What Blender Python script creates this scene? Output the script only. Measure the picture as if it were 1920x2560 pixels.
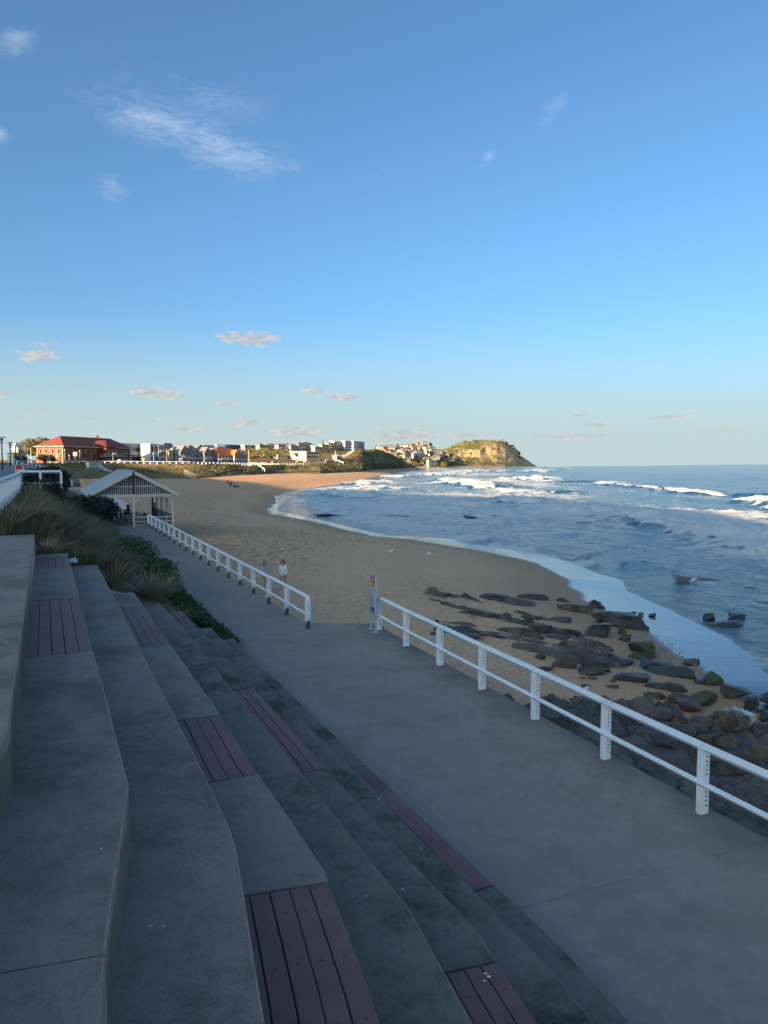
import bpy, bmesh, math, random
import numpy as np
from mathutils import Vector, Matrix, Quaternion

R = math.radians
for o in list(bpy.data.objects):
    bpy.data.objects.remove(o)
SC = bpy.context.scene
COL = SC.collection

# ------------------------------------------------------------------ camera
CAMZ = 5.28                       # eye height above the promenade (z = 0)
FPX, CPX, CPY, HZN = 1850.0, 960.0, 1280.0, 1157.0
TH = math.atan((CPY - HZN) / FPX)
ST, CT = math.sin(TH), math.cos(TH)
cam = bpy.data.cameras.new('camera')
cam.sensor_fit = 'VERTICAL'
cam.sensor_height = 36.0
cam.lens = 36.0 * FPX / 2560.0
cam.clip_start = 0.05
cam.clip_end = 60000
camo = bpy.data.objects.new('camera', cam)
COL.objects.link(camo)
camo.location = (0, 0, CAMZ)
camo.rotation_euler = (math.pi / 2 - TH, 0, 0)
SC.camera = camo

# ------------------------------------------------------------------ sun, sky, exposure
SUN_AZ = R(218)                   # compass bearing of the sun (0 = +Y, clockwise): low, behind and to the left
SUN_EL = R(14)
SUN_DIR = Vector((math.sin(SUN_AZ) * math.cos(SUN_EL), math.cos(SUN_AZ) * math.cos(SUN_EL), math.sin(SUN_EL)))
sun = bpy.data.lights.new('sun', 'SUN')
sun.energy = 5.0
sun.angle = R(0.53)
sun.color = (1.0, 0.72, 0.42)
suno = bpy.data.objects.new('sun', sun)
COL.objects.link(suno)
suno.location = (-60, -60, 80)
suno.rotation_euler = SUN_DIR.to_track_quat('Z', 'Y').to_euler()

world = bpy.data.worlds.new('World')
SC.world = world
world.use_nodes = True
SC.view_settings.view_transform = 'Standard'
SC.view_settings.look = 'None'
SC.view_settings.exposure = 1.60
SC.view_settings.gamma = 1.0
SC.view_settings.use_curve_mapping = False
SKY_STRENGTH = 0.10


def azel(px, py):
    v = Vector(((px - CPX) / FPX, 1.0, (CPY - py) / FPX))
    d = Vector((v.x, v.y * CT + v.z * ST, -v.y * ST + v.z * CT)).normalized()
    return math.atan2(d.x, d.y), math.asin(d.z)


def build_world():
    nt = world.node_tree
    N, L = nt.nodes, nt.links
    for n in list(N):
        N.remove(n)
    out = N.new('ShaderNodeOutputWorld')
    bg = N.new('ShaderNodeBackground')
    bg.inputs['Strength'].default_value = SKY_STRENGTH
    L.new(bg.outputs[0], out.inputs[0])
    sky = N.new('ShaderNodeTexSky')
    sky.sky_type = 'NISHITA'
    sky.sun_disc = False
    sky.sun_elevation = SUN_EL
    sky.sun_rotation = SUN_AZ
    sky.altitude = 0
    sky.air_density = 0.7
    sky.dust_density = 3.0
    sky.ozone_density = 4.0
    hsv = N.new('ShaderNodeHueSaturation')
    hsv.inputs['Saturation'].default_value = 1.0
    wb = N.new('ShaderNodeMixRGB')
    wb.blend_type = 'MULTIPLY'
    wb.inputs[0].default_value = 1.0
    wb.inputs[2].default_value = (.80, .95, .87, 1)
    L.new(sky.outputs[0], wb.inputs[1])
    L.new(wb.outputs[0], hsv.inputs['Color'])

    def math_(op, a, b=None, clamp=False):
        m = N.new('ShaderNodeMath')
        m.operation = op
        m.use_clamp = clamp
        for i, v in enumerate((a, b)):
            if v is None:
                continue
            if isinstance(v, (int, float)):
                m.inputs[i].default_value = v
            else:
                L.new(v, m.inputs[i])
        return m.outputs[0]
    tc = N.new('ShaderNodeTexCoord')
    sep = N.new('ShaderNodeSeparateXYZ')
    L.new(tc.outputs['Generated'], sep.inputs[0])
    az = math_('ARCTAN2', sep.outputs[0], sep.outputs[1])
    el = math_('ARCSINE', sep.outputs[2])
    comb = N.new('ShaderNodeCombineXYZ')
    L.new(az, comb.inputs[0])
    L.new(el, comb.inputs[1])

    def cloudmask(items, grow=1.0):
        acc = None
        for (px, py, rw, rh, tilt, wgt) in items:
            a0, e0 = azel(px * 1.15734, py * 1.15734)
            mp = N.new('ShaderNodeMapping')
            mp.vector_type = 'TEXTURE'
            mp.inputs['Location'].default_value = (a0, e0, 0)
            mp.inputs['Rotation'].default_value = (0, 0, R(tilt))
            mp.inputs['Scale'].default_value = (rw * 1.157 * grow / FPX, rh * 1.157 * grow / FPX, 1)
            L.new(comb.outputs[0], mp.inputs[0])
            ln = N.new('ShaderNodeVectorMath')
            ln.operation = 'LENGTH'
            L.new(mp.outputs[0], ln.inputs[0])
            mr = N.new('ShaderNodeMapRange')
            mr.interpolation_type = 'SMOOTHSTEP'
            mr.inputs[1].default_value = 1.0
            mr.inputs[2].default_value = 0.0
            mr.inputs[3].default_value = 0.0
            mr.inputs[4].default_value = wgt
            L.new(ln.outputs['Value'], mr.inputs[0])
            acc = mr.outputs[0] if acc is None else math_('MAXIMUM', acc, mr.outputs[0])
        return acc

    def warped_noise(rot, sx, sy, detail, rough, distort):
        mp = N.new('ShaderNodeMapping')
        mp.inputs['Rotation'].default_value = (0, 0, R(rot))
        mp.inputs['Scale'].default_value = (sx, sy, 1)
        L.new(comb.outputs[0], mp.inputs[0])
        n = N.new('ShaderNodeTexNoise')
        n.inputs['Scale'].default_value = 1.0
        n.inputs['Detail'].default_value = detail
        n.inputs['Roughness'].default_value = rough
        n.inputs['Distortion'].default_value = distort
        L.new(mp.outputs[0], n.inputs['Vector'])
        return n.outputs['Fac']

    cirrus = cloudmask([(340, 265, 230, 62, -12, .95), (470, 320, 190, 75, -18, 1.0), (540, 345, 130, 55, 0, .85), (430, 200, 260, 60, -8, .45),
                        (30, 95, 66, 34, 30, .72), (1200, 232, 70, 30, 50, .66), (1055, 340, 34, 18, 50, .55), (815, 375, 30, 12, 20, .55),
                        (240, 405, 56, 46, 20, .78), (0, 292, 30, 22, -45, .8), (620, 360, 70, 20, 0, .6)])
    nz = warped_noise(-24, 9, 30, 8, .66, 1.1)
    nz2 = warped_noise(52, 16, 60, 6, .6, .6)
    nn = math_('ADD', math_('MULTIPLY', nz, .7), math_('MULTIPLY', nz2, .3))
    nz3 = warped_noise(-30, 45, 130, 6, .68, .8)
    nn = math_('ADD', math_('MULTIPLY', nn, .62), math_('MULTIPLY', nz3, .38))
    c1 = math_('MULTIPLY', cirrus, math_('MULTIPLY', math_('SUBTRACT', math_('ADD', nn, math_('MULTIPLY', cirrus, .12)), .50), 5.0, True))
    c1 = math_('MULTIPLY', c1, .47, True)
    puffs = cloudmask([(500, 728, 46, 18, 0, .95), (545, 733, 70, 22, 0, 1.0), (575, 728, 40, 17, 0, .9), (85, 768, 62, 22, 0, .85), (100, 742, 40, 12, 0, .55),
                       (330, 848, 85, 16, 0, .9), (370, 856, 60, 14, 0, .85), (740, 858, 58, 15, 0, .95), (678, 845, 42, 13, 0, .85),
                       (485, 872, 62, 9, 0, .75), (530, 914, 66, 12, 8, .8), (640, 934, 125, 26, 0, .78), (870, 940, 150, 30, 0, .8),
                       (410, 928, 80, 12, 0, .75), (1245, 896, 46, 8, 0, .75), (1450, 900, 85, 8, 4, .8), (1285, 918, 60, 9, 0, .75),
                       (1240, 942, 190, 14, 0, .68), (1560, 930, 90, 9, 0, .6), (80, 893, 55, 7, 0, .6), (60, 910, 40, 6, 0, .6), (5, 850, 30, 12, 0, .8),
                       (380, 890, 40, 6, 0, .6), (190, 905, 60, 7, 0, .6), (1000, 940, 140, 14, 0, .65), (760, 905, 70, 7, 0, .55), (330, 905, 50, 6, 0, .55), (1160, 880, 40, 6, 0, .5)], 1.22)
    pn = warped_noise(0, 60, 150, 8, .66, .3)
    c2 = math_('MULTIPLY', math_('SUBTRACT', math_('ADD', math_('MULTIPLY', puffs, 1.15), math_('MULTIPLY', pn, 1.5)), 1.13), 2.2, True)
    c2 = math_('MULTIPLY', c2, .8, True)

    def mix(fac, a, col):
        m = N.new('ShaderNodeMixRGB')
        L.new(fac, m.inputs[0])
        L.new(a, m.inputs[1])
        if isinstance(col, tuple):
            m.inputs[2].default_value = (*col, 1)
        else:
            L.new(col, m.inputs[2])
        return m.outputs[0]
    k = 1.0 / SKY_STRENGTH / 2.0 ** 1.60
    # puffs: a grey underside that passes to a warm sunlit top with the noise
    ramp = N.new('ShaderNodeMixRGB')
    L.new(math_('MULTIPLY', math_('SUBTRACT', pn, .40), 4.0, True), ramp.inputs[0])
    ramp.inputs[1].default_value = (.44 * k, .49 * k, .54 * k, 1)
    ramp.inputs[2].default_value = (.80 * k, .74 * k, .68 * k, 1)
    # the pale veil of haze that lies along the whole horizon
    veil = N.new('ShaderNodeMapRange')
    veil.interpolation_type = 'SMOOTHSTEP'
    veil.inputs[1].default_value, veil.inputs[2].default_value = R(12), R(0)
    veil.inputs[3].default_value, veil.inputs[4].default_value = 0.0, .86
    L.new(el, veil.inputs[0])
    base = mix(veil.outputs[0], hsv.outputs[0], (.615 * k, .76 * k, .765 * k))
    col = mix(c1, base, (.80 * k, .90 * k, 1.0 * k))
    col = mix(c2, col, ramp.outputs[0])
    L.new(col, bg.inputs['Color'])


build_world()


# ------------------------------------------------------------------ pixel of the photograph -> place in the scene
def gp(px, py, z=0.0):
    h = CAMZ - z
    dep = FPX * h / (CT * (py - HZN))
    return Vector(((px - CPX) / FPX * dep, (dep - h * ST) / CT, z))


def dp(px, D, z=None, py=None):
    if py is not None:
        z = CAMZ - (py - HZN) / FPX * D
    return Vector(((px - CPX) / FPX * D, D, z))


# ------------------------------------------------------------------ numpy noise
def _h(x, y, s):
    v = np.sin(x * 127.1 + y * 311.7 + s * 74.7) * 43758.5453
    return v - np.floor(v)


def vn(x, y, s=0):
    xi, yi = np.floor(x), np.floor(y)
    fx, fy = x - xi, y - yi
    u, v = fx * fx * (3 - 2 * fx), fy * fy * (3 - 2 * fy)
    a, b, c, d = _h(xi, yi, s), _h(xi + 1, yi, s), _h(xi, yi + 1, s), _h(xi + 1, yi + 1, s)
    return (a * (1 - u) + b * u) * (1 - v) + (c * (1 - u) + d * u) * v


def fbm(x, y, s=0, octv=4, g=.5):
    t, amp, n = 0, 1, 0
    for i in range(octv):
        t = t + amp * (vn(x, y, s + i * 3.3) - .5)
        n += amp
        amp *= g
        x, y = x * 2.03 + 11.3, y * 2.03 + 5.7
    return t / n * 2


def sstep(a, b, x):
    t = np.clip((x - a) / (b - a), 0, 1)
    return t * t * (3 - 2 * t)


# ------------------------------------------------------------------ materials
def socket(n, k):
    return n.inputs[k]


MATS = {}


def pmat(name, c1, c2=None, scale=3.0, rough=.8, bump=0.0, bscale=20.0, detail=6, stretch=(1, 1, 1), c3=None, s3=.4, t3=(.5, .65),
         metallic=0.0, bdist=.02, spec=.5, rvar=0.0, coords='pos', nrough=.6, lo=.35, hi=.65):
    if name in MATS:
        return MATS[name]
    m = bpy.data.materials.new(name)
    m.use_nodes = True
    N, L = m.node_tree.nodes, m.node_tree.links
    b = N['Principled BSDF']
    b.inputs['Roughness'].default_value = rough
    b.inputs['Metallic'].default_value = metallic
    b.inputs['Specular IOR Level'].default_value = spec
    if c2 is None:
        c2 = tuple(min(1, v * 1.18) for v in c1)
    if coords == 'pos':
        g = N.new('ShaderNodeNewGeometry').outputs['Position']
    else:
        g = N.new('ShaderNodeTexCoord').outputs['Object']
    mp = N.new('ShaderNodeMapping')
    mp.inputs['Scale'].default_value = stretch
    L.new(g, mp.inputs[0])

    def noise(sc, dt=detail):
        n = N.new('ShaderNodeTexNoise')
        n.inputs['Scale'].default_value = sc
        n.inputs['Detail'].default_value = dt
        n.inputs['Roughness'].default_value = nrough
        L.new(mp.outputs[0], n.inputs['Vector'])
        return n.outputs['Fac']
    n1 = noise(scale)
    mr = N.new('ShaderNodeMapRange')
    mr.inputs[1].default_value = lo
    mr.inputs[2].default_value = hi
    L.new(n1, mr.inputs[0])
    mx = N.new('ShaderNodeMixRGB')
    mx.inputs[1].default_value = (*c1, 1)
    mx.inputs[2].default_value = (*c2, 1)
    L.new(mr.outputs[0], mx.inputs[0])
    col = mx.outputs[0]
    if c3 is not None:
        n3 = noise(s3, 5)
        r3 = N.new('ShaderNodeMapRange')
        r3.inputs[1].default_value, r3.inputs[2].default_value = t3
        L.new(n3, r3.inputs[0])
        m3 = N.new('ShaderNodeMixRGB')
        L.new(r3.outputs[0], m3.inputs[0])
        L.new(col, m3.inputs[1])
        m3.inputs[2].default_value = (*c3, 1)
        col = m3.outputs[0]
    L.new(col, b.inputs['Base Color'])
    if rvar:
        rr = N.new('ShaderNodeMapRange')
        rr.inputs[3].default_value = max(0.02, rough - rvar)
        rr.inputs[4].default_value = min(1, rough + rvar)
        L.new(n1, rr.inputs[0])
        L.new(rr.outputs[0], b.inputs['Roughness'])
    if bump:
        bn = N.new('ShaderNodeBump')
        bn.inputs['Strength'].default_value = bump
        bn.inputs['Distance'].default_value = bdist
        L.new(noise(bscale), bn.inputs['Height'])
        L.new(bn.outputs[0], b.inputs['Normal'])
    MATS[name] = m
    return m


def concrete_mat(name, c1, c2, dark, stain=.6, s_stain=.35, streak=(1, 1, 1), edge=False):
    m = bpy.data.materials.new(name)
    m.use_nodes = True
    N, L = m.node_tree.nodes, m.node_tree.links
    b = N['Principled BSDF']
    b.inputs['Specular IOR Level'].default_value = .3
    g = N.new('ShaderNodeNewGeometry').outputs['Position']

    def noise(sc, dt=8, r=.65, st=(1, 1, 1), dis=0.):
        mp = N.new('ShaderNodeMapping')
        mp.inputs['Scale'].default_value = st
        mp.inputs['Rotation'].default_value = (0, 0, .42)
        L.new(g, mp.inputs[0])
        n = N.new('ShaderNodeTexNoise')
        n.inputs['Scale'].default_value = sc
        n.inputs['Detail'].default_value = dt
        n.inputs['Roughness'].default_value = r
        n.inputs['Distortion'].default_value = dis
        L.new(mp.outputs[0], n.inputs['Vector'])
        return n.outputs['Fac']

    def mr(v, a, c, lo=0., hi=1.):
        n = N.new('ShaderNodeMapRange')
        for i, q in enumerate((a, c, lo, hi)):
            n.inputs[i + 1].default_value = q
        L.new(v, n.inputs[0])
        return n.outputs[0]

    def mixc(f, a, c):
        n = N.new('ShaderNodeMixRGB')
        L.new(f, n.inputs[0])
        for i, v in ((1, a), (2, c)):
            if isinstance(v, tuple):
                n.inputs[i].default_value = (*v, 1)
            else:
                L.new(v, n.inputs[i])
        return n.outputs[0]
    col = mixc(mr(noise(2.2, 9, .72, streak), .35, .65), c1, c2)
    col = mixc(mr(noise(s_stain * 1.7, 12, .80, streak, .1), .48, .60, 0, stain), col, dark)
    col = mixc(mr(noise(1.9, 12, .82), .54, .64, 0, .45), col, dark)
    col = mixc(mr(noise(9, 8, .75), .54, .66, 0, .35), col, dark)
    col = mixc(mr(noise(3.3, 10, .8), .60, .70, 0, .35), col, tuple(min(1, v * 1.5) for v in c2))
    col = mixc(mr(noise(150, 3, .6), .40, .72, 0, .38), col, tuple(v * 1.55 for v in c2))
    col = mixc(mr(noise(95, 3, .6), .56, .70, 0, .5), col, tuple(v * .5 for v in dark))
    if edge:                                 # salt-damp weathering along the seaward edge under the fence
        dt = N.new('ShaderNodeVectorMath')
        dt.operation = 'DOT_PRODUCT'
        L.new(g, dt.inputs[0])
        dt.inputs[1].default_value = (.9243, .3816, 0)
        ma = N.new('ShaderNodeMath')
        ma.operation = 'MULTIPLY_ADD'
        L.new(noise(.9, 7, .7), ma.inputs[0])
        ma.inputs[1].default_value = 2.4
        L.new(dt.outputs['Value'], ma.inputs[2])
        col = mixc(mr(ma.outputs[0], 9.0, 10.3, 0, .75), col, tuple(v * .55 for v in dark))
    vo = N.new('ShaderNodeTexVoronoi')
    vo.inputs['Scale'].default_value = 7.0
    L.new(g, vo.inputs['Vector'])
    col = mixc(mr(vo.outputs['Distance'], .045, .02, 0, .7), col, tuple(v * .35 for v in dark))
    L.new(col, b.inputs['Base Color'])
    L.new(mr(noise(1.4), .3, .7, .72, .95), b.inputs['Roughness'])
    bn = N.new('ShaderNodeBump')
    bn.inputs['Strength'].default_value = .45
    bn.inputs['Distance'].default_value = .008
    L.new(noise(70, 5, .7), bn.inputs['Height'])
    b2 = N.new('ShaderNodeBump')
    b2.inputs['Strength'].default_value = .5
    b2.inputs['Distance'].default_value = .02
    L.new(noise(6, 5, .6, streak), b2.inputs['Height'])
    L.new(bn.outputs[0], b2.inputs['Normal'])
    L.new(b2.outputs[0], b.inputs['Normal'])
    MATS[name] = m
    return m


# ------------------------------------------------------------------ mesh building
def tag(o, label=None, cat=None, group=None, kind=None):
    if label:
        o['label'] = label
    if cat:
        o['category'] = cat
    if group:
        o['group'] = group
    if kind:
        o['kind'] = kind
    return o


def thing(name, label, cat, loc=(0, 0, 0), rz=0.0, group=None):
    o = bpy.data.objects.new(name, None)
    COL.objects.link(o)
    o.empty_display_size = .3
    o.location = loc
    o.rotation_euler = (0, 0, rz)
    return tag(o, label, cat, group)


def link(name, me, parent=None):
    o = bpy.data.objects.new(name, me)
    COL.objects.link(o)
    if parent is not None:
        o.parent = parent
    return o


def dup(o, parent=None, **kw):
    c = o.copy()
    COL.objects.link(c)
    c.parent = parent
    for ch in o.children:
        dup(ch, c)
    for k, v in kw.items():
        c[k] = v
    return c


def grid_mesh(name, V, idx_ok=None, mats=(), attrs=None, smooth=True):
    """V: (rows, cols, 3) array -> one mesh; idx_ok: (rows-1, cols-1) mask of the quads to keep."""
    r, c = V.shape[:2]
    ii = np.arange(r * c).reshape(r, c)
    q = np.stack([ii[:-1, :-1], ii[:-1, 1:], ii[1:, 1:], ii[1:, :-1]], -1).reshape(-1, 4)
    if idx_ok is not None:
        q = q[idx_ok.reshape(-1)]
    used = np.unique(q)
    remap = -np.ones(r * c, dtype=np.int64)
    remap[used] = np.arange(len(used))
    q = remap[q]
    P = V.reshape(-1, 3)[used]
    me = bpy.data.meshes.new(name)
    me.vertices.add(len(P))
    me.vertices.foreach_set('co', P.astype(np.float32).ravel())
    me.loops.add(len(q) * 4)
    me.loops.foreach_set('vertex_index', q.astype(np.int32).ravel())
    me.polygons.add(len(q))
    me.polygons.foreach_set('loop_start', np.arange(0, len(q) * 4, 4, dtype=np.int32))
    me.update(calc_edges=True)
    if smooth:
        me.polygons.foreach_set('use_smooth', np.ones(len(q), dtype=bool))
    for k, a in (attrs or {}).items():
        at = me.attributes.new(k, 'FLOAT', 'POINT')
        at.data.foreach_set('value', a.reshape(-1)[used].astype(np.float32))
    for m in mats:
        me.materials.append(m)
    return me


def soup_mesh(name, P, F, mats=(), tint=None, smooth=False):
    """P (n,3), F (m,k) with k = 3 or 4."""
    P, F = np.asarray(P, dtype=np.float32), np.asarray(F, dtype=np.int32)
    me = bpy.data.meshes.new(name)
    me.vertices.add(len(P))
    me.vertices.foreach_set('co', P.ravel())
    k = F.shape[1]
    me.loops.add(F.size)
    me.loops.foreach_set('vertex_index', F.ravel())
    me.polygons.add(len(F))
    me.polygons.foreach_set('loop_start', np.arange(0, F.size, k, dtype=np.int32))
    me.update(calc_edges=True)
    if smooth:
        me.polygons.foreach_set('use_smooth', np.ones(len(F), dtype=bool))
    if tint is not None:
        at = me.attributes.new('tint', 'FLOAT', 'POINT')
        at.data.foreach_set('value', np.asarray(tint, dtype=np.float32))
    for m in mats:
        me.materials.append(m)
    return me


class MB:
    """collects faces with a material slot each, builds ONE mesh object"""
    def __init__(s):
        s.v, s.f, s.m = [], [], []

    def add(s, vs, fs, mi=0):
        n = len(s.v)
        s.v += [tuple(v) for v in vs]
        for f in fs:
            s.f.append(tuple(i + n for i in f))
            s.m.append(mi)
        return s

    def obox(s, o, ax, ay, az, xr, yr, zr, mi=0):
        o, ax, ay, az = Vector(o), Vector(ax), Vector(ay), Vector(az)
        vs = [o + ax * x + ay * y + az * z for z in zr for y in yr for x in xr]
        return s.add(vs, [(0, 2, 3, 1), (4, 5, 7, 6), (0, 1, 5, 4), (2, 6, 7, 3), (0, 4, 6, 2), (1, 3, 7, 5)], mi)

    def box(s, x0, x1, y0, y1, z0, z1, mi=0):
        return s.obox((0, 0, 0), (1, 0, 0), (0, 1, 0), (0, 0, 1), (x0, x1), (y0, y1), (z0, z1), mi)

    def beam(s, a, b, w, h, mi=0, up=(0, 0, 1)):
        a, b = Vector(a), Vector(b)
        d = (b - a)
        ln = d.length
        d.normalize()
        x = d.cross(Vector(up))
        if x.length < 1e-4:
            x = Vector((1, 0, 0))
        x.normalize()
        z = x.cross(d)
        return s.obox(a, x, d, z, (-w / 2, w / 2), (0, ln), (-h / 2, h / 2), mi)

    def prism(s, poly, z0, z1, mi=0):
        n = len(poly)
        ar = sum(poly[i][0] * poly[(i + 1) % n][1] - poly[(i + 1) % n][0] * poly[i][1] for i in range(n))
        if ar < 0:
            poly = poly[::-1]
        vs = [(p[0], p[1], z0) for p in poly] + [(p[0], p[1], z1) for p in poly]
        fs = [tuple(range(n - 1, -1, -1)), tuple(range(n, 2 * n))]
        fs += [(i, (i + 1) % n, n + (i + 1) % n, n + i) for i in range(n)]
        return s.add(vs, fs, mi)

    def tube(s, pts, r, n=8, mi=0, cap=True):
        pts = [Vector(p) for p in pts]
        rs = r if isinstance(r, (list, tuple)) else [r] * len(pts)
        vs, fs = [], []
        for i, p in enumerate(pts):
            d = (pts[min(i + 1, len(pts) - 1)] - pts[max(i - 1, 0)]).normalized()
            x = d.cross(Vector((0, 0, 1)))
            if x.length < 1e-3:
                x = Vector((1, 0, 0))
            x.normalize()
            y = x.cross(d)
            for k in range(n):
                a = 2 * math.pi * k / n
                vs.append(p + (x * math.cos(a) + y * math.sin(a)) * rs[i])
        for i in range(len(pts) - 1):
            for k in range(n):
                fs.append((i * n + k, i * n + (k + 1) % n, (i + 1) * n + (k + 1) % n, (i + 1) * n + k))
        if cap:
            fs.append(tuple(range(n - 1, -1, -1)))
            fs.append(tuple(range((len(pts) - 1) * n, len(pts) * n)))
        return s.add(vs, fs, mi)

    def ball(s, c, rx, ry, rz, n=10, m=6, mi=0):
        vs, fs = [], []
        for j in range(m + 1):
            t = math.pi * j / m
            for i in range(n):
                a = 2 * math.pi * i / n
                vs.append((c[0] + rx * math.sin(t) * math.cos(a), c[1] + ry * math.sin(t) * math.sin(a), c[2] + rz * math.cos(t)))
        for j in range(m):
            for i in range(n):
                fs.append((j * n + i, (j + 1) * n + i, (j + 1) * n + (i + 1) % n, j * n + (i + 1) % n))
        return s.add(vs, fs, mi)

    def mesh(s, name, mats, smooth=False, bevel=0.0, angle=35, bmat=-1, bsel=None):
        me = bpy.data.meshes.new(name)
        me.from_pydata(s.v, [], s.f)
        me.polygons.foreach_set('material_index', s.m)
        for m in (mats if isinstance(mats, (list, tuple)) else [mats]):
            me.materials.append(m)
        if bevel:
            bm = bmesh.new()
            bm.from_mesh(me)
            bmesh.ops.remove_doubles(bm, verts=bm.verts, dist=1e-5)
            ed = [e for e in bm.edges if len(e.link_faces) == 2 and e.calc_face_angle(0) > R(30)]
            if bsel:
                e2 = [e for e in ed if bsel(e)]
                ed = [e for e in ed if not bsel(e)]
                if ed:
                    bmesh.ops.bevel(bm, geom=ed, offset=bevel * .4, segments=1, affect='EDGES', clamp_overlap=True)
                ed = [e for e in bm.edges if len(e.link_faces) == 2 and e.calc_face_angle(0) > R(60) and bsel(e)]
            bmesh.ops.bevel(bm, geom=ed, offset=bevel, segments=1, affect='EDGES', clamp_overlap=True, material=bmat)
            bm.to_mesh(me)
            bm.free()
        if smooth:
            me.polygons.foreach_set('use_smooth', [True] * len(me.polygons))
            me.set_sharp_from_angle(angle=R(angle))
        me.update()
        return me

    def build(s, name, mats, parent=None, smooth=False, bevel=0.0, angle=35):
        return link(name, s.mesh(name, mats, smooth, bevel, angle), parent)


AX = Vector((-.411, .912, 0)).normalized()        # the promenade's direction, away from the camera
RT = Vector((AX.y, -AX.x, 0))                      # across it, towards the sea
UP = Vector((0, 0, 1))

# ================================================================== the large structure
# ------------------------------------------------------------------ shoreline
SEA = -4.0
W_PX = [(1088, 1171), (1007, 1180), (938, 1195.6), (872, 1209), (811, 1213.7), (742, 1225.8), (703, 1232), (727, 1241), (712, 1253),
        (692, 1270), (694, 1277), (759, 1290.5), (812, 1302), (888, 1321), (964, 1338), (1040, 1343), (1108, 1345), (1154, 1351), (1230, 1366),
        (1343, 1385), (1427, 1404), (1495, 1435), (1556, 1450), (1564, 1476), (1647, 1514), (1761, 1568), (1822, 1598), (1875, 1644),
        (1920, 1690), (1990, 1770)]
S_PX = [(1070, 1171.5), (990, 1181), (915, 1197), (860, 1211), (800, 1216.5), (728, 1229), (686, 1238), (690, 1250), (668, 1270), (672, 1283),
        (759, 1297), (812, 1308), (888, 1326), (964, 1347), (1040, 1357), (1154, 1370), (1252, 1386), (1343, 1405), (1404, 1438), (1450, 1476),
        (1468, 1500), (1530, 1535), (1640, 1577), (1708, 1636), (1800, 1690), (1920, 1760), (2000, 1850)]
W_PTS = [(900, 2600), (420, 1930), (330, 1760), (240, 1560), (150, 1400)] + [tuple(gp(x, y, SEA)[:2]) for x, y in W_PX] + [(22, 18), (34, 5), (60, -30)]
S_PTS = [(880, 2600), (415, 1935), (322, 1765), (228, 1565), (140, 1405)] + [tuple(gp(x, y, SEA + .25)[:2]) for x, y in S_PX] + [(18, 14), (30, 0), (56, -36)]


def sdist(X, Y, pts):
    """signed distance to a polyline that runs from far to near; positive on the land side"""
    best = np.full(X.shape, 1e9)
    sgn = np.ones(X.shape)
    for (ax, ay), (bx, by) in zip(pts[:-1], pts[1:]):
        dx, dy = bx - ax, by - ay
        L2 = dx * dx + dy * dy
        t = np.clip(((X - ax) * dx + (Y - ay) * dy) / L2, 0, 1)
        ex, ey = X - (ax + t * dx), Y - (ay + t * dy)
        d = ex * ex + ey * ey
        m = d < best
        best = np.where(m, d, best)
        sgn = np.where(m, np.where(dx * (Y - ay) - dy * (X - ax) < 0, 1.0, -1.0), sgn)
    return np.sqrt(best) * sgn


def sand_z(X, Y, dW=None):
    if dW is None:
        dW = sdist(X, Y, W_PTS)
    p = np.maximum(dW, 0)
    z = SEA + 2.75 * (1 - np.exp(-(p / 16) ** 2)) + np.minimum(.034 * np.maximum(p - 28, 0), 1.5)
    z = z + np.minimum(dW, 0) * .05
    z = z - .42 * sstep(31, 23, Y) * sstep(1.0, 4.5, X)          # scoured lower along the rock shelf
    return z + fbm(X / 9, Y / 9, 3, 3) * .10 * sstep(6, 22, dW)


def sand_at(x, y):
    return float(sand_z(np.array([x]), np.array([y]))[0])


# ------------------------------------------------------------------ sand
def polar(a0, a1, na, r0, r1, g, r2=None, g2=None, inner=None):
    a = np.radians(np.linspace(a0, a1, na)) if inner is None else np.radians(inner)
    r = [r0]
    while r[-1] < r1:
        r.append(r[-1] * (1 + g))
    if r2:
        while r[-1] < r2:
            r.append(r[-1] * (1 + g2))
    r = np.array(r)
    A, RR = np.meshgrid(a, r)
    return RR * np.sin(A), RR * np.cos(A)


SEAT_LINE_PX = 0


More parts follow.
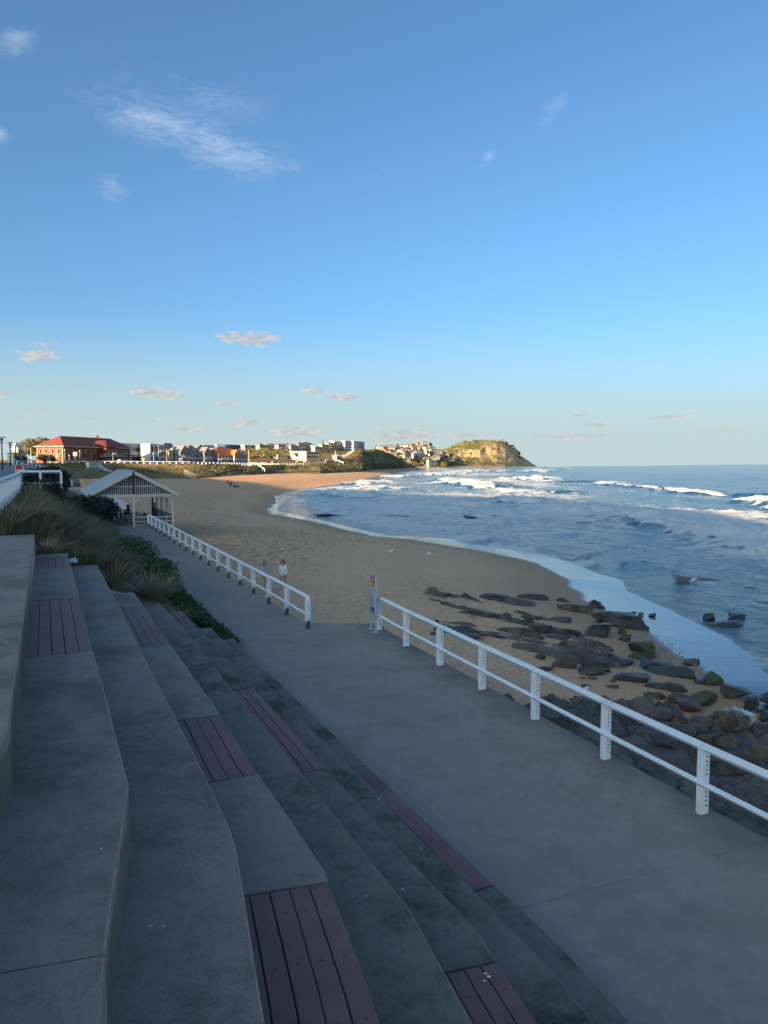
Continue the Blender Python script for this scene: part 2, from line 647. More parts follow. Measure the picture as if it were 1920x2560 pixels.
def build_sand():
    ang = np.concatenate([np.linspace(-40, -29, 16)[:-1], np.linspace(-29, 29.5, 560), np.linspace(29.5, 62, 40)[1:]])
    X, Y = polar(0, 0, 0, 9.0, 260, .0075, 1700, .02, inner=ang)
    dW, dS = sdist(X, Y, W_PTS), sdist(X, Y, S_PTS)
    z = sand_z(X, Y, dW)
    dry = sstep(4, 13, dS)
    near = np.exp(-np.hypot(X, Y) / 60)
    # trodden sand: hollows left by feet, real relief where the camera is near enough to see it
    n1 = vn(X * 2.3, Y * 1.7, 21)
    n2 = vn(X * 4.1 + 7, Y * 2.9, 22)
    tr = np.minimum(n1, .62) * .11 + n2 * .05
    zone = sstep(-.25, .35, fbm(X / 14, Y / 14, 31, 3) + .35)
    z = z + dry * zone * tr * (.6 + near * 1.6)
    # keep the sand below the promenade and out of its footprint
    t = (X * RT.x + Y * RT.y) - (Vector((-.31, 22.9, 0)).dot(RT))
    z = np.where(t < -.8, np.minimum(z, -1.6), z)
    ok = (dW > -14) & (dW < 230)
    q = ok[:-1, :-1] & ok[1:, 1:] & ok[:-1, 1:] & ok[1:, :-1]
    m = bpy.data.materials.new('sand')
    m.use_nodes = True
    N, L = m.node_tree.nodes, m.node_tree.links
    b = N['Principled BSDF']
    g = N.new('ShaderNodeNewGeometry').outputs['Position']

    def noise(sc, dt=5, st=(1, 1, 1), r=.6):
        mp = N.new('ShaderNodeMapping')
        mp.inputs['Scale'].default_value = st
        L.new(g, mp.inputs[0])
        n = N.new('ShaderNodeTexNoise')
        n.inputs['Scale'].default_value = sc
        n.inputs['Detail'].default_value = dt
        n.inputs['Roughness'].default_value = r
        L.new(mp.outputs[0], n.inputs['Vector'])
        return n.outputs['Fac']

    def mr(v, a, b_, c=0., d=1.):
        n = N.new('ShaderNodeMapRange')
        for i, q_ in enumerate((a, b_, c, d)):
            n.inputs[i + 1].default_value = q_
        L.new(v, n.inputs[0])
        return n.outputs[0]

    def mixc(f, a, c):
        n = N.new('ShaderNodeMixRGB')
        L.new(f, n.inputs[0])
        for i, v in ((1, a), (2, c)):
            if isinstance(v, tuple):
                n.inputs[i].default_value = (*v, 1)
            else:
                L.new(v, n.inputs[i])
        return n.outputs[0]

    def mul(a, c):
        n = N.new('ShaderNodeMath')
        n.operation = 'MULTIPLY'
        for i, v in enumerate((a, c)):
            if isinstance(v, (int, float)):
                n.inputs[i].default_value = v
            else:
                L.new(v, n.inputs[i])
        return n.outputs[0]
    aw = N.new('ShaderNodeAttribute')
    aw.attribute_name = 'wet'
    ad = N.new('ShaderNodeAttribute')
    ad.attribute_name = 'damp'
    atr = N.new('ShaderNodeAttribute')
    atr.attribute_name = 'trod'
    col = mixc(mr(noise(.35), .35, .65), (.71, .405, .235), (.77, .455, .27))
    col = mixc(mr(noise(6, 3), .42, .6), col, (.56, .335, .18))
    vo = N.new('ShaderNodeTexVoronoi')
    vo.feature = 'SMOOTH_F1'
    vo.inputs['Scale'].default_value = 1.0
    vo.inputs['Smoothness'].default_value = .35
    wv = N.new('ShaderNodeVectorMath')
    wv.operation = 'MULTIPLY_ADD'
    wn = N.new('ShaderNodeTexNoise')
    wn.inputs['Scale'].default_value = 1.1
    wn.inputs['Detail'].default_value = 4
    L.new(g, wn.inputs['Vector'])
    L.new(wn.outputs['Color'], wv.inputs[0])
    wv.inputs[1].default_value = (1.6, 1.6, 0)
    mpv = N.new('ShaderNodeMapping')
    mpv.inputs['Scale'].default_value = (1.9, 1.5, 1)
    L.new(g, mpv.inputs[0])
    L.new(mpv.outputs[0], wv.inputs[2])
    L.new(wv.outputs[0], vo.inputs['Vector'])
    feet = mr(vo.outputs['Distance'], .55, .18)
    col = mixc(mul(feet, mul(atr.outputs['Fac'], .62)), col, (.36, .215, .115))  # shade of the foot hollows, painted into the sand colour
    col = mixc(mul(mr(noise(1.3, 6, (1, 1.6, 1), .7), .50, .62), mul(atr.outputs['Fac'], .5)), col, (.40, .245, .13))  # looser mottling of the same painted hollow shade
    col = mixc(mul(mr(noise(.6, 7, r=.7), .60, .66), .6), col, (.19, .13, .085))      # weed and drift litter
    col = mixc(ad.outputs['Fac'], col, (.43, .26, .155))
    col = mixc(aw.outputs['Fac'], col, (.085, .07, .06))
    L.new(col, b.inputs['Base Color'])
    rough = N.new('ShaderNodeMix')
    L.new(aw.outputs['Fac'], rough.inputs[0])
    rough.inputs[2].default_value = .92
    L.new(mr(noise(.8, 6, (.5, 2.2, 1), .7), .4, .65, .03, .20), rough.inputs[3])
    L.new(rough.outputs[0], b.inputs['Roughness'])
    sp = N.new('ShaderNodeMix')
    L.new(aw.outputs['Fac'], sp.inputs[0])
    sp.inputs[2].default_value = .2
    sp.inputs[3].default_value = .9
    L.new(sp.outputs[0], b.inputs['Specular IOR Level'])
    bn = N.new('ShaderNodeBump')
    bn.inputs['Distance'].default_value = .30
    st = N.new('ShaderNodeMath')
    st.operation = 'MULTIPLY_ADD'
    L.new(atr.outputs['Fac'], st.inputs[0])
    st.inputs[1].default_value = 1.0
    st.inputs[2].default_value = .02
    L.new(st.outputs[0], bn.inputs['Strength'])
    L.new(vo.outputs['Distance'], bn.inputs['Height'])
    bw = N.new('ShaderNodeBump')
    bw.inputs['Distance'].default_value = .03
    L.new(mul(aw.outputs['Fac'], .35), bw.inputs['Strength'])
    L.new(noise(1.3, 5, (.6, 2.4, 1), .6), bw.inputs['Height'])
    L.new(bn.outputs[0], bw.inputs['Normal'])
    L.new(bw.outputs[0], b.inputs['Normal'])
    edge = fbm(X / 6, Y / 6, 9, 3) * .8
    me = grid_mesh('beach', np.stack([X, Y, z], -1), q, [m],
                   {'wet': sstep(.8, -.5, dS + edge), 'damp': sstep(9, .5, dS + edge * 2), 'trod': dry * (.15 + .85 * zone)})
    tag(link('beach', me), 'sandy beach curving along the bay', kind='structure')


build_sand()


# ------------------------------------------------------------------ sea
# crest of each breaking wave, as seen in the photograph (x, y of the 1659-pixel-wide view), then height, front and back width in
# metres, foam strength on the front and behind
WAVES = [
    ([(1285, 1043), (1340, 1048), (1430, 1055), (1480, 1062), (1540, 1065), (1600, 1068)], 2.4, 4, 16, 1.0, .8),
    ([(1095, 1072), (1150, 1085), (1230, 1099), (1300, 1108), (1380, 1119), (1450, 1130), (1540, 1147), (1659, 1166), (1760, 1190)], 2.7, 6, 36, 1.0, .95),
    ([(960, 1150), (985, 1166), (1030, 1178), (1100, 1188), (1180, 1199), (1260, 1206), (1330, 1208)], 1.0, 2.2, 12, 1.0, .85),
    ([(1330, 1208), (1400, 1209), (1480, 1213)], .5, 2.5, 7, .05, .0),
    ([(740, 1072), (770, 1060), (810, 1054), (870, 1050)], 1.6, 8, 26, 1.0, 1.0),
    ([(1030, 1046), (1047, 1050), (1066, 1054)], 3.0, 8, 16, 1.0, .7),
    ([(1066, 1054), (1120, 1058), (1200, 1064)], 1.6, 8, 18, .0, .1),
    ([(955, 1034), (985, 1040), (1005, 1044)], 2.6, 9, 22, 1.0, .8),
    ([(1120, 1034), (1150, 1032), (1195, 1036)], 3.2, 12, 22, 1.0, .8),
    ([(1195, 1036), (1240, 1040)], 1.8, 10, 22, .1, .1),
    ([(1620, 1078), (1660, 1088), (1720, 1100)], 2.2, 4, 14, 1.0, .9),
    ([(1590, 1066), (1640, 1068)], 1.4, 6, 16, .1, .1),
    ([(1100, 1074), (1112, 1078), (1135, 1083)], 1.4, 5, 12, 1.0, .9),
    ([(800, 1030), (840, 1028), (870, 1030)], 2.0, 14, 30, 1.0, .9),
    ([(1010, 1019), (1050, 1018), (1100, 1019)], 3.0, 20, 50, 1.0, .7),
    ([(1140, 1020), (1180, 1017), (1210, 1017)], 3.4, 20, 50, 1.0, .7),
    ([(1200, 1013), (1230, 1013)], 3.0, 30, 60, .9, .6),
    ([(930, 1026), (960, 1023), (1000, 1024)], 2.4, 14, 36, 1.0, .8),
    ([(770, 1045), (800, 1040), (850, 1038)], 1.6, 10, 24, 1.0, .9),
    ([(700, 1090), (740, 1100), (800, 1108), (840, 1115)], .45, 4, 10, .6, .5),
    ([(860, 1085), (940, 1090), (1020, 1100), (1060, 1110)], .7, 5, 12, .35, .4),
    ([(1430, 1180), (1520, 1195), (1659, 1222), (1740, 1240)], .35, 3, 8, .25, .2),
    ([(1480, 1240), (1560, 1255), (1659, 1275), (1740, 1292)], .35, 3, 6, .1, .1),
    ([(1060, 1110), (1150, 1128), (1260, 1150), (1400, 1180)], .5, 4, 10, .45, .4),
]


def pline(X, Y, pts):
    """distance across a line (signed, positive on the shore side) and place along it (0..1)"""
    best = np.full(X.shape, 1e9)
    off, along = np.zeros(X.shape), np.zeros(X.shape)
    seg = [math.dist(a, b) for a, b in zip(pts[:-1], pts[1:])]
    tot, acc = sum(seg), 0
    for (ax, ay), (bx, by), ln in zip(pts[:-1], pts[1:], seg):
        dx, dy = (bx - ax) / ln, (by - ay) / ln
        t = np.clip((X - ax) * dx + (Y - ay) * dy, 0, ln)
        ex, ey = X - (ax + t * dx), Y - (ay + t * dy)
        d = np.sqrt(ex * ex + ey * ey)
        m = d < best
        best = np.where(m, d, best)
        sg = np.where(dx * ey - dy * ex < 0, 1.0, -1.0)
        off = np.where(m, d * sg, off)
        along = np.where(m, (acc + t) / tot, along)
        acc += ln
    return off, along


def build_sea():
    ang = np.concatenate([np.linspace(-24, -12.5, 14)[:-1], np.linspace(-12.5, 28.5, 600), np.linspace(28.5, 80, 46)[1:]])
    X, Y = polar(0, 0, 0, 17.0, 700, .0058, 26000, .022, inner=ang)
    D = np.hypot(X, Y)
    dW = -sdist(X, Y, W_PTS)                                  # metres out from the water's edge
    out = np.maximum(dW, 0)
    z = np.full(X.shape, SEA)
    deep = sstep(2, 60, out)
    fade = np.exp(-D / 2600)
    sw = np.sin((X * .98 + Y * .12) * 2 * math.pi / 34 + fbm(X / 60, Y / 90, 41, 2) * 3.0)
    z += deep * fade * (sw * .28 + fbm(X / 11, Y / 16, 42, 4) * .38)
    z += sstep(1, 25, out) * np.exp(-D / 260) * (fbm(X / 2.6, Y / 3.6, 43, 3) * .15)
    z += sstep(0, 6, out) * np.exp(-D / 90) * fbm(X / 1.1, Y / 1.4, 48, 3) * .06
    foam = np.zeros(X.shape)
    rag = fbm(X / 2.4, Y / 3.6, 44, 4, .6)
    brk = fbm(X / 5, Y / 9, 52, 4)
    for wi, (pp, H, fr, bk, f1, f2) in enumerate(WAVES):
        H, bk = H * .6, bk * .62
        pts = [tuple(gp(x * 1.15734, y * 1.15734, SEA + .5)[:2]) for x, y in pp]
        off, al = pline(X, Y, pts)
        off = off + fbm(X / 7, Y / 7, 60 + wi, 3) * fr * .7
        end = sstep(0, .12, al) * sstep(1, .88, al) if wi not in (1,) else sstep(0, .1, al)
        end = np.where((al <= 0.0005) | (al >= .9995), 0, end)
        lump = .65 + .7 * vn(al * 9 + wi, al * 0 + wi, 70)
        if wi == 1:
            end = end * (.35 + .80 * sstep(.25, .6, al))
        prof = np.where(off > 0, np.exp(-(off / fr) ** 2), np.exp(-(off / bk) ** 2))
        z += end * H * prof * lump
        fo = np.where(off > 0, sstep(fr * 1.25, fr * .4, off) * f1, np.exp(-(-off / (bk * 1.1)) ** 1.4) * f2)
        fo = fo * (np.clip(.74 + brk * .9, .10, 1) if wi != 1 else np.clip(.74 + brk * .9 + .5 * sstep(.45, .65, al), .10, 1.15))
        z += end * fo * rag * .75 * min(1, H)
        foam = np.maximum(foam, fo * np.minimum(1, end * 1.8))
        # the churned water a breaker leaves behind it
        if f2 > .3:
            tr = np.where(off < 0, np.exp(-(-off / (bk * 4.2))), 0) * .36 * f2
            foam = np.maximum(foam, tr * np.minimum(1, end * 2))
    surf = sstep(190, 50, out) * sstep(0, 6, out)
    foam = np.maximum(foam, surf * (.36 + .30 * sstep(-.15, .6, fbm(X / 22, Y / 34, 45, 4))))
    foam = np.maximum(foam, sstep(420, 150, out) * .20 * sstep(0, .5, fbm(X / 40, Y / 50, 47, 4)))
    lap = sstep(1.1, .1, out + fbm(X / 3, Y / 3, 46, 3) * .5) * sstep(-.4, .05, dW)
    foam = np.maximum(foam, lap * .50)
    for pp, wd, amt in [([(960, 1150), (985, 1166), (1030, 1178), (1100, 1188), (1180, 1199)], 16, .50),
                        ([(1560, 1400), (1600, 1430), (1659, 1468)], 5, .50), ([(620, 1062), (700, 1062), (760, 1056)], 14, .35)]:
        off, al = pline(X, Y, [tuple(gp(x * 1.15734, y * 1.15734, SEA)[:2]) for x, y in pp])
        foam = np.maximum(foam, np.where(off < 0, np.exp(-(off / wd) ** 2), 0) * amt * ((al > 0) & (al < 1)))
    ok = (dW > -1.5)
    z = np.where(dW < 2.5, SEA + (z - SEA) * sstep(-.2, 2.5, dW), z)
    z = np.where(dW < 0, SEA - .01 + dW * .0 - .03 * (dW < -.4), z)
    q = ok[:-1, :-1] & ok[1:, 1:] & ok[:-1, 1:] & ok[1:, :-1]
    m = bpy.data.materials.new('sea_water')
    m.use_nodes = True
    N, L = m.node_tree.nodes, m.node_tree.links
    b = N['Principled BSDF']
    g = N.new('ShaderNodeNewGeometry').outputs['Position']

    def noise(sc, dt=5, st=(1, 1, 1), r=.6, dis=0.):
        mp = N.new('ShaderNodeMapping')
        mp.inputs['Scale'].default_value = st
        L.new(g, mp.inputs[0])
        n = N.new('ShaderNodeTexNoise')
        n.inputs['Scale'].default_value = sc
        n.inputs['Detail'].default_value = dt
        n.inputs['Roughness'].default_value = r
        n.inputs['Distortion'].default_value = dis
        L.new(mp.outputs[0], n.inputs['Vector'])
        return n.outputs['Fac']

    def mth(op, a, c, clamp=False):
        n = N.new('ShaderNodeMath')
        n.operation = op
        n.use_clamp = clamp
        for i, v in enumerate((a, c)):
            if isinstance(v, (int, float)):
                n.inputs[i].default_value = v
            else:
                L.new(v, n.inputs[i])
        return n.outputs[0]
    fa = N.new('ShaderNodeAttribute')
    fa.attribute_name = 'foam'
    sa = N.new('ShaderNodeAttribute')
    sa.attribute_name = 'shoal'
    vo = N.new('ShaderNodeTexVoronoi')
    vo.feature = 'SMOOTH_F1'
    vo.inputs['Scale'].default_value = .55
    vo.inputs['Smoothness'].default_value = .3
    wn = N.new('ShaderNodeTexNoise')
    wn.inputs['Scale'].default_value = .5
    wn.inputs['Detail'].default_value = 4
    L.new(g, wn.inputs['Vector'])
    av = N.new('ShaderNodeVectorMath')
    av.operation = 'MULTIPLY_ADD'
    L.new(wn.outputs['Color'], av.inputs[0])
    av.inputs[1].default_value = (3.0, 3.0, 0)
    L.new(g, av.inputs[2])
    L.new(av.outputs[0], vo.inputs['Vector'])
    lace = mth('SUBTRACT', vo.outputs['Distance'], .5)
    fv = mth('ADD', mth('MULTIPLY', fa.outputs['Fac'], 1.25), mth('ADD', mth('MULTIPLY', lace, .42), mth('MULTIPLY', mth('SUBTRACT', noise(.42, 8, (1, .8, 1), .68), .5), 1.25)))
    mask = N.new('ShaderNodeMapRange')
    mask.interpolation_type = 'SMOOTHSTEP'
    mask.inputs[1].default_value = .47
    mask.inputs[2].default_value = .72
    L.new(fv, mask.inputs[0])
    mk = mask.outputs[0]
    w1 = N.new('ShaderNodeMixRGB')
    w1.inputs[1].default_value = (.005, .034, .075, 1)
    w1.inputs[2].default_value = (.012, .072, .105, 1)
    L.new(sa.outputs['Fac'], w1.inputs[0])
    mx = N.new('ShaderNodeMixRGB')
    L.new(mk, mx.inputs[0])
    L.new(w1.outputs[0], mx.inputs[1])
    mx.inputs[2].default_value = (.66, .68, .68, 1)
    L.new(mx.outputs[0], b.inputs['Base Color'])
    rr = N.new('ShaderNodeMapRange')
    rr.inputs[3].default_value = .13
    rr.inputs[4].default_value = .9
    L.new(mk, rr.inputs[0])
    L.new(rr.outputs[0], b.inputs['Roughness'])
    b.inputs['IOR'].default_value = 1.33
    b1 = N.new('ShaderNodeBump')
    b1.inputs['Strength'].default_value = .75
    b1.inputs['Distance'].default_value = .55
    L.new(noise(.55, 6, (1.0, .62, 1), .62, .4), b1.inputs['Height'])
    b2 = N.new('ShaderNodeBump')
    b2.inputs['Strength'].default_value = .55
    b2.inputs['Distance'].default_value = .10
    L.new(noise(2.8, 4, (1.0, .7, 1), .6), b2.inputs['Height'])
    L.new(b1.outputs[0], b2.inputs['Normal'])
    b3 = N.new('ShaderNodeBump')
    b3.inputs['Distance'].default_value = .35
    L.new(mk, b3.inputs['Strength'])
    L.new(noise(1.6, 8, (1, 1, 1), .7), b3.inputs['Height'])
    L.new(b2.outputs[0], b3.inputs['Normal'])
    L.new(b3.outputs[0], b.inputs['Normal'])
    me = grid_mesh('sea', np.stack([X, Y, z], -1), q, [m], {'foam': np.clip(foam, 0, 1), 'shoal': sstep(200, 10, out)})
    tag(link('sea', me), 'blue sea with white breakers rolling onto the beach', kind='structure')


build_sea()


# ------------------------------------------------------------------ land behind the beach
def relief(name, cols, ncol, sub, amp, wl, mats, label, seed, fine=0.0, kind='structure', back=True):
    """a hill from control columns (picture x of the photograph -> bearing), each a list of (distance, height) from its toe to its back"""
    px = np.array([c[0] for c in cols], float)
    K = len(cols[0][1])
    Dm = np.array([[p[0] for p in c[1]] for c in cols], float)
    Zm = np.array([[p[1] for p in c[1]] for c in cols], float)
    rows = np.concatenate([np.linspace(k, k + 1, sub + 1)[:-1] for k in range(K - 1)] + [[K - 1]])

    def at(p, v):
        p, v = np.asarray(p, float), np.asarray(v, float)
        k = np.clip(np.floor(v).astype(int), 0, K - 2)
        f = v - k
        D0 = np.stack([np.interp(p, px, Dm[:, j]) for j in range(K)], 0)
        Z0 = np.stack([np.interp(p, px, Zm[:, j]) for j in range(K)], 0)
        Dv = np.take_along_axis(D0, k[None], 0)[0] * (1 - f) + np.take_along_axis(D0, (k + 1)[None], 0)[0] * f
        Zv = np.take_along_axis(Z0, k[None], 0)[0] * (1 - f) + np.take_along_axis(Z0, (k + 1)[None], 0)[0] * f
        return (p - CPX) / FPX * Dv, Dv, Zv

    def at1(p, v):
        x, y, z = at(np.array([p]), np.array([v]))
        return Vector((float(x[0]), float(y[0]), float(z[0])))
    pp = np.linspace(px[0], px[-1], ncol)
    Pm, Vm = np.meshgrid(pp, rows)
    X, Y, Z = at(Pm, Vm)
    lift = np.minimum(1, np.maximum(0, (Vm - .15)) * 1.5)
    n = fbm(X / wl, Y / (wl * 1.6) + Z / wl, seed, 5, .55)
    Z = Z + n * amp * lift
    Y = Y - fbm(X / (wl * .5), Z / (wl * .5), seed + 9, 4) * amp * 1.2 * lift
    if fine:
        Z = Z + fbm(X / 2.2, Y / 2.6, seed + 5, 3) * fine * lift
    me = grid_mesh(name, np.stack([X, Y, Z], -1), None, mats)
    o = tag(link(name, me), label, kind=kind)
    return at1


def land_material(name, green, green2, dry, rock, rock2, steep0, steep1, dryscale=.02, drymix=.5, tile=.25):
    m = bpy.data.materials.new(name)
    m.use_nodes = True
    N, L = m.node_tree.nodes, m.node_tree.links
    b = N['Principled BSDF']
    b.inputs['Roughness'].default_value = .95
    b.inputs['Specular IOR Level'].default_value = .1
    geo = N.new('ShaderNodeNewGeometry')
    g = geo.outputs['Position']

    def noise(sc, dt=6, st=(1, 1, 1), r=.65):
        mp = N.new('ShaderNodeMapping')
        mp.inputs['Scale'].default_value = st
        L.new(g, mp.inputs[0])
        n = N.new('ShaderNodeTexNoise')
        n.inputs['Scale'].default_value = sc
        n.inputs['Detail'].default_value = dt
        n.inputs['Roughness'].default_value = r
        L.new(mp.outputs[0], n.inputs['Vector'])
        return n.outputs['Fac']

    def mr(v, a, c):
        n = N.new('ShaderNodeMapRange')
        n.inputs[1].default_value, n.inputs[2].default_value = a, c
        L.new(v, n.inputs[0])
        return n.outputs[0]

    def mixc(f, a, c):
        n = N.new('ShaderNodeMixRGB')
        L.new(f, n.inputs[0])
        for i, v in ((1, a), (2, c)):
            if isinstance(v, tuple):
                n.inputs[i].default_value = (*v, 1)
            else:
                L.new(v, n.inputs[i])
        return n.outputs[0]
    veg = mixc(mr(noise(tile), .38, .62), green, green2)
    veg = mixc(mr(noise(dryscale), .5 - .18 * drymix, .62 - .1 * drymix), veg, dry)
    rk = mixc(mr(noise(.12, 6, (1, 1, 4.5)), .35, .65), rock, rock2)
    sep = N.new('ShaderNodeSeparateXYZ')
    L.new(geo.outputs['Normal'], sep.inputs[0])
    ad = N.new('ShaderNodeMath')
    ad.operation = 'MULTIPLY_ADD'
    L.new(noise(.05), ad.inputs[0])
    ad.inputs[1].default_value = .5
    L.new(sep.outputs[2], ad.inputs[2])
    st = mr(ad.outputs[0], steep1 + .25, steep0 + .25)
    col = mixc(st, veg, rk)
    L.new(col, b.inputs['Base Color'])
    bn = N.new('ShaderNodeBump')
    bn.inputs['Strength'].default_value = .8
    bn.inputs['Distance'].default_value = 1.0
    L.new(noise(tile * 2, 6), bn.inputs['Height'])
    L.new(bn.outputs[0], b.inputs['Normal'])
    return m


M_DUNE = land_material('dune_scrub', (.045, .052, .018), (.11, .105, .045), (.26, .19, .10), (.40, .29, .18), (.33, .24, .15), -.5, -.4, .05, .75, .5)
M_FIELD = land_material('dry_hillside', (.05, .06, .018), (.09, .085, .03), (.24, .155, .075), (.07, .075, .028), (.10, .09, .04), .1, .2, .006, 1.0, .2)
M_HEAD = land_material('headland_rock', (.085, .105, .035), (.14, .15, .055), (.27, .23, .10), (.56, .41, .22), (.40, .29, .16), .58, .74, .012, .35, .12)
M_TOWN = land_material('suburban_slope', (.045, .055, .02), (.085, .08, .035), (.18, .14, .08), (.10, .09, .05), (.12, .10, .06), .1, .2, .02, .6, .2)

DUNE = relief('dune_bank', [
    (-420, [(105, -1), (140, 4.8), (150, 5.0), (160, 5.0), (345, 4.8)]),
    (60, [(140, -2), (232, 4.7), (240, 4.8), (260, 4.8), (345, 4.7)]),
    (100, [(180, -2), (302, 4.6), (306, 4.7), (312, 4.7), (345, 4.6)]),
    (200, [(205, -2), (315, 4.6), (318, 4.65), (324, 4.65), (345, 4.6)]),
    (300, [(226, -2.2), (318, 4.6), (322, 4.6), (328, 4.6), (345, 4.6)]),
    (480, [(262, -2), (326, 4.4), (331, 4.4), (336, 4.4), (352, 4.4)]),
    (560, [(310, -2), (350, 4.2), (356, 4.2), (360, 4.2), (378, 4.2)]),
    (620, [(345, -1.5), (380, 3.9), (386, 4.0), (390, 4.0), (410, 4.0)]),
    (700, [(405, -1.5), (440, 3.6), (446, 3.8), (450, 3.9), (470, 4)]),
    (760, [(420, -1.5), (466, 3.6), (474, 4), (482, 4.2), (505, 4.6)]),
    (800, [(428, -1.5), (490, 4.2), (500, 4.8), (512, 5.2), (545, 6)]),
    (860, [(505, -1.5), (560, 3.5), (580, 6.2), (592, 7.5), (622, 9)]),
    (900, [(560, -2), (600, 4.0), (622, 8), (640, 11.0), (655, 12.5)]),
    (950, [(742, -2.5), (780, 4), (800, 9.5), (815, 13.5), (822, 15)]),
    (985, [(850, -3), (875, 2.5), (888, 6.5), (900, 9.5), (905, 11)]),
    (1020, [(990, -3.5), (1005, -.8), (1015, .6), (1022, 1.8), (1026, 2.5)]),
    (1050, [(1150, -4.5), (1160, -4), (1170, -3.6), (1180, -3.4), (1190, -3.2)])],
    420, 14, .9, 9, [M_DUNE], 'scrub covered dune bank behind the beach', 5, .5)
HILL = relief('hillside', [
    (-420, [(344, 4.7), (420, 5), (520, 5), (620, 6), (760, 7), (1100, 5)]),
    (100, [(344, 4.5), (420, 5), (520, 6), (600, 7), (700, 8), (1100, 8)]),
    (300, [(344, 4.5), (420, 5), (520, 8), (600, 10), (700, 12), (1100, 12)]),
    (480, [(351, 4.3), (420, 5), (500, 6.5), (560, 11), (640, 15.5), (1000, 15)]),
    (620, [(409, 3.9), (450, 4.6), (500, 7.3), (545, 11), (600, 15.4), (1000, 17)]),
    (700, [(469, 3.9), (505, 5.4), (540, 8.2), (590, 12), (640, 16.4), (1000, 17)]),
    (800, [(544, 5.9), (570, 7.4), (600, 9.6), (640, 13), (680, 17.6), (1000, 17)]),
    (860, [(621, 8.9), (640, 10.5), (660, 13), (680, 15.5), (700, 17.6), (1000, 14)]),
    (900, [(654, 12.4), (668, 14), (680, 15.5), (694, 16.6), (705, 17.4), (1000, 12)]),
    (950, [(821, 14.9), (828, 16.5), (835, 18), (842, 19.4), (850, 20.3), (1050, 10)]),
    (985, [(904, 10.9), (910, 12), (915, 13), (922, 14.2), (930, 15), (1100, 5)]),
    (1020, [(1025, 2.4), (1028, 3), (1032, 3.6), (1036, 4.3), (1042, 5), (1150, 0)]),
    (1050, [(1189, -3.3), (1190, -3.2), (1191, -3), (1194, -3), (1198, -3), (1260, -5)])],
    360, 12, 1.0, 24, [M_FIELD], 'dry grassy hillside rising behind the beach road', 15, .25)
FAR = relief('far_hillside', [
    (880, [(1130, -3), (1200, 6), (1290, 16), (1400, 30), (1700, 22)]),
    (930, [(1160, -3), (1220, 5), (1310, 16), (1410, 31.5), (1700, 24)]),
    (960, [(1190, -3), (1240, 4), (1320, 15), (1420, 30.5), (1720, 24)]),
    (1010, [(1230, -3), (1270, 3), (1340, 16), (1450, 34), (1750, 28)]),
    (1057, [(1260, -3), (1300, 3), (1370, 18), (1500, 41.5), (1800, 33)]),
    (1090, [(1290, -3.2), (1340, 3), (1400, 15), (1480, 30), (1700, 20)]),
    (1111, [(1320, -3.2), (1360, 2), (1410, 9), (1460, 17), (1600, 8)]),
    (1130, [(1400, -4.2), (1410, -3), (1420, 0), (1440, 2), (1500, -4)])],
    150, 10, 1.6, 40, [M_TOWN], 'far hillside covered with houses', 25, .4)
HEAD = relief('headland', [
    (1060, [(1400, -4), (1450, 4), (1510, 14), (1560, 22), (1700, 32), (1950, 20)]),
    (1110, [(1400, -3.8), (1450, 6), (1520, 16), (1570, 25), (1670, 36.5), (1950, 26)]),
    (1135, [(1450, -4), (1500, 9), (1572, 20), (1580, 30), (1695, 46.5), (1980, 36)]),
    (1157, [(1500, -4.3), (1540, 11), (1590, 18), (1598, 33), (1720, 55), (2000, 40)]),
    (1200, [(1560, -4.3), (1588, 12), (1612, 18), (1620, 34), (1750, 58.5), (2050, 42)]),
    (1215, [(1590, -4.3), (1606, 11), (1628, 19), (1650, 44), (1760, 59), (2060, 42)]),
    (1240, [(1620, -4.3), (1636, 12), (1655, 28), (1680, 50), (1770, 58.5), (2070, 40)]),
    (1262, [(1650, -4.3), (1666, 12), (1688, 28), (1712, 47), (1780, 54.5), (2070, 36)]),
    (1283, [(1690, -4.3), (1704, 10), (1722, 22), (1742, 36), (1790, 45.5), (2060, 26)]),
    (1301, [(1740, -4.3), (1750, 7), (1764, 13), (1778, 18), (1800, 22.5), (2040, 8)]),
    (1320, [(1800, -4.3), (1806, 0), (1812, 3), (1818, 6), (1826, 9), (2000, 0)]),
    (1340, [(1850, -5), (1856, -4.6), (1862, -4.4), (1868, -4.2), (1880, -4.1), (1980, -5)])],
    330, 18, 3.0, 26, [M_HEAD], 'grassy headland with golden sandstone cliffs', 35, .8)


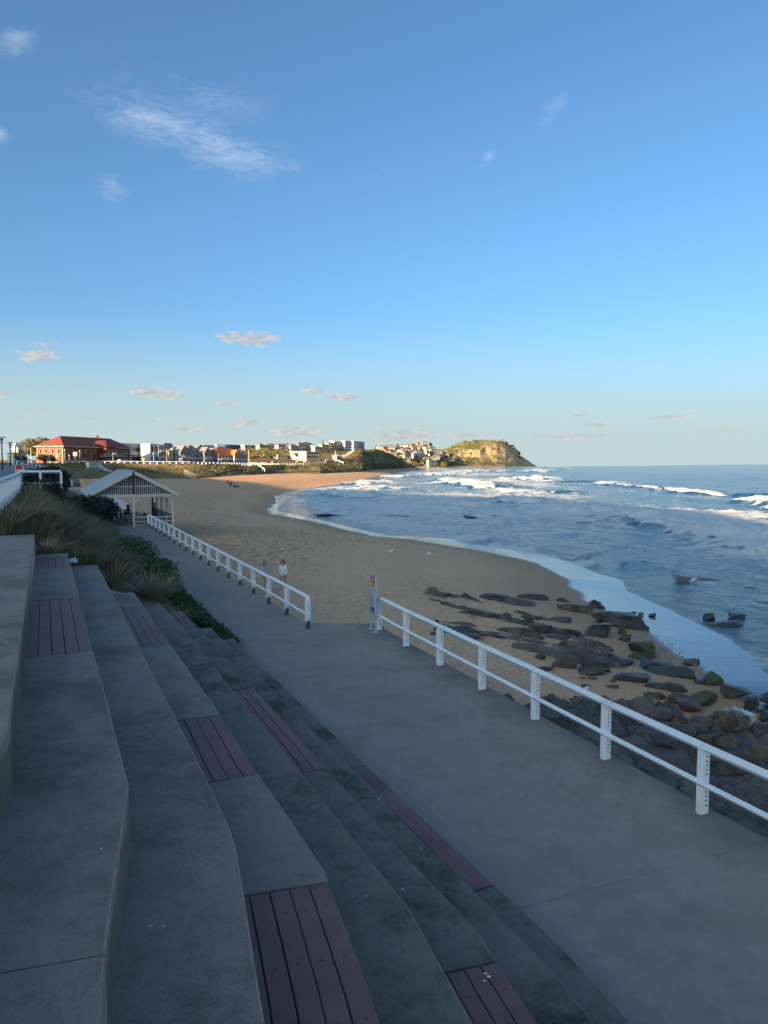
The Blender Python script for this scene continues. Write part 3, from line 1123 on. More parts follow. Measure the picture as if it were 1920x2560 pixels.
# ------------------------------------------------------------------ unseen hill added behind the camera, its crest shaped to shade the promenade
def build_shade_hill():
    M = land_material('shade_hill_scrub', (.03, .045, .012), (.07, .08, .03), (.15, .12, .06), (.3, .22, .14), (.25, .18, .11), .1, .3, .03, .3, .4)
    crest = [(70, -670, 97), (-83, -410, 98), (-199, -214, 98), (-214, -130, 98), (-277, -77, 98), (-318, -20, 98), (-344, 22, 98), (-358, 44, 95), (-366, 56, 84), (-380, 78, 30)]
    n = 110
    s = np.linspace(0, len(crest) - 1, n)
    cx, cy, cz = [np.interp(s, range(len(crest)), [c[i] for c in crest]) for i in range(3)]
    tx, ty = np.gradient(cx), np.gradient(cy)
    ln = np.hypot(tx, ty)
    nx, ny = ty / ln, -tx / ln                       # towards the sea
    offs = np.array([-420, -260, -140, -60, -20, 0, 16, 34, 60, 95, 130, 160])
    hz = np.array([.0, .4, .75, .95, 1.0, 1.0, .96, .84, .6, .32, .1, .0])
    X = cx[:, None] + nx[:, None] * offs[None]
    Y = cy[:, None] + ny[:, None] * offs[None]
    Z = 2.0 + (cz[:, None] - 2.0) * hz[None]
    Z = Z + fbm(X / 19, Y / 19, 77, 4) * 1.6 * (hz[None] > .2)
    me = grid_mesh('hill', np.stack([X, Y, Z], -1), None, [M])
    tag(link('hill', me), 'unseen scrubby hill added inland to cast the evening shade', kind='structure')


build_shade_hill()

# ================================================================== near structures
M_PROM = concrete_mat('promenade_concrete', (.29, .229, .196), (.36, .287, .246), (.17, .142, .116), .45, .25, edge=True)
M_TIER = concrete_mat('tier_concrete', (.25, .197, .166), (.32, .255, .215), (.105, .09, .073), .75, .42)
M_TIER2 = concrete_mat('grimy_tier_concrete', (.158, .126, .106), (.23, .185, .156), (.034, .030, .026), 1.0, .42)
M_RISE = concrete_mat('formed_concrete', (.33, .285, .22), (.43, .375, .295), (.19, .165, .13), .5, .8, (1, 1, .3))
M_NOSE = concrete_mat('worn_nosing', (.27, .23, .18), (.36, .31, .245), (.15, .13, .105), .5, 2.0)
M_PLANK = pmat('plum_plank', (.205, .082, .078), (.265, .115, .105), 3.0, stretch=(1, 1, 1), c3=(.145, .062, .060), s3=.9, t3=(.5, .7), rough=.62, bump=.25, bscale=40, bdist=.004)
M_BLACK = pmat('dark_fixing', (.012, .012, .014), rough=.6)
M_WHITE = pmat('white_paint', (.78, .79, .80), (.83, .84, .84), 2.5, rough=.5, c3=(.60, .60, .58), s3=1.6, t3=(.60, .78), bump=.1, bscale=30, bdist=.004)
M_STEEL = pmat('galvanised_steel', (.34, .35, .36), (.44, .45, .46), 8, rough=.45, metallic=.7)
M_FOOT = pmat('dark_foot', (.07, .07, .075), (.10, .10, .105), 8, rough=.6)


def inv(o):
    m = Matrix.Identity(4)
    while o is not None:
        m = Matrix.Translation(o.location) @ o.rotation_euler.to_matrix().to_4x4() @ m
        o = o.parent
    return m.inverted()


def W(mb, name, mats, parent=None, smooth=False, bevel=0.0, angle=35, label=None, bmat=-1):
    """build geometry given in world coordinates as a part of parent"""
    me = mb.mesh(name, mats, smooth, bevel, angle, bmat)
    if parent is not None:
        me.transform(inv(parent))
    o = link(name, me, parent)
    if label:
        o['label'] = label
    return o


def isect(pl, p, d):
    """where the line p + k d meets the polyline: (parameter, point), the meeting nearest to p"""
    best = None
    for i in range(len(pl) - 1):
        a, b = Vector(pl[i][:2]), Vector(pl[i + 1][:2])
        e = b - a
        den = d[0] * e.y - d[1] * e.x
        if abs(den) < 1e-9:
            continue
        w = a - Vector(p[:2])
        k = (w.x * e.y - w.y * e.x) / den
        f = (w.x * d[1] - w.y * d[0]) / den
        if -1e-6 <= f <= 1 + 1e-6:
            if best is None or abs(k) < best[0]:
                best = (abs(k), i + min(1, max(0, f)), a + e * f)
    return None if best is None else best[1:]


def sub(pl, t0, t1):
    def at(t):
        i = min(int(t), len(pl) - 2)
        return Vector(pl[i][:2]).lerp(Vector(pl[i + 1][:2]), t - i)
    out = [at(t0)]
    for i in range(int(math.floor(t0)) + 1, int(math.ceil(t1))):
        v = Vector(pl[i][:2])
        if (v - out[-1]).length > .02:
            out.append(v)
    e = at(t1)
    if (e - out[-1]).length > .005:
        out.append(e)
    return out


def offs_pl(pl, d):
    """polyline moved sideways by d (positive to the right of its direction)"""
    out = []
    for i, p in enumerate(pl):
        a, b = Vector(pl[max(0, i - 1)][:2]), Vector(pl[min(len(pl) - 1, i + 1)][:2])
        t = (b - a).normalized()
        out.append(Vector(p[:2]) + Vector((t.y, -t.x)) * d)
    return out


# ------------------------------------------------------------------ seating terrace
H_T = [0, 1.67, 2.12, 2.57, 3.02, 3.47, 3.92, 4.37, 4.82]
EDGE_PX = {
    1: [(86.8, 1336), (68.7, 1472), (44.6, 1650), (29, 1746), (23, 1824), (0, 1862)],
    2: [(169.5, 1382.7), (197.7, 1491.7), (232.7, 1628), (265, 1741.6), (296.6, 1867), (321.9, 1961), (306, 2079), (278, 2258), (262, 2389), (248.6, 2560)],
    3: [(241.8, 1411), (280.9, 1484), (348, 1617), (391.6, 1702.5), (442, 1799), (493, 1900), (571, 2059), (590, 2120), (608.5, 2226), (629.6, 2361), (662.7, 2560)],
    4: [(334, 1480), (357, 1511.5), (425.4, 1609.7), (477, 1681), (531.5, 1755.6), (622, 1900), (708.5, 2024.5), (811, 2176.7), (819, 2200), (855.6, 2292), (916, 2451.8), (952, 2560)],
    5: [(396.4, 1503.6), (454, 1565), (517, 1642), (594, 1741), (645, 1800), (752, 1931), (871, 2079), (964.7, 2198), (1016, 2259), (1032.6, 2286), (1108, 2424.7), (1183, 2560)],
    6: [(453, 1526.5), (505, 1578), (569, 1649.5), (634, 1718), (697.7, 1789), (769, 1866.5), (814, 1920.6), (904, 2017), (1004, 2128.5), (1105, 2233), (1197, 2331), (1239, 2399), (1346, 2560)],
    7: [(526.6, 1568.7), (567.6, 1609.7), (640, 1684), (690.6, 1734), (755.6, 1801), (815.9, 1859), (880, 1919), (1022, 2068), (1187.8, 2228.8), (1261.7, 2307), (1352, 2391.5), (1400, 2448.8)],
    8: [(584.5, 1596), (622, 1635), (668.8, 1682), (707, 1714.6), (796.6, 1801), (916.5, 1913), (1073, 2060), (1236, 2212), (1322, 2289), (1400, 2364), (1434, 2400), (1580, 2560)]}
EDGE = {}
for k_, pl_ in EDGE_PX.items():
    pts_ = [gp(x, y, CAMZ - H_T[k_]).to_2d() for x, y in pl_]
    d_ = (pts_[-1] - pts_[-2]).normalized()
    d_ = (d_ + Vector((.28, -.96)) * 2).normalized()
    while pts_[-1].y > -2.5:
        pts_.append(pts_[-1] + d_ * 1.5)
    EDGE[k_] = pts_
# (far end, near end) of each panel of planks on the nosing, and the plain joints, in photograph pixels
PLANKS = {2: [((171.7, 1392.8), (178, 1418.9)), ((198, 1493), (233.4, 1627.4))],
          4: [((357.9, 1514), (425.4, 1610)), ((549.5, 1785.7), (646.7, 1934)), ((819.5, 2202), (975, 2640))],
          6: [((453, 1526.5), (483, 1559.8)), ((632.6, 1718), (814, 1920.6)), ((1239, 2402), (1430, 2700))],
          8: [((621.8, 1635.5), (670, 1682.8)), ((916.5, 1913), (1236, 2213))]}
JOINTS = {1: [(68.5, 1473), (2, 2000)], 2: [(262, 2385)], 3: [(281, 1485.6), (347, 1617), (659, 2556)], 4: [(477, 1681)],
          5: [(597.8, 1742.3)], 7: [(815.9, 1859)], 8: []}


def build_terrace():
    root = thing('seating_terrace', 'stepped concrete seating terrace with panels of plum coloured planks', 'seating', (-3, 12, 0))
    nb = 0
    for k in range(1, 9):
        z = CAMZ - H_T[k]
        outer = EDGE[k]
        if k == 1:
            inner = offs_pl(outer, 5.5)
        else:
            inner = offs_pl(EDGE[k - 1], .03)
        # the tier's far end: square across
        lo = z - (.95 if k < 8 else .7)
        cuts = []
        for a, b in PLANKS.get(k, []):
            cuts += [(a, 'P'), (b, 'E')]
        for j in JOINTS.get(k, []):
            cuts.append((j, 'J'))
        ev = []
        for (x, y), typ in cuts:
            p = gp(x, y, z).to_2d()
            best = None
            for i in range(len(outer) - 1):
                a, b = outer[i], outer[i + 1]
                f = max(0, min(1, (p - a).dot(b - a) / (b - a).length_squared))
                q = a.lerp(b, f)
                if best is None or (q - p).length < best[0]:
                    best = ((q - p).length, i + f)
            ev.append((best[1], typ))
        ev.sort()
        ends = [(0.0, 'S')] + [e for e in ev if e[0] > .02] + [(len(outer) - 1.0, 'E')]
        plank_first = bool(ev) and ev[0][0] <= .02 and ev[0][1] == 'P'
        tier = link('tier', bpy.data.meshes.new('tier_core'), root)
        core = MB()
        core.prism([tuple(v) for v in outer] + [tuple(v) for v in offs_pl(inner, 0)[::-1]], lo - .4, z - .09)
        cme = core.mesh('tier_core', M_RISE)
        cme.transform(inv(root))
        tier.data = cme

        def inner_at(t):
            i = min(int(t), len(outer) - 2)
            p = outer[i].lerp(outer[i + 1], t - i)
            d = (outer[i + 1] - outer[i]).normalized()
            n = Vector((d.y, -d.x))
            r = isect(inner, p, n)
            return (r[1] if r and (r[1] - p).length < 8 else p + n * .72), (r[0] if r else None), p, n
        for e0, e1 in zip(ends[:-1], ends[1:]):
            isplank = e0[1] == 'P' or (e0[1] == 'S' and plank_first)
            gap = .006
            t0, t1 = e0[0] + 1e-4, e1[0] - 1e-4
            seg = sub(outer, t0, t1)
            if (seg[0] - seg[-1]).length < .05:
                continue
            d0, d1 = (seg[1] - seg[0]).normalized(), (seg[-1] - seg[-2]).normalized()
            seg[0] = seg[0] + d0 * gap
            seg[-1] = seg[-1] - d1 * gap
            i0, ip0, _, _ = inner_at(t0)
            i1, ip1, _, _ = inner_at(t1)
            if ip0 is None or ip1 is None or ip1 <= ip0:
                ins = [i0 + d0 * gap, i1 - d1 * gap]
            else:
                ins = sub(inner, ip0, ip1)
                ins[0] = ins[0] + d0 * gap
                ins[-1] = ins[-1] - d1 * gap
            poly = [tuple(v) for v in seg] + [tuple(v) for v in ins[::-1]]
            if not isplank:
                mb = MB()
                mb.prism(poly, lo, z)
                oset = {(round(v[0], 4), round(v[1], 4)) for v in [tuple(q) for q in seg]}
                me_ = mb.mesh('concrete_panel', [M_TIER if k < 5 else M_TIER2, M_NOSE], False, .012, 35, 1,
                              lambda e: e.verts[0].co.z > z - .001 and e.verts[1].co.z > z - .001 and min((e.verts[0].co.xy - q).length for q in seg) < .03 and min((e.verts[1].co.xy - q).length for q in seg) < .03)
                me_.transform(inv(root))
                link('concrete_panel', me_, tier)
            else:
                mb = MB()
                mb.prism(poly, lo, z - .055)
                W(mb, 'concrete_panel', [M_BLACK], tier)
                wd = .142
                wide = min((seg[0] - ins[0]).length, (seg[-1] - ins[-1]).length)
                npl = 5 if k > 1 else 6
                for j in range(npl):
                    a = [v for v in offs_pl(seg, j * wd + .004)]
                    b = [v for v in offs_pl(seg, (j + 1) * wd - .004)]
                    a[0], a[-1] = a[0] + d0 * .012, a[-1] - d1 * .012
                    b[0], b[-1] = b[0] + d0 * .012, b[-1] - d1 * .012
                    mb = MB()
                    zz = z - .004 - (.002 * ((j * 7 + k) % 3))
                    mb.prism([tuple(v) for v in a] + [tuple(v) for v in b[::-1]], zz - .045, zz, 0)
                    mid = [p.lerp(q, .5) for p, q in zip(a, b)]
                    ln = (mid[-1] - mid[0]).length
                    m = max(2, round(ln / .48))
                    pl3 = mid
                    lens = [0]
                    for p, q in zip(pl3[:-1], pl3[1:]):
                        lens.append(lens[-1] + (q - p).length)
                    for i in range(m):
                        s = (i + .5) / m * lens[-1]
                        for u in range(len(pl3) - 1):
                            if lens[u] <= s <= lens[u + 1]:
                                c = pl3[u].lerp(pl3[u + 1], (s - lens[u]) / (lens[u + 1] - lens[u]))
                                mb.add([(c.x + .0085 * math.cos(q * math.pi / 3), c.y + .0085 * math.sin(q * math.pi / 3), zz + .0012) for q in range(6)], [(0, 1, 2, 3, 4, 5)], 1)
                                break
                    W(mb, 'plank', [M_PLANK, M_BLACK], tier, bevel=.004)
                    nb += 1


build_terrace()

# ------------------------------------------------------------------ promenade
F_R = [Vector((8.95, .87)), Vector((8.12, 2.92)), Vector((7.28, 4.98)), Vector((6.44, 7.02)), Vector((5.62, 8.95)), Vector((4.81, 10.87)), Vector((3.96, 12.92)), Vector((3.12, 14.97)),
       Vector((2.29, 17.0)), Vector((1.46, 19.06)), Vector((.64, 21.1)), Vector((-.15, 23.15))]
F_L0, F_L1 = Vector((-2.43, 23.35)), Vector((-19.55, 61.1))
LDIR = (F_L1 - F_L0).normalized()
LRT = Vector((LDIR.y, -LDIR.x))


def build_promenade():
    root = thing('promenade', 'grey concrete promenade of jointed slabs along the beach', None, (0, 20, 0))
    root['kind'] = 'structure'
    right = [F_R[0] + (F_R[0] - F_R[1]) * 3] + list(F_R)
    right = [v + Vector((.924, .38)) * .22 for v in right]
    right += [Vector((-.12, 24.05)), Vector((-2.36, 24.15))]
    right += [F_L0 + LDIR * s + LRT * .16 for s in (1.2, 10, 20, 30, 40.6)]
    right += [F_L0 + LDIR * s + LRT * .16 for s in (60, 80, 96)]
    left = [Vector(v) for v in EDGE[8]][::-1]
    left = [v for v in left if v.y < 19.6]
    left = [Vector(v) for v in offs_pl(left, .05)] if False else left
    left = [v + Vector((-.25, -.05)) for v in left] + [F_L0 + LDIR * s - LRT * 2.95 for s in (-1, 5, 20, 40, 60, 80, 96)]
    cuts = []
    for s in np.arange(-3, 6):                                   # near part: joints seen at about 8.4 and 12.6 m
        p = Vector((2.9, 9.0)) + Vector((-.40, .917)) * (4.55 * s)
        cuts.append((p, Vector((.925, .385))))
    for s in np.arange(4.3, 92, 4.55):
        cuts.append((F_L0 + LDIR * s - LRT * 1.3, LRT))
    pr = []
    for p, d in cuts:
        a, b = isect(left, p, d), isect(right, p, d)
        if a and b and (not pr or (a[0] > pr[-1][0][0] and b[0] > pr[-1][1][0])):
            pr.append((a, b))
    for (a0, b0), (a1, b1) in zip(pr[:-1], pr[1:]):
        l, r = sub(left, a0[0], a1[0]), sub(right, b0[0], b1[0])
        g = .004
        dl, dr = (l[-1] - l[0]).normalized() * g, (r[-1] - r[0]).normalized() * g
        l[0], r[0], l[-1], r[-1] = l[0] + dl, r[0] + dr, l[-1] - dl, r[-1] - dr
        mb = MB()
        mb.prism([tuple(v) for v in l] + [tuple(v) for v in r[::-1]], -.24, 0)
        W(mb, 'slab', [M_PROM], root, bevel=.007)
    mb = MB()
    ins = Vector((-.03, -.012))
    mb.prism([tuple(v) for v in left] + [tuple(v + ins) for v in right[::-1]], -3.6, -.245)
    W(mb, 'sea_wall', [M_RISE], root)
    # concrete apron that carries the seaward half of the pavilion
    mb = MB()
    o = F_L0 + LDIR * 41.0
    mb.obox((o.x, o.y, 0), (LRT.x, LRT.y, 0), (LDIR.x, LDIR.y, 0), UP, (.17, 2.35), (0, 14.4), (-2.2, -.004))
    W(mb, 'pavilion_apron', [M_PROM], root, bevel=.01)


build_promenade()


# ------------------------------------------------------------------ white fences of diamond rails, slotted posts and wires
def diamond(mb, a, b, h, mi=0):
    a, b = Vector(a), Vector(b)
    d = (b - a).normalized()
    x = d.cross(UP).normalized()
    z = x.cross(d)
    vs = []
    for p in (a, b):
        vs += [p + z * h, p + x * h, p - z * h, p - x * h]
    return mb.add(vs, [(0, 4, 5, 1), (1, 5, 6, 2), (2, 6, 7, 3), (3, 7, 4, 0), (0, 1, 2, 3), (7, 6, 5, 4)], mi)


def rail_fence(label, posts, group=None, feet=False, wires=True, H=1.0, zs=None, cat='fence', w_across=.16, w_along=.10, name='rail_fence'):
    zs = zs or [0.0] * len(posts)
    P3 = [Vector((p[0], p[1], z)) for p, z in zip(posts, zs)]
    root = thing(name, label, cat, tuple(P3[0]), 0, group)
    n = len(P3)
    dirs = [((P3[min(i + 1, n - 1)] - P3[max(i - 1, 0)]) * Vector((1, 1, 0))).normalized() for i in range(n)]
    for i, p in enumerate(P3):
        d = dirs[i]
        r = Vector((d.y, -d.x, 0))
        mb = MB()
        zb = .20 if feet else -.05
        mb.obox(p, r, d, UP, (-w_across / 2, w_across / 2), (-w_along / 2, w_along / 2), (zb, H - .015))
        if wires:
            for q in range(12):
                z = .14 + q * .068
                if abs(z - .5) < .05 or z < zb + .03:
                    continue
                for e_ in (-1, 1):
                    y0, y1 = sorted((e_ * (w_along / 2 - .01), e_ * (w_along / 2 + .03)))
                    mb.obox(p, r, d, UP, (-.005, .022), (y0, y1), (z - .005, z + .005), 1)
        po = W(mb, 'post', [M_WHITE, M_BLACK], root, bevel=.006)
        if feet:
            mb = MB()
            mb.obox(p, r, d, UP, (-.055, .055), (-w_along / 2 - .006, w_along / 2 + .006), (0, .26))
            mb.obox(p, r, d, UP, (-.10, .10), (-.09, .09), (0, .012))
            W(mb, 'post_foot', [M_FOOT], po)
    for i in range(n - 1):
        d = (P3[i + 1] - P3[i]).normalized()
        r = Vector((d.y, -d.x, 0)).normalized()
        mb = MB()
        diamond(mb, P3[i] + UP * (H + .015) + d * .008, P3[i + 1] + UP * (H + .015) - d * .008, .072)
        W(mb, 'top_rail', [M_WHITE], root)
        mb = MB()
        o = -r * (w_across / 2 + .02)
        diamond(mb, P3[i] + UP * .5 + o + d * .004, P3[i + 1] + UP * .5 + o - d * .004, .05)
        W(mb, 'lower_rail', [M_WHITE], root)
    if wires:
        for q in range(12):
            z = .14 + q * .068
            if abs(z - .5) < .05:
                continue
            mb = MB()
            for a, b in zip(P3[:-1], P3[1:]):
                mb.tube([a + UP * z, b + UP * z], .0012, 4, cap=False)
            W(mb, 'wire', [M_STEEL], root)
    return root


rail_fence('white timber rail fence with wires running down the seaward side of the near promenade', F_R)
nL = 18
FL = [F_L0 + LDIR * (2.29 * i) for i in range(nL + 1)]
rail_fence('long white rail fence on dark post feet receding from the beach gap to the pavilion', FL, feet=True)
FB = [F_L0 + LDIR * (56.6 + 2.3 * i) for i in range(9)]
rail_fence('white rail fence beyond the pavilion ending in a square return', FB + [FB[-1] - LRT * 1.6], wires=False, H=1.0)


# ------------------------------------------------------------------ beach safety sign on two posts
def build_sign():
    p = gp(941, 1580, 0)
    q = gp(926, 1573, 0)
    d = Vector((p.x - q.x, p.y - q.y, 0))
    d = Vector((.33, -.944, 0)).normalized()
    w = .47
    c = (p + q) / 2
    nrm = Vector((d.y, -d.x, 0))
    if nrm.x > 0:
        nrm = -nrm
    root = thing('beach_sign', 'tall beach safety sign with red and yellow warnings and pictograms by the fence end', 'sign', tuple(c))
    red = pmat('sign_red', (.52, .03, .035), rough=.45)
    yel = pmat('sign_yellow', (.75, .55, .04), rough=.45)
    blu = pmat('sign_blue', (.015, .05, .20), rough=.45)
    wht = pmat('sign_white', (.52, .54, .56), rough=.45)
    gry = pmat('sign_grey', (.46, .48, .50), rough=.4, metallic=.4)
    for s in (-1, 1):
        mb = MB()
        mb.obox(c + d * (s * w / 2), d, nrm, UP, (-.035, .035), (-.035, .035), (0, 1.80 if s > 0 else 1.86))
        mb.obox(c + d * (s * w / 2), d, nrm, UP, (-.09, .09), (-.09, .09), (0, .012))
        W(mb, 'post', [gry], root, bevel=.004)

    def panel(nm, z0, z1, m):
        mb = MB()
        mb.obox(c + nrm * .04, d, nrm, UP, (-w / 2 + .03, w / 2 - .03), (0, .012), (z0, z1))
        return W(mb, nm, [m], root)

    def marks(par, rects, m, nm='lettering'):
        mb = MB()
        for x0, x1, z0, z1 in rects:
            mb.obox(c + nrm * .0525, d, nrm, UP, (x0, x1), (0, .002), (z0, z1))
        return W(mb, nm, [m], par)
    a = panel('red_panel', 1.52, 1.74, red)
    rr = random.Random(2)

    def line(x0, x1, z, h):
        out, x = [], x0
        while x < x1 - .02:
            wd = rr.uniform(.02, .05)
            out.append((x, min(x1, x + wd), z, z + h))
            x += wd + .012
        return out
    marks(a, line(-.18, .18, 1.68, .028) + line(-.18, .18, 1.63, .028) + line(-.18, .18, 1.575, .036), wht)
    b = panel('yellow_panel', 1.38, 1.515, yel)
    mb = MB()
    for x, z in ((-.17, 1.405), (-.10, 1.405)):
        o = c + nrm * .0525
        v = [o + d * (x - .03) + UP * z, o + d * (x + .03) + UP * z, o + d * x + UP * (z + .07)]
        mb.add(v + [t + nrm * .002 for t in v], [(3, 4, 5), (0, 2, 1), (0, 1, 4, 3), (1, 2, 5, 4), (2, 0, 3, 5)])
    W(mb, 'warning_triangle', [M_BLACK], b)
    marks(b, line(-.03, .19, 1.465, .022) + line(-.03, .19, 1.42, .022), M_BLACK)
    e = panel('pictogram_panel', .78, 1.375, wht)
    mb = MB()
    for i in range(4):
        for j in range(5):
            x, z = -.165 + i * .11, .86 + j * .108
            if j < 3:
                mb.obox(c + nrm * .0525, d, nrm, UP, (x - .034, x + .034), (0, .002), (z - .036, z + .036))
            else:
                mb.obox(c + nrm * .0525, d, nrm, UP, (x - .012, x + .012), (0, .002), (z - .03, z + .02))
                mb.obox(c + nrm * .0525, d, nrm, UP, (x - .03, x + .03), (0, .002), (z - .002, z + .012))
                mb.obox(c + nrm * .0525, d, nrm, UP, (x - .009, x + .009), (0, .002), (z + .026, z + .044))
    W(mb, 'pictogram', [blu], e)
    f = panel('blue_panel', .58, .775, blu)
    marks(f, [(-.17, -.13, .70, .745), (-.09, -.05, .70, .745)] + line(-.17, .17, .66, .012) + line(-.17, .17, .635, .012) + line(-.17, .1, .61, .012), wht)


build_sign()

# ================================================================== planted bank and plants
def tint_mat(name, cols, rough=.7, trans=0.0):
    m = bpy.data.materials.new(name)
    m.use_nodes = True
    N, L = m.node_tree.nodes, m.node_tree.links
    b = N['Principled BSDF']
    b.inputs['Roughness'].default_value = rough
    b.inputs['Specular IOR Level'].default_value = .25
    a = N.new('ShaderNodeAttribute')
    a.attribute_name = 'tint'
    r = N.new('ShaderNodeValToRGB')
    r.color_ramp.elements[0].color = (*cols[0], 1)
    r.color_ramp.elements[1].color = (*cols[-1], 1)
    for i, c in enumerate(cols[1:-1]):
        e = r.color_ramp.elements.new((i + 1) / (len(cols) - 1))
        e.color = (*c, 1)
    L.new(a.outputs['Fac'], r.inputs[0])
    L.new(r.outputs[0], b.inputs['Base Color'])
    return m


M_TUSS = tint_mat('tussock_blades', [(.075, .072, .034), (.17, .155, .082), (.31, .265, .165), (.50, .42, .29)])
M_GREEN = tint_mat('green_leaves', [(.014, .032, .008), (.034, .085, .017), (.066, .14, .026), (.11, .175, .04)], .55)
M_DARKL = tint_mat('dark_leaves', [(.010, .014, .006), (.022, .030, .011), (.045, .052, .020)], .6)
M_OLIVE = tint_mat('olive_leaves', [(.040, .048, .016), (.095, .095, .038), (.19, .165, .075), (.29, .23, .12)], .7)
M_PINE = tint_mat('pine_needles', [(.010, .018, .008), (.025, .040, .016), (.045, .060, .025)], .7)
M_BARK = pmat('bark', (.10, .075, .05), (.18, .14, .10), 6, rough=.9, bump=.6, bscale=14)
M_SOIL = pmat('planting_soil', (.045, .038, .024), (.09, .075, .045), 2.5, rough=.95, bump=.8, bscale=8, bdist=.08)
M_PATH = pmat('upper_path', (.16, .155, .145), (.21, .205, .195), 1.2, rough=.9)
RNG = np.random.default_rng(7)


def blades(cx, cy, cz, n, ln, spread, width, lean=(0, 0), rng=RNG, tlo=0., thi=1.):
    """one tussock: arching blades from a crown; returns points, quads, tints"""
    a = rng.uniform(0, 2 * math.pi, n)
    out = np.sqrt(rng.uniform(0, 1, n))
    L = ln * rng.uniform(.6, 1.1, n)
    bx, by = cx + np.cos(a) * out * spread * .25, cy + np.sin(a) * out * spread * .25
    dx, dy = np.cos(a) * out + lean[0], np.sin(a) * out + lean[1]
    P, F, T = [], [], []
    ts = [0, .4, .75, 1.0]
    ws = [1, .85, .5, .12]
    px, py = -np.sin(a), np.cos(a)
    rows = []
    for t, w in zip(ts, ws):
        hx = bx + dx * L * .85 * t ** 1.5
        hy = by + dy * L * .85 * t ** 1.5
        hz = cz + L * (t - .42 * out * t ** 2.2)
        rows.append(np.stack([np.stack([hx - px * width * w / 2, hy - py * width * w / 2, hz], -1), np.stack([hx + px * width * w / 2, hy + py * width * w / 2, hz], -1)], 1))
    V = np.stack(rows, 1).reshape(n, 8, 3)
    base = np.arange(n)[:, None] * 8
    q = np.concatenate([base + np.array([[2 * i, 2 * i + 1, 2 * i + 3, 2 * i + 2]]) for i in range(3)], 0)
    tt = np.repeat(rng.uniform(tlo, thi, n), 8)
    return V.reshape(-1, 3), q, tt


def join(parts):
    P, F, T, n = [], [], [], 0
    for p, f, t in parts:
        P.append(p)
        F.append(f + n)
        T.append(t)
        n += len(p)
    return np.concatenate(P), np.concatenate(F), np.concatenate(T)


def leaves(ells, n, size, rng=RNG, shell=.55, up=.3, aspect=.55, tcont=.5):
    """leaf quads through the volume of several ellipsoids (cx, cy, cz, rx, ry, rz)"""
    E = np.array(ells, float)
    wt = (E[:, 3] * E[:, 4] * E[:, 5]) ** (2 / 3)
    k = rng.choice(len(E), n, p=wt / wt.sum())
    d = rng.normal(size=(n, 3))
    d /= np.linalg.norm(d, axis=1)[:, None]
    rad = shell + (1 - shell) * rng.uniform(0, 1, n) ** .6
    C = E[k, :3] + d * E[k, 3:] * rad[:, None]
    nrm = d + rng.normal(size=(n, 3)) * .8 + np.array([0, 0, up])
    nrm /= np.linalg.norm(nrm, axis=1)[:, None]
    u = np.cross(nrm, rng.normal(size=(n, 3)))
    u /= np.linalg.norm(u, axis=1)[:, None] + 1e-9
    v = np.cross(nrm, u)
    s = size * rng.uniform(.6, 1.3, n)[:, None]
    V = np.stack([C - u * s - v * s * aspect * .2, C - v * s * aspect, C + u * s, C + v * s * aspect], 1)
    F = np.arange(n * 4).reshape(n, 4)
    cl = vn(C[:, 0] * 2.2 / max(.2, size * 9) + C[:, 2], C[:, 1] * 2.2 / max(.2, size * 9), 3)
    t = np.clip(rng.uniform(0, 1, n) * (1 - tcont) + cl * tcont, 0, 1)
    return V.reshape(-1, 3), F, np.repeat(t, 4)


def bank_xy(s, t):
    v = F_L0 + LDIR * s - LRT * (2.9 + t)
    return v


def bank_z(s, t):
    t = t - 1.5 * sstep(37, 41, s) * sstep(60, 56, s)
    top = 3.62 + 1.3 * sstep(20, 90, s)
    z = np.minimum(.06 + np.maximum(t, 0) * .665, top)
    return z * sstep(128, 100, s) - 1.4 * sstep(100, 128, s)


def build_bank():
    s = np.concatenate([np.linspace(-3.3, 60, 130), np.linspace(60, 128, 60)[1:]])
    t = np.concatenate([np.linspace(-.25, 6, 36), np.linspace(6, 30, 12)[1:]])
    S, T = np.meshgrid(s, t, indexing='ij')
    X = F_L0.x + LDIR.x * S - LRT.x * (2.9 + T)
    Y = F_L0.y + LDIR.y * S - LRT.y * (2.9 + T)
    Z = bank_z(S, T)
    Z = Z + fbm(X / 1.3, Y / 1.3, 91, 3) * .12 * (T > .1) * (T < 5.6) - .5 * sstep(-2.3, -3.3, S)
    Z = np.where(T < 0, -.3, Z)
    me = grid_mesh('planted_bank', np.stack([X, Y, Z], -1), None, [M_SOIL])
    tag(link('planted_bank', me), 'planted bank between the promenade and the upper path', kind='structure')
    V = np.stack([F_L0.x + LDIR.x * S[:, :2] - LRT.x * (2.9 + np.array([6.1, 10.])[None]), F_L0.y + LDIR.y * S[:, :2] - LRT.y * (2.9 + np.array([6.1, 10.])[None]),
                  bank_z(S[:, :2], S[:, :2] * 0 + 9) + .03], -1)
    V[..., 0] = F_L0.x + LDIR.x * S[:, :2] - LRT.x * (2.9 + np.array([6.1, 10.])[None])
    me = grid_mesh('upper_path', V[S[:, 0] < 100], None, [M_PATH])
    tag(link('upper_path', me), 'paved upper path along the top of the bank', kind='structure')


build_bank()


def plant(name, label, cat, loc, parts, mat, group=None, crown='foliage', stem=None):
    root = thing(name, label, cat, loc, 0, group)
    P, F, T = join(parts)
    me = soup_mesh(crown, P, F, [mat], T)
    me.transform(inv(root))
    link(crown, me, root)
    if stem:
        mb = MB()
        for pts, r in stem:
            mb.tube(pts, r, 7)
        W(mb, 'stem', [M_BARK], root, smooth=True)
    return root


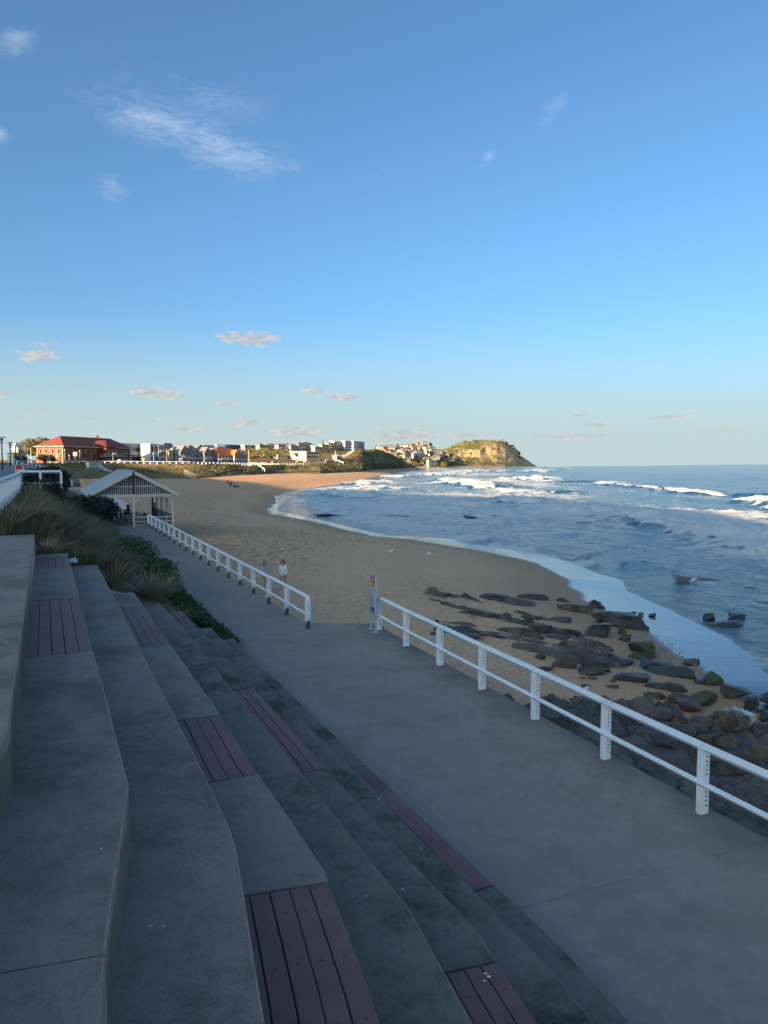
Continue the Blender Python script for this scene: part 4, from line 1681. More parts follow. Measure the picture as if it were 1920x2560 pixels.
def build_plants():
    rng = np.random.default_rng(3)
    rr = random.Random(4)
    CL = gp(378, 1508, 1.3)
    for it in range(12):
        rel = CL.to_2d() - F_L0
        CL = gp(378, 1508, .5 * CL.z + .5 * float(bank_z(np.array(max(rel.dot(LDIR), -2.3)), np.array(max(-rel.dot(LRT) - 2.9, 0.)))))
    CL = CL.to_2d()
    # the grass that covers the bank as one mass
    parts = []
    for i in range(430):
        s = rr.uniform(-2.4, 44) if i > 120 else rr.uniform(-2.3, 14)
        t = rr.uniform(.35, 5.5)
        if s < 9 and t < 1.9:
            continue
        if 33 < s and t < 2.5:
            continue
        p = bank_xy(s, t)
        if (p - CL).length < 1.5:
            continue
        z = float(bank_z(np.array(s), np.array(t)))
        far = s > 18
        tone = rr.uniform(-.15, .2)
        parts.append(blades(p.x, p.y, z - .05, 70 if far else 150, rr.uniform(.6, .95), .8, .028 if far else .018, (.32, -.22), rng, max(0, .0 + tone), min(1, .75 + tone)))
    P, F, T = join(parts)
    tag(link('tussock_grass', soup_mesh('tussock_grass', P, F, [M_TUSS], T)), 'olive and straw coloured tussock grass covering the bank', kind='stuff')
    # single tussocks that stand apart
    for (px, py, z, ln, n, lab) in [(378, 1508, 1.3, 1.35, 480, 'large straw coloured grass tussock in front of the green shrub at the terrace end'),
                                    (440, 1545, .85, .7, 200, 'small dry grass tussock beside the trailing green ground cover'),
                                    (118, 1382, 3.0, .75, 260, 'pale grass tussock beside the top concrete step of the terrace')]:
        p = gp(px, py, z)
        for it in range(12):
            rel = p.to_2d() - F_L0
            s_, t_ = rel.dot(LDIR), -rel.dot(LRT) - 2.9
            p = gp(px, py, .5 * p.z + .5 * float(bank_z(np.array(max(s_, -2.3)), np.array(max(t_, 0.)))))
        pl = plant('grass_tussock', lab, 'grass tussock', p, [blades(p.x, p.y, z - .1, n, ln, .8, .022, (.1, -.12), rng, .35, 1.0)], M_TUSS, crown='blades')
    # shrubs
    def shrub(label, s, t, size, n, leaf, mat, extra=(), name='coastal_shrub', up=.4, h=None):
        p = bank_xy(s, t)
        z = float(bank_z(np.array(s), np.array(t)))
        h = h or size * .6
        el = [(p.x, p.y, z + h * .45, size, size, h * .6)]
        for i in range(7):
            a = rr.uniform(0, 6.28)
            q = rr.uniform(.4, .95)
            el.append((p.x + math.cos(a) * size * q, p.y + math.sin(a) * size * q, z + h * rr.uniform(.2, .65), size * rr.uniform(.3, .5), size * rr.uniform(.3, .5), h * rr.uniform(.3, .45)))
        for ds, dt, sz, hh in extra:
            v = bank_xy(s + ds, t + dt)
            zz = float(bank_z(np.array(s + ds), np.array(max(0, t + dt))))
            el.append((v.x, v.y, zz + hh * .4, sz, sz, hh * .65))
        stem = [([(p.x + dx, p.y + dy, z - .2), (p.x + dx * 2, p.y + dy * 2, z + h * .5)], [.04, .02]) for dx, dy in ((0, 0), (.1, .06), (-.1, .05))]
        return plant(name, label, 'shrub', (p.x, p.y, z), [leaves(el, n, leaf, rng, .6, up)], mat, stem=stem)
    shrub('bright green leafy shrub behind the large tussock at the promenade edge', 7.5, 1.15, 1.25, 6500, .075, M_GREEN,
          [(-2.0, -.25, .8, .9), (2.0, .2, 1.0, 1.2), (3.6, .3, .9, 1.1), (-3.4, -.4, .55, .7)])
    shrub('dense dark shrub on the bank just before the pavilion', 31, 2.0, 1.9, 5200, .12, M_DARKL, [(4, -.4, 1.5, 1.6), (7, -.6, 1.2, 1.5), (-3, .6, 1.4, 1.4), (9.5, -.6, .9, 1.2)], h=1.7)
    shrub('dark rounded shrub under the end of the upper white fence', 23, 5.0, 1.5, 3200, .10, M_DARKL, [(-3, -.2, 1.2, 1.2)], h=1.5)
    shrub('dark spiky shrub beside the stair rail above the pavilion', 66, 4.2, 2.0, 2600, .20, M_DARKL, [(4, 0, 1.6, 1.8), (-4, .3, 1.4, 1.4)], h=2.0)
    shrub('dark bush at the left edge behind the upper fence', 33, 11.5, 2.6, 3600, .14, M_DARKL, [(6, 0, 2.2, 2.4), (-6, .5, 2.2, 2.2), (12, 0, 2.0, 2.4)], h=2.2)
    # trailing succulent along the kerb
    parts = []
    for i in range(900):
        s = rr.uniform(-2.2, 6.5)
        wd = .25 + .95 * sstep(-2.4, 3, np.array(s))
        t = rr.uniform(-.22, float(wd))
        p = bank_xy(s, t)
        z = float(bank_z(np.array(s), np.array(max(t, 0)))) + rr.uniform(0, .22)
        parts.append(blades(p.x, p.y, max(z, .02), 9, rr.uniform(.12, .24), .22, .026, (.1, -.05), rng, 0, .8))
    p = bank_xy(1, .3)
    plant('trailing_succulent', 'trailing green succulent spilling over the promenade edge', 'ground cover', (p.x, p.y, 0), parts, M_GREEN)


build_plants()


# ------------------------------------------------------------------ scrub on the dunes and the hillside
def build_scrub():
    rng = np.random.default_rng(11)
    out = []
    n = 9000
    p, v = rng.uniform(40, 1015, n), rng.uniform(.25, 1.05, n)
    v = np.where(rng.uniform(0, 1, n) < .35, rng.uniform(.8, 4, n), v)
    v = np.where(p < 760, np.minimum(v, 1.05), v)
    keep = fbm(p / 22, v * 3, 13, 3) > -.18
    keep &= ~((p > 690) & (p < 800) & (v < .8) & (fbm(p / 18, v, 14, 2) > .0))
    p, v = p[keep], v[keep]
    grid = [DUNE(float(a), float(b)) for a, b in zip(p, v)]
    C = np.array([tuple(g) for g in grid])
    m = len(C)
    k = 6
    C = np.repeat(C, k, 0) + rng.normal(size=(m * k, 3)) * np.array([.7, .9, .28]) * (C[:, 1].repeat(k) / 420)[:, None]
    C[:, 2] += .12
    nn = m * k
    nrm = rng.normal(size=(nn, 3)) + np.array([0, -.2, .9])
    nrm /= np.linalg.norm(nrm, axis=1)[:, None]
    u = np.cross(nrm, rng.normal(size=(nn, 3)))
    u /= np.linalg.norm(u, axis=1)[:, None]
    w = np.cross(nrm, u)
    sz = rng.uniform(.18, .42, nn)[:, None] * (C[:, 1:2] / 380)
    V = np.stack([C - u * sz, C - w * sz * .6, C + u * sz, C + w * sz * .6], 1).reshape(-1, 3)
    T = np.repeat(np.clip(rng.uniform(0, .55, nn) + .6 * vn(C[:, 0] / 14, C[:, 1] / 14, 4) - .1, 0, 1), 4)
    tag(link('dune_scrub', soup_mesh('dune_scrub', V, np.arange(nn * 4).reshape(nn, 4), [M_OLIVE], T)), 'low olive scrub growing over the dunes', kind='stuff')
    # bushes of the green slope below the hilltop houses
    el = []
    for i in range(520):
        px, v = rng.uniform(552, 735), rng.uniform(2.2, 3.85)
        g = HILL(px, v)
        r = rng.uniform(1.1, 2.6)
        el.append((g.x, g.y, g.z + r * .35, r, r, r * .75))
    for i in range(160):
        px, v = rng.uniform(800, 960), rng.uniform(1.5, 3.9)
        g = HILL(px, v)
        r = rng.uniform(.9, 2.2)
        el.append((g.x, g.y, g.z + r * .25, r, r, r * .6))
    P, F, T = leaves(el, 26000, .55, rng, .7, .4)
    tag(link('hillside_scrub', soup_mesh('hillside_scrub', P, F, [M_OLIVE], T)), 'green bushes covering the slope below the hilltop houses', kind='stuff')
    el = []
    for i in range(420):
        px, v = rng.uniform(1120, 1300), rng.uniform(.6, 4.0)
        if px > 1128 and .7 < v < 3.4 and rng.uniform() < .9:
            continue
        g = HEAD(px, v)
        r = rng.uniform(2, 5.5)
        el.append((g.x, g.y, g.z + r * .1, r * 1.3, r, r * .5))
    for i in range(300):
        px, v = rng.uniform(920, 1120), rng.uniform(.3, 3.0)
        g = FAR(px, v)
        r = rng.uniform(2, 4.5)
        el.append((g.x, g.y, g.z + r * .4, r, r, r * .8))
    P, F, T = leaves(el, 17000, 1.3, rng, .7, .4)
    tag(link('headland_scrub', soup_mesh('headland_scrub', P, F, [M_OLIVE], T)), 'bushes on the headland and between the far houses', kind='stuff')


build_scrub()


# ------------------------------------------------------------------ white fences of the upper path, stair and beach ramp
UFT = 5.9
UF = [bank_xy(s, UFT) for s in np.arange(-2.4, 22.6, 1.9)]
rail_fence('white slotted post fence along the upper path at the left edge', UF, wires=False, H=1.1, zs=[float(bank_z(np.array(s), np.array(9.))) for s in np.arange(-2.4, 22.6, 1.9)], feet=True, w_across=.2)
v0, v1 = bank_xy(20.4, 5.9), bank_xy(20.2, 3.9)
rail_fence('short white return fence closing off the end of the upper path', [v0 + LDIR * .5, v0.lerp(v1, .5) + LDIR * .4, v1 + LDIR * .3], wires=False, H=1.1, zs=[3.7, 3.7, 3.7])
st_px = [(88, 44, 3.65), (105, 46, 3.2), (123, 48.5, 2.6), (140, 51, 2.0), (155, 54, 1.4), (172, 57, .8)]
rail_fence('white handrail fence stepping down the bank from the upper path', [dp(a, b, 0).to_2d() for a, b, c in st_px], wires=False, H=1.05, zs=[c for a, b, c in st_px], feet=True)
for k, (dx, lab) in enumerate([(0, 'long white ramp handrail descending to the beach, the seaward one of the pair'), (-1.7, 'long white ramp handrail descending to the beach, the landward one of the pair')]):
    pts, zz = [], []
    for i in range(12):
        f = i / 11
        px, py, D = 72 + 108 * f, 1147 + 52 * f, 108 + 14 * f
        z = CAMZ - (py - HZN) / FPX * D - 1.05
        q = dp(px, D, z)
        pts.append(Vector((q.x + dx, q.y + dx * .6)))
        zz.append(z)
    rail_fence(lab, pts, wires=False, H=1.05, zs=zz, group='paired ramp handrails')
mb = MB()
pts = []
for i in range(12):
    f = i / 11
    px, py, D = 72 + 108 * f, 1147 + 52 * f, 108 + 14 * f
    q = dp(px, D, CAMZ - (py - HZN) / FPX * D - 1.15)
    pts.append(q)
for a, b in zip(pts[:-1], pts[1:]):
    mb.beam(a + Vector((-.85, -.5, 0)), b + Vector((-.85, -.5, 0)), 1.9, .16)
tag(mb.build('ramp', [M_PATH]), 'concrete ramp leading down to the beach', kind='structure')


# ================================================================== picnic pavilion
M_CREAM = pmat('cream_paint', (.62, .56, .46), (.68, .62, .52), 3, rough=.55, c3=(.45, .40, .33), s3=1.2, t3=(.6, .8))
M_PLUM = pmat('plum_trim', (.07, .030, .030), (.10, .045, .042), 4, rough=.5)
M_ROOF = pmat('pale_metal_roof', (.46, .49, .53), (.52, .55, .58), 1.2, rough=.4, metallic=.15, c3=(.36, .38, .41), s3=.5, t3=(.5, .75))
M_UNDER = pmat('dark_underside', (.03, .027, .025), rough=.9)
M_TBL = pmat('table_board', (.30, .31, .32), (.38, .39, .40), 5, rough=.6)
M_BENCH = pmat('bench_steel', (.05, .055, .065), (.08, .085, .095), 5, rough=.55)
PO = F_L0 + LDIR * 41.6 - LRT * 1.08            # front, under the ridge


def pv(r, s, z=0.0):
    v = PO + LRT * r + LDIR * s
    return Vector((v.x, v.y, z))


def build_pavilion():
    root = thing('picnic_pavilion', 'cream picnic pavilion with pale gabled roof and slatted gable on the promenade', 'pavilion', pv(0, 0))
    X, Y = LRT.to_3d(), LDIR.to_3d()

    def bx(mb, r0, r1, s0, s1, z0, z1, mi=0):
        mb.obox(pv(0, 0), X, Y, UP, (r0, r1), (s0, s1), (z0, z1), mi)
    HW, LEN = 3.1, 13.2
    EV, RG = 2.66, 4.58
    posts = [(HW, s) for s in (0, 3.3, 6.6, 9.9, LEN)] + [(-HW, s) for s in (0, 3.3, 6.6, 9.9, LEN)] + [(0, 0)]
    for r, s in posts:
        mb = MB()
        bx(mb, r - .075, r + .075, s - .075, s + .075, 0, 2.46)
        bx(mb, r - .10, r + .10, s - .10, s + .10, 0, .12)
        bx(mb, r - .13, r + .13, s - .13, s + .13, 2.02, 2.10)
        bx(mb, r - .105, r + .105, s - .105, s + .105, 1.95, 2.018)
        po = W(mb, 'post', [M_CREAM if s < 12 else M_PLUM], root, bevel=.008)
    for (r, s, dr) in [(0, 0, 1), (0, 0, -1), (HW, 0, -1), (-HW, 0, 1)]:
        mb = MB()
        mb.beam(pv(r + dr * .07, s, 2.02), pv(r + dr * .55, s, 2.47), .07, .07)
        W(mb, 'bracket', [M_CREAM], root)
    for s in (3.3, 6.6, 9.9):
        for d in (-1, 1):
            mb = MB()
            mb.beam(pv(HW, s + d * .07, 2.02), pv(HW, s + d * .55, 2.47), .07, .07)
            W(mb, 'bracket', [M_CREAM], root)
    mb = MB()
    bx(mb, -HW - .12, HW + .12, -.06, .06, 2.47, 2.70)
    W(mb, 'front_beam', [M_CREAM], root, bevel=.006)
    for r in (-HW, HW):
        mb = MB()
        bx(mb, r - .06, r + .06, .07, LEN + .3, 2.47, 2.66)
        W(mb, 'side_beam', [M_CREAM], root)
    mb = MB()
    bx(mb, -HW, HW, LEN - .05, LEN + .05, 2.47, 2.69)
    W(mb, 'rear_beam', [M_CREAM], root)
    ov = 3.55
    slope = (RG - EV) / ov
    # roof: two slopes of sheets with raised ribs
    for sd in (-1, 1):
        a0, a1 = -.45, LEN + .5
        n = 15
        for i in range(3):
            mb = MB()
            s0, s1 = a0 + (a1 - a0) * i / 3 + .008, a0 + (a1 - a0) * (i + 1) / 3 - .008
            vs = [pv(sd * .02, s0, RG), pv(sd * ov, s0, EV), pv(sd * ov, s1, EV), pv(sd * .02, s1, RG)]
            vs += [v + UP * .06 for v in vs]
            fs = [(0, 3, 2, 1), (4, 5, 6, 7), (0, 1, 5, 4), (1, 2, 6, 5), (2, 3, 7, 6), (3, 0, 4, 7)]
            if sd < 0:
                fs = [f[::-1] for f in fs]
            mb.add(vs, fs)
            k = 7
            for j in range(k):
                s = s0 + (s1 - s0) * (j + .5) / k
                mb.beam(pv(sd * .03, s, RG + .07), pv(sd * ov, s, EV + .07), .05, .03)
            W(mb, 'roof_sheet', [M_ROOF], root)
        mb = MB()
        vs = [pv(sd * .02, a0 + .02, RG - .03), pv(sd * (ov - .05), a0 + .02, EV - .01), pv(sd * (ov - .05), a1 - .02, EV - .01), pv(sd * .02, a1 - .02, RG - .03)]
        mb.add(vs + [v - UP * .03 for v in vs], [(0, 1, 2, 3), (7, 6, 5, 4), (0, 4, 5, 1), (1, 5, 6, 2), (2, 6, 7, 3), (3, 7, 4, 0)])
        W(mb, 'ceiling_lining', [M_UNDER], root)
        mb = MB()
        mb.beam(pv(0, a0 - .03, RG - .06), pv(sd * ov, a0 - .03, EV - .06), .05, .26)
        W(mb, 'barge_board', [M_CREAM], root)
        mb = MB()
        mb.beam(pv(sd * (ov + .04), a0, EV - .02), pv(sd * (ov + .04), a1, EV - .02), .10, .13)
        W(mb, 'gutter', [M_ROOF], root)
    mb = MB()
    mb.beam(pv(0, -.47, RG + .075), pv(0, LEN + .52, RG + .075), .24, .04)
    W(mb, 'ridge_cap', [M_ROOF], root)
    mb = MB()
    bx(mb, -.07, .07, -.53, -.40, 2.72, RG + .02)
    W(mb, 'king_post', [M_PLUM], root)
    mb = MB()
    bx(mb, -1.9, 1.9, -.03, .03, 3.30, 3.40)
    W(mb, 'gable_rail', [M_CREAM], root)
    r = -HW + .12
    while r < HW - .1:
        ztop = RG - abs(r) * slope - .16
        for z0, z1 in ((2.705, min(3.295, ztop)), (3.405, ztop)):
            if z1 - z0 > .06:
                mb = MB()
                bx(mb, r - .03, r + .03, -.02, .02, z0, z1)
                W(mb, 'gable_slat', [M_CREAM], root)
        r += .158
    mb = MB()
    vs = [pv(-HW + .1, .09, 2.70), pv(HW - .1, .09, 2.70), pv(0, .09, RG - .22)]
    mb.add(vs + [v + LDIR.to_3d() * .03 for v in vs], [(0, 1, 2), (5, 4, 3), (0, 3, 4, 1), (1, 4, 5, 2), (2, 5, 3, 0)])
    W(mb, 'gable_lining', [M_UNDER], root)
    # front balustrade, and glass wind screens along the sea side
    for z0, z1 in ((.76, .83), (.40, .45), (.10, .15)):
        mb = MB()
        bx(mb, .08, HW - .08, -.03, .03, z0, z1)
        W(mb, 'balustrade_rail', [M_CREAM], root)
    r = .24
    while r < HW - .1:
        mb = MB()
        bx(mb, r - .022, r + .022, -.02, .02, .152, .758)
        W(mb, 'baluster', [M_CREAM], root)
        r += .20
    glass = pmat('green_wind_screen', (.05, .075, .065), (.06, .085, .075), rough=.12, spec=.6)
    for i, s in enumerate((0, 3.3, 6.6, 9.9)):
        mb = MB()
        bx(mb, HW - .015, HW + .015, s + .10, s + 3.2, .08, .98)
        W(mb, 'wind_screen', [glass], root)
    # tables and benches are things of their own
    for k, (r, s, lab) in enumerate([(.75, 2.6, 'pale picnic table nearest the front of the pavilion'), (.75, 6.2, 'pale picnic table in the middle of the pavilion'),
                                     (-.2, 9.6, 'pale picnic table at the far end of the pavilion')]):
        t = thing('picnic_table', lab, 'table', pv(r, s), 0, 'picnic tables in the pavilion')
        mb = MB()
        for q in range(5):
            bx(mb, r - .42 + q * .17, r - .42 + q * .17 + .155, s - 1.1, s + 1.1, .70, .745)
        W(mb, 'table_top', [M_TBL], t)
        for e in (-.75, .75):
            mb = MB()
            bx(mb, r - .05, r + .05, s + e - .05, s + e + .05, 0, .698)
            W(mb, 'leg', [M_BENCH], t)
        for sd in (-.78, .78):
            b = thing('bench', ('seaward' if sd > 0 else 'landward') + ' bench of the ' + lab, 'bench', pv(r + sd, s), 0, 'benches in the pavilion')
            mb = MB()
            for q in range(2):
                bx(mb, r + sd - .16 + q * .165, r + sd - .16 + q * .165 + .15, s - 1.1, s + 1.1, .41, .45)
            W(mb, 'seat', [M_TBL], b)
            for e in (-.8, .8):
                mb = MB()
                bx(mb, r + sd - .04, r + sd + .04, s + e - .04, s + e + .04, 0, .408)
                W(mb, 'leg', [M_BENCH], b)
    for k, s in enumerate((3.0, 6.4)):
        b = thing('bench', ['dark slatted bench along the promenade side of the pavilion front', 'dark slatted bench along the promenade side, further into the pavilion'][k], 'bench', pv(-1.3, s))
        mb = MB()
        for q in range(3):
            bx(mb, -1.5 + q * .14, -1.5 + q * .14 + .12, s - 1.5, s + 1.5, .42, .46)
        W(mb, 'seat', [M_BENCH], b)
        for e in (-1.2, -.4, .4, 1.2):
            mb = MB()
            bx(mb, -1.46, -1.14, s + e - .03, s + e + .03, 0, .418)
            W(mb, 'leg', [M_BENCH], b)


build_pavilion()

# ================================================================== rocks
M_ROCK = pmat('brown_rock', (.090, .066, .047), (.170, .124, .088), 1.6, c3=(.040, .034, .030), s3=.9, t3=(.46, .62), rough=.75, bump=1.0, bscale=7, bdist=.06, rvar=.2, nrough=.7, detail=9)
M_WETROCK = pmat('wet_dark_rock', (.042, .034, .028), (.095, .073, .056), 1.8, c3=(.018, .020, .018), s3=.9, t3=(.46, .62), rough=.42, bump=1.0, bscale=7, bdist=.06, rvar=.22, nrough=.7, detail=9)
M_MOSSROCK = pmat('mossy_rock', (.045, .042, .032), (.080, .070, .052), 1.8, c3=(.060, .085, .014), s3=1.0, t3=(.50, .58), rough=.6, bump=1.0, bscale=7, bdist=.06, rvar=.2, nrough=.7, detail=9)
M_PALEROCK = pmat('foam_washed_rock', (.11, .085, .06), (.17, .13, .09), 1.6, c3=(.62, .63, .62), s3=1.1, t3=(.53, .6), rough=.5, bump=1.0, bscale=7, bdist=.06, nrough=.7, detail=9)
M_SHELF = pmat('shelf_rock', (.098, .074, .055), (.180, .138, .102), 1.1, stretch=(1.0, .5, 1), c3=(.045, .040, .036), s3=.7, t3=(.45, .62), rough=.72, bump=1.0, bscale=5, bdist=.05, rvar=.22, nrough=.72, detail=9)


def rock_mesh(w, d, h, seed, kind):
    """a broken sandstone block: a ball cut flat by random planes, layered and roughened"""
    rg = np.random.default_rng(seed)
    bm = bmesh.new()
    bmesh.ops.create_icosphere(bm, subdivisions=4, radius=1.0)
    V = np.array([v.co[:] for v in bm.verts])
    e = {'block': .40, 'slab': .34, 'round': .70, 'wedge': .42}[kind]
    V = np.sign(V) * np.abs(V) ** e
    V /= np.maximum(1, np.abs(V).max(1) / 1.0)[:, None]
    for i in range({'block': 13, 'slab': 14, 'round': 12, 'wedge': 14}[kind]):
        n = rg.normal(size=3)
        n[2] *= .5 if kind != 'round' else .9
        n /= np.linalg.norm(n)
        c = rg.uniform(.46, .92)
        s = V @ n - c * (.95 if kind == 'round' else 1.05)
        V = V - np.maximum(s, 0)[:, None] * n
    V *= np.array([w / 2, d / 2, h / 2])
    if kind == 'wedge':
        V[:, 2] *= .55 + .45 * (V[:, 0] / (w / 2) * (1 if seed % 2 else -1) + 1) / 2 * 1.2
    L = max(w, d)
    nz = fbm(V[:, 0] / (L * .35) + seed, V[:, 1] / (L * .35) + V[:, 2] / (L * .2), seed, 4)
    nrm = V / (np.linalg.norm(V, axis=1)[:, None] + 1e-6)
    V = V + nrm * nz[:, None] * L * .028
    nz2 = fbm(V[:, 0] / (L * .10) + seed, V[:, 1] / (L * .10) + V[:, 2] / (L * .05), seed + 3, 3)
    V = V + nrm * nz2[:, None] * L * .022
    if kind in ('slab', 'block', 'wedge'):
        lay = np.sin(V[:, 2] / h * (11 if kind == 'slab' else 7) + seed + nz * 2.5)
        V[:, :2] *= (1 - .07 * sstep(.2, .7, lay))[:, None]
    for v, c in zip(bm.verts, V):
        v.co = c
    me = bpy.data.meshes.new('rock')
    bm.to_mesh(me)
    bm.free()
    me.polygons.foreach_set('use_smooth', [True] * len(me.polygons))
    me.set_sharp_from_angle(angle=R(22))
    return me


# x0, x1, foot y, height in the photograph, kind, material, words that single it out
ROCKS = [
    (1459, 1528, 1522, 27, 'block', 'W', 'big dark squarish boulder at the seaward end of the rock ledges, by the wet sand'),
    (1389, 1485, 1531, 27, 'slab', 'R', 'long brown flat-topped block beside the big dark boulder at the ledge end'),
    (1485, 1640, 1573, 56, 'wedge', 'W', 'longest wedge shaped block, its flat top tilting down to the wet sand'),
    (1569, 1594, 1537, 10, 'round', 'W', 'small dark stone behind the long wedge block, nearer the boulder'),
    (1597, 1614, 1537, 10, 'round', 'R', 'smallest pointed stone standing on the wet sand behind the long wedge block'),
    (1622, 1648, 1540, 8, 'slab', 'W', 'flat dark stone lying alone on the wet sand past the wedge block'),
    (1544, 1575, 1588, 32, 'block', 'M', 'upright green mossy stone at the end of the layered ledge'),
    (1550, 1588, 1606, 24, 'block', 'W', 'dark leaning block below the upright mossy stone'),
    (1582, 1670, 1643, 48, 'block', 'M', 'block with a bright green seaward face at the edge of the wet sand'),
    (1569, 1652, 1652, 26, 'slab', 'M', 'low slab with a green stripe in front of the bright green faced block'),
    (1519, 1597, 1668, 38, 'wedge', 'W', 'two-humped dark boulder on the sand left of the green striped slab'),
    (1506, 1527, 1661, 14, 'block', 'R', 'small squat stone on the sand beside the two-humped boulder'),
    (1588, 1700, 1675, 30, 'slab', 'W', 'long low dark rock below the green striped slab'),
    (1607, 1750, 1697, 42, 'wedge', 'M', 'broad rock with a green flank in the middle of the boulder line'),
    (1704, 1738, 1666, 16, 'wedge', 'W', 'thin tilted dark stone on the wet sand beside the smooth grey one'),
    (1716, 1762, 1661, 16, 'round', 'R', 'smooth rounded grey stone on the wet sand'),
    (1759, 1822, 1714, 44, 'block', 'M', 'cube shaped dark green boulder near the water'),
    (1742, 1792, 1714, 20, 'slab', 'W', 'flat dark rock at the foot of the cube shaped boulder'),
    (1377, 1452, 1672, 42, 'round', 'R', 'pair of rounded boulders grown together at the landward end of the boulder line'),
    (1446, 1531, 1680, 36, 'wedge', 'W', 'dark rock sloping away behind the rounded pair'),
    (1420, 1535, 1693, 26, 'slab', 'R', 'broad flat slab in front of the rounded pair'),
    (1444, 1470, 1699, 11, 'block', 'R', 'small brown block in front of the broad flat slab, the left one of two'),
    (1466, 1494, 1702, 14, 'block', 'R', 'small brown block in front of the broad flat slab, the right one of two'),
    (1522, 1548, 1708, 13, 'wedge', 'R', 'small grey stone alone on the sand below the broad flat slab'),
    (1535, 1650, 1712, 40, 'wedge', 'W', 'dark slab sloping toward the sea in the middle of the boulder line'),
    (1597, 1715, 1727, 20, 'slab', 'R', 'low brown slab under the sloping dark slab'),
    (1657, 1745, 1738, 42, 'block', 'R', 'brown boulder between the low brown slab and the large round green one'),
    (1726, 1806, 1766, 48, 'round', 'M', 'large rounded boulder with mossy green lower side'),
    (1811, 1906, 1747, 48, 'wedge', 'W', 'long dark sloping boulder closest to the water at the right'),
    (1680, 1742, 1762, 32, 'block', 'R', 'brown pointed boulder below the large rounded mossy one, the higher of two'),
    (1704, 1778, 1782, 38, 'wedge', 'R', 'angular brown boulder with a flat triangular face, the lower of two'),
    (1600, 1684, 1752, 28, 'slab', 'R', 'rounded brown ledge stone left of the pointed boulders'),
    (1861, 1912, 1770, 32, 'block', 'W', 'dark boulder with a flat blue-grey top below the long sloping one'),
    (1798, 1908, 1812, 56, 'round', 'P', 'boulder with a pale washed top and green side at the right'),
    (1790, 1868, 1826, 46, 'slab', 'R', 'brown broken slab leaning on the pale topped boulder'),
    (1837, 1884, 1838, 32, 'block', 'R', 'brown cube shaped stone below the pale topped boulder'),
    (1868, 1948, 1840, 42, 'wedge', 'W', 'dark sloping block at the right edge below the pale topped boulder'),
    (1905, 1960, 1756, 26, 'block', 'W', 'dark block cut by the right edge near the water'),
    (1900, 1960, 1800, 30, 'wedge', 'W', 'dark wet block cut by the right edge above the wash'),
    (1770, 1800, 1800, 20, 'slab', 'R', 'small brown slab between the angular boulder and the pale topped one'),
    (1045, 1152, 1496, 16, 'slab', 'R', 'low flat outcrop on the sand, farthest left of the rocks'),
    (1179, 1282, 1503, 24, 'slab', 'W', 'dark stepped ledge at the back of the outcrop'),
    (1214, 1355, 1514, 22, 'slab', 'R', 'broad pale ledge in front of the dark stepped ledge'),
    (1274, 1384, 1501, 18, 'slab', 'R', 'long brown ledge running toward the big dark boulder'),
    (1395, 1426, 1506, 14, 'round', 'W', 'small round dark boulder behind the brown flat-topped block'),
    (1295, 1364, 1551, 18, 'slab', 'R', 'lens shaped low ledge stone in the middle of the outcrop'),
    (1365, 1456, 1559, 22, 'slab', 'R', 'blocky ledge stone with a rounded front in the middle of the outcrop'),
    (1133, 1243, 1541, 9, 'slab', 'W', 'thin ridge of rock barely breaking the sand behind the fence'),
    (1084, 1225, 1592, 34, 'slab', 'W', 'large layered dark ledge behind the near fence'),
    (1106, 1226, 1600, 18, 'slab', 'R', 'lower pale layer in front of the large layered dark ledge'),
    (1222, 1320, 1586, 24, 'slab', 'R', 'straight fronted ledge block right of the layered dark ledge'),
    (1316, 1400, 1590, 34, 'block', 'R', 'cluster of rounded ledge blocks in the middle of the front ledge'),
    (1395, 1470, 1594, 30, 'slab', 'R', 'brown layered ledge block toward the seaward end of the front ledge'),
    (1455, 1552, 1598, 46, 'slab', 'W', 'thick dark layered ledge at the seaward end of the front ledge'),
    (1360, 1440, 1601, 12, 'slab', 'R', 'thin flake of rock at the foot of the front ledge'),
    (1337, 1368, 1651, 18, 'wedge', 'R', 'small brown stone on the sand left of the rounded pair'),
    (1330, 1392, 1680, 14, 'slab', 'W', 'flat dark stone half buried in sand behind the near fence'),
    (1356, 1418, 1821, 40, 'block', 'R', 'angular brown boulder at the promenade edge behind the near fence'),
    (1453, 1478, 1722, 13, 'round', 'W', 'small dark half buried stone on the sand above the rock shelf'),
    (1518, 1552, 1724, 8, 'slab', 'R', 'thin grey stone lying flat on the sand above the rock shelf'),
]
SEA_ROCKS = [
    (1706, 1842, 1463, 26, 'slab', 'P', 'brown rock island in the sea with white wash on its top'),
    (1856, 1940, 1480, 18, 'slab', 'R', 'low brown rock in the sea cut by the right edge'),
    (1756, 1793, 1550, 20, 'block', 'W', 'dark boulder in the shallows at the landward end of its trio'),
    (1767, 1880, 1568, 18, 'wedge', 'W', 'long flat dark rock in the shallows, lowest of its trio'),
    (1828, 1882, 1547, 20, 'wedge', 'W', 'tilted dark rock in the shallows at the seaward end of its trio'),
    (1420, 1492, 1311, 4, 'slab', 'W', 'thin dark reef breaking the surface among the far foam'),
    (745, 905, 1291, 3.0, 'slab', 'W', 'thin dark reef line along the far waterline'),
    (915, 1060, 1294, 2.6, 'slab', 'W', 'thin dark reef line in the far shallows'),
    (1150, 1215, 1296, 3, 'slab', 'W', 'short thin dark reef in the middle of the bay'),
]


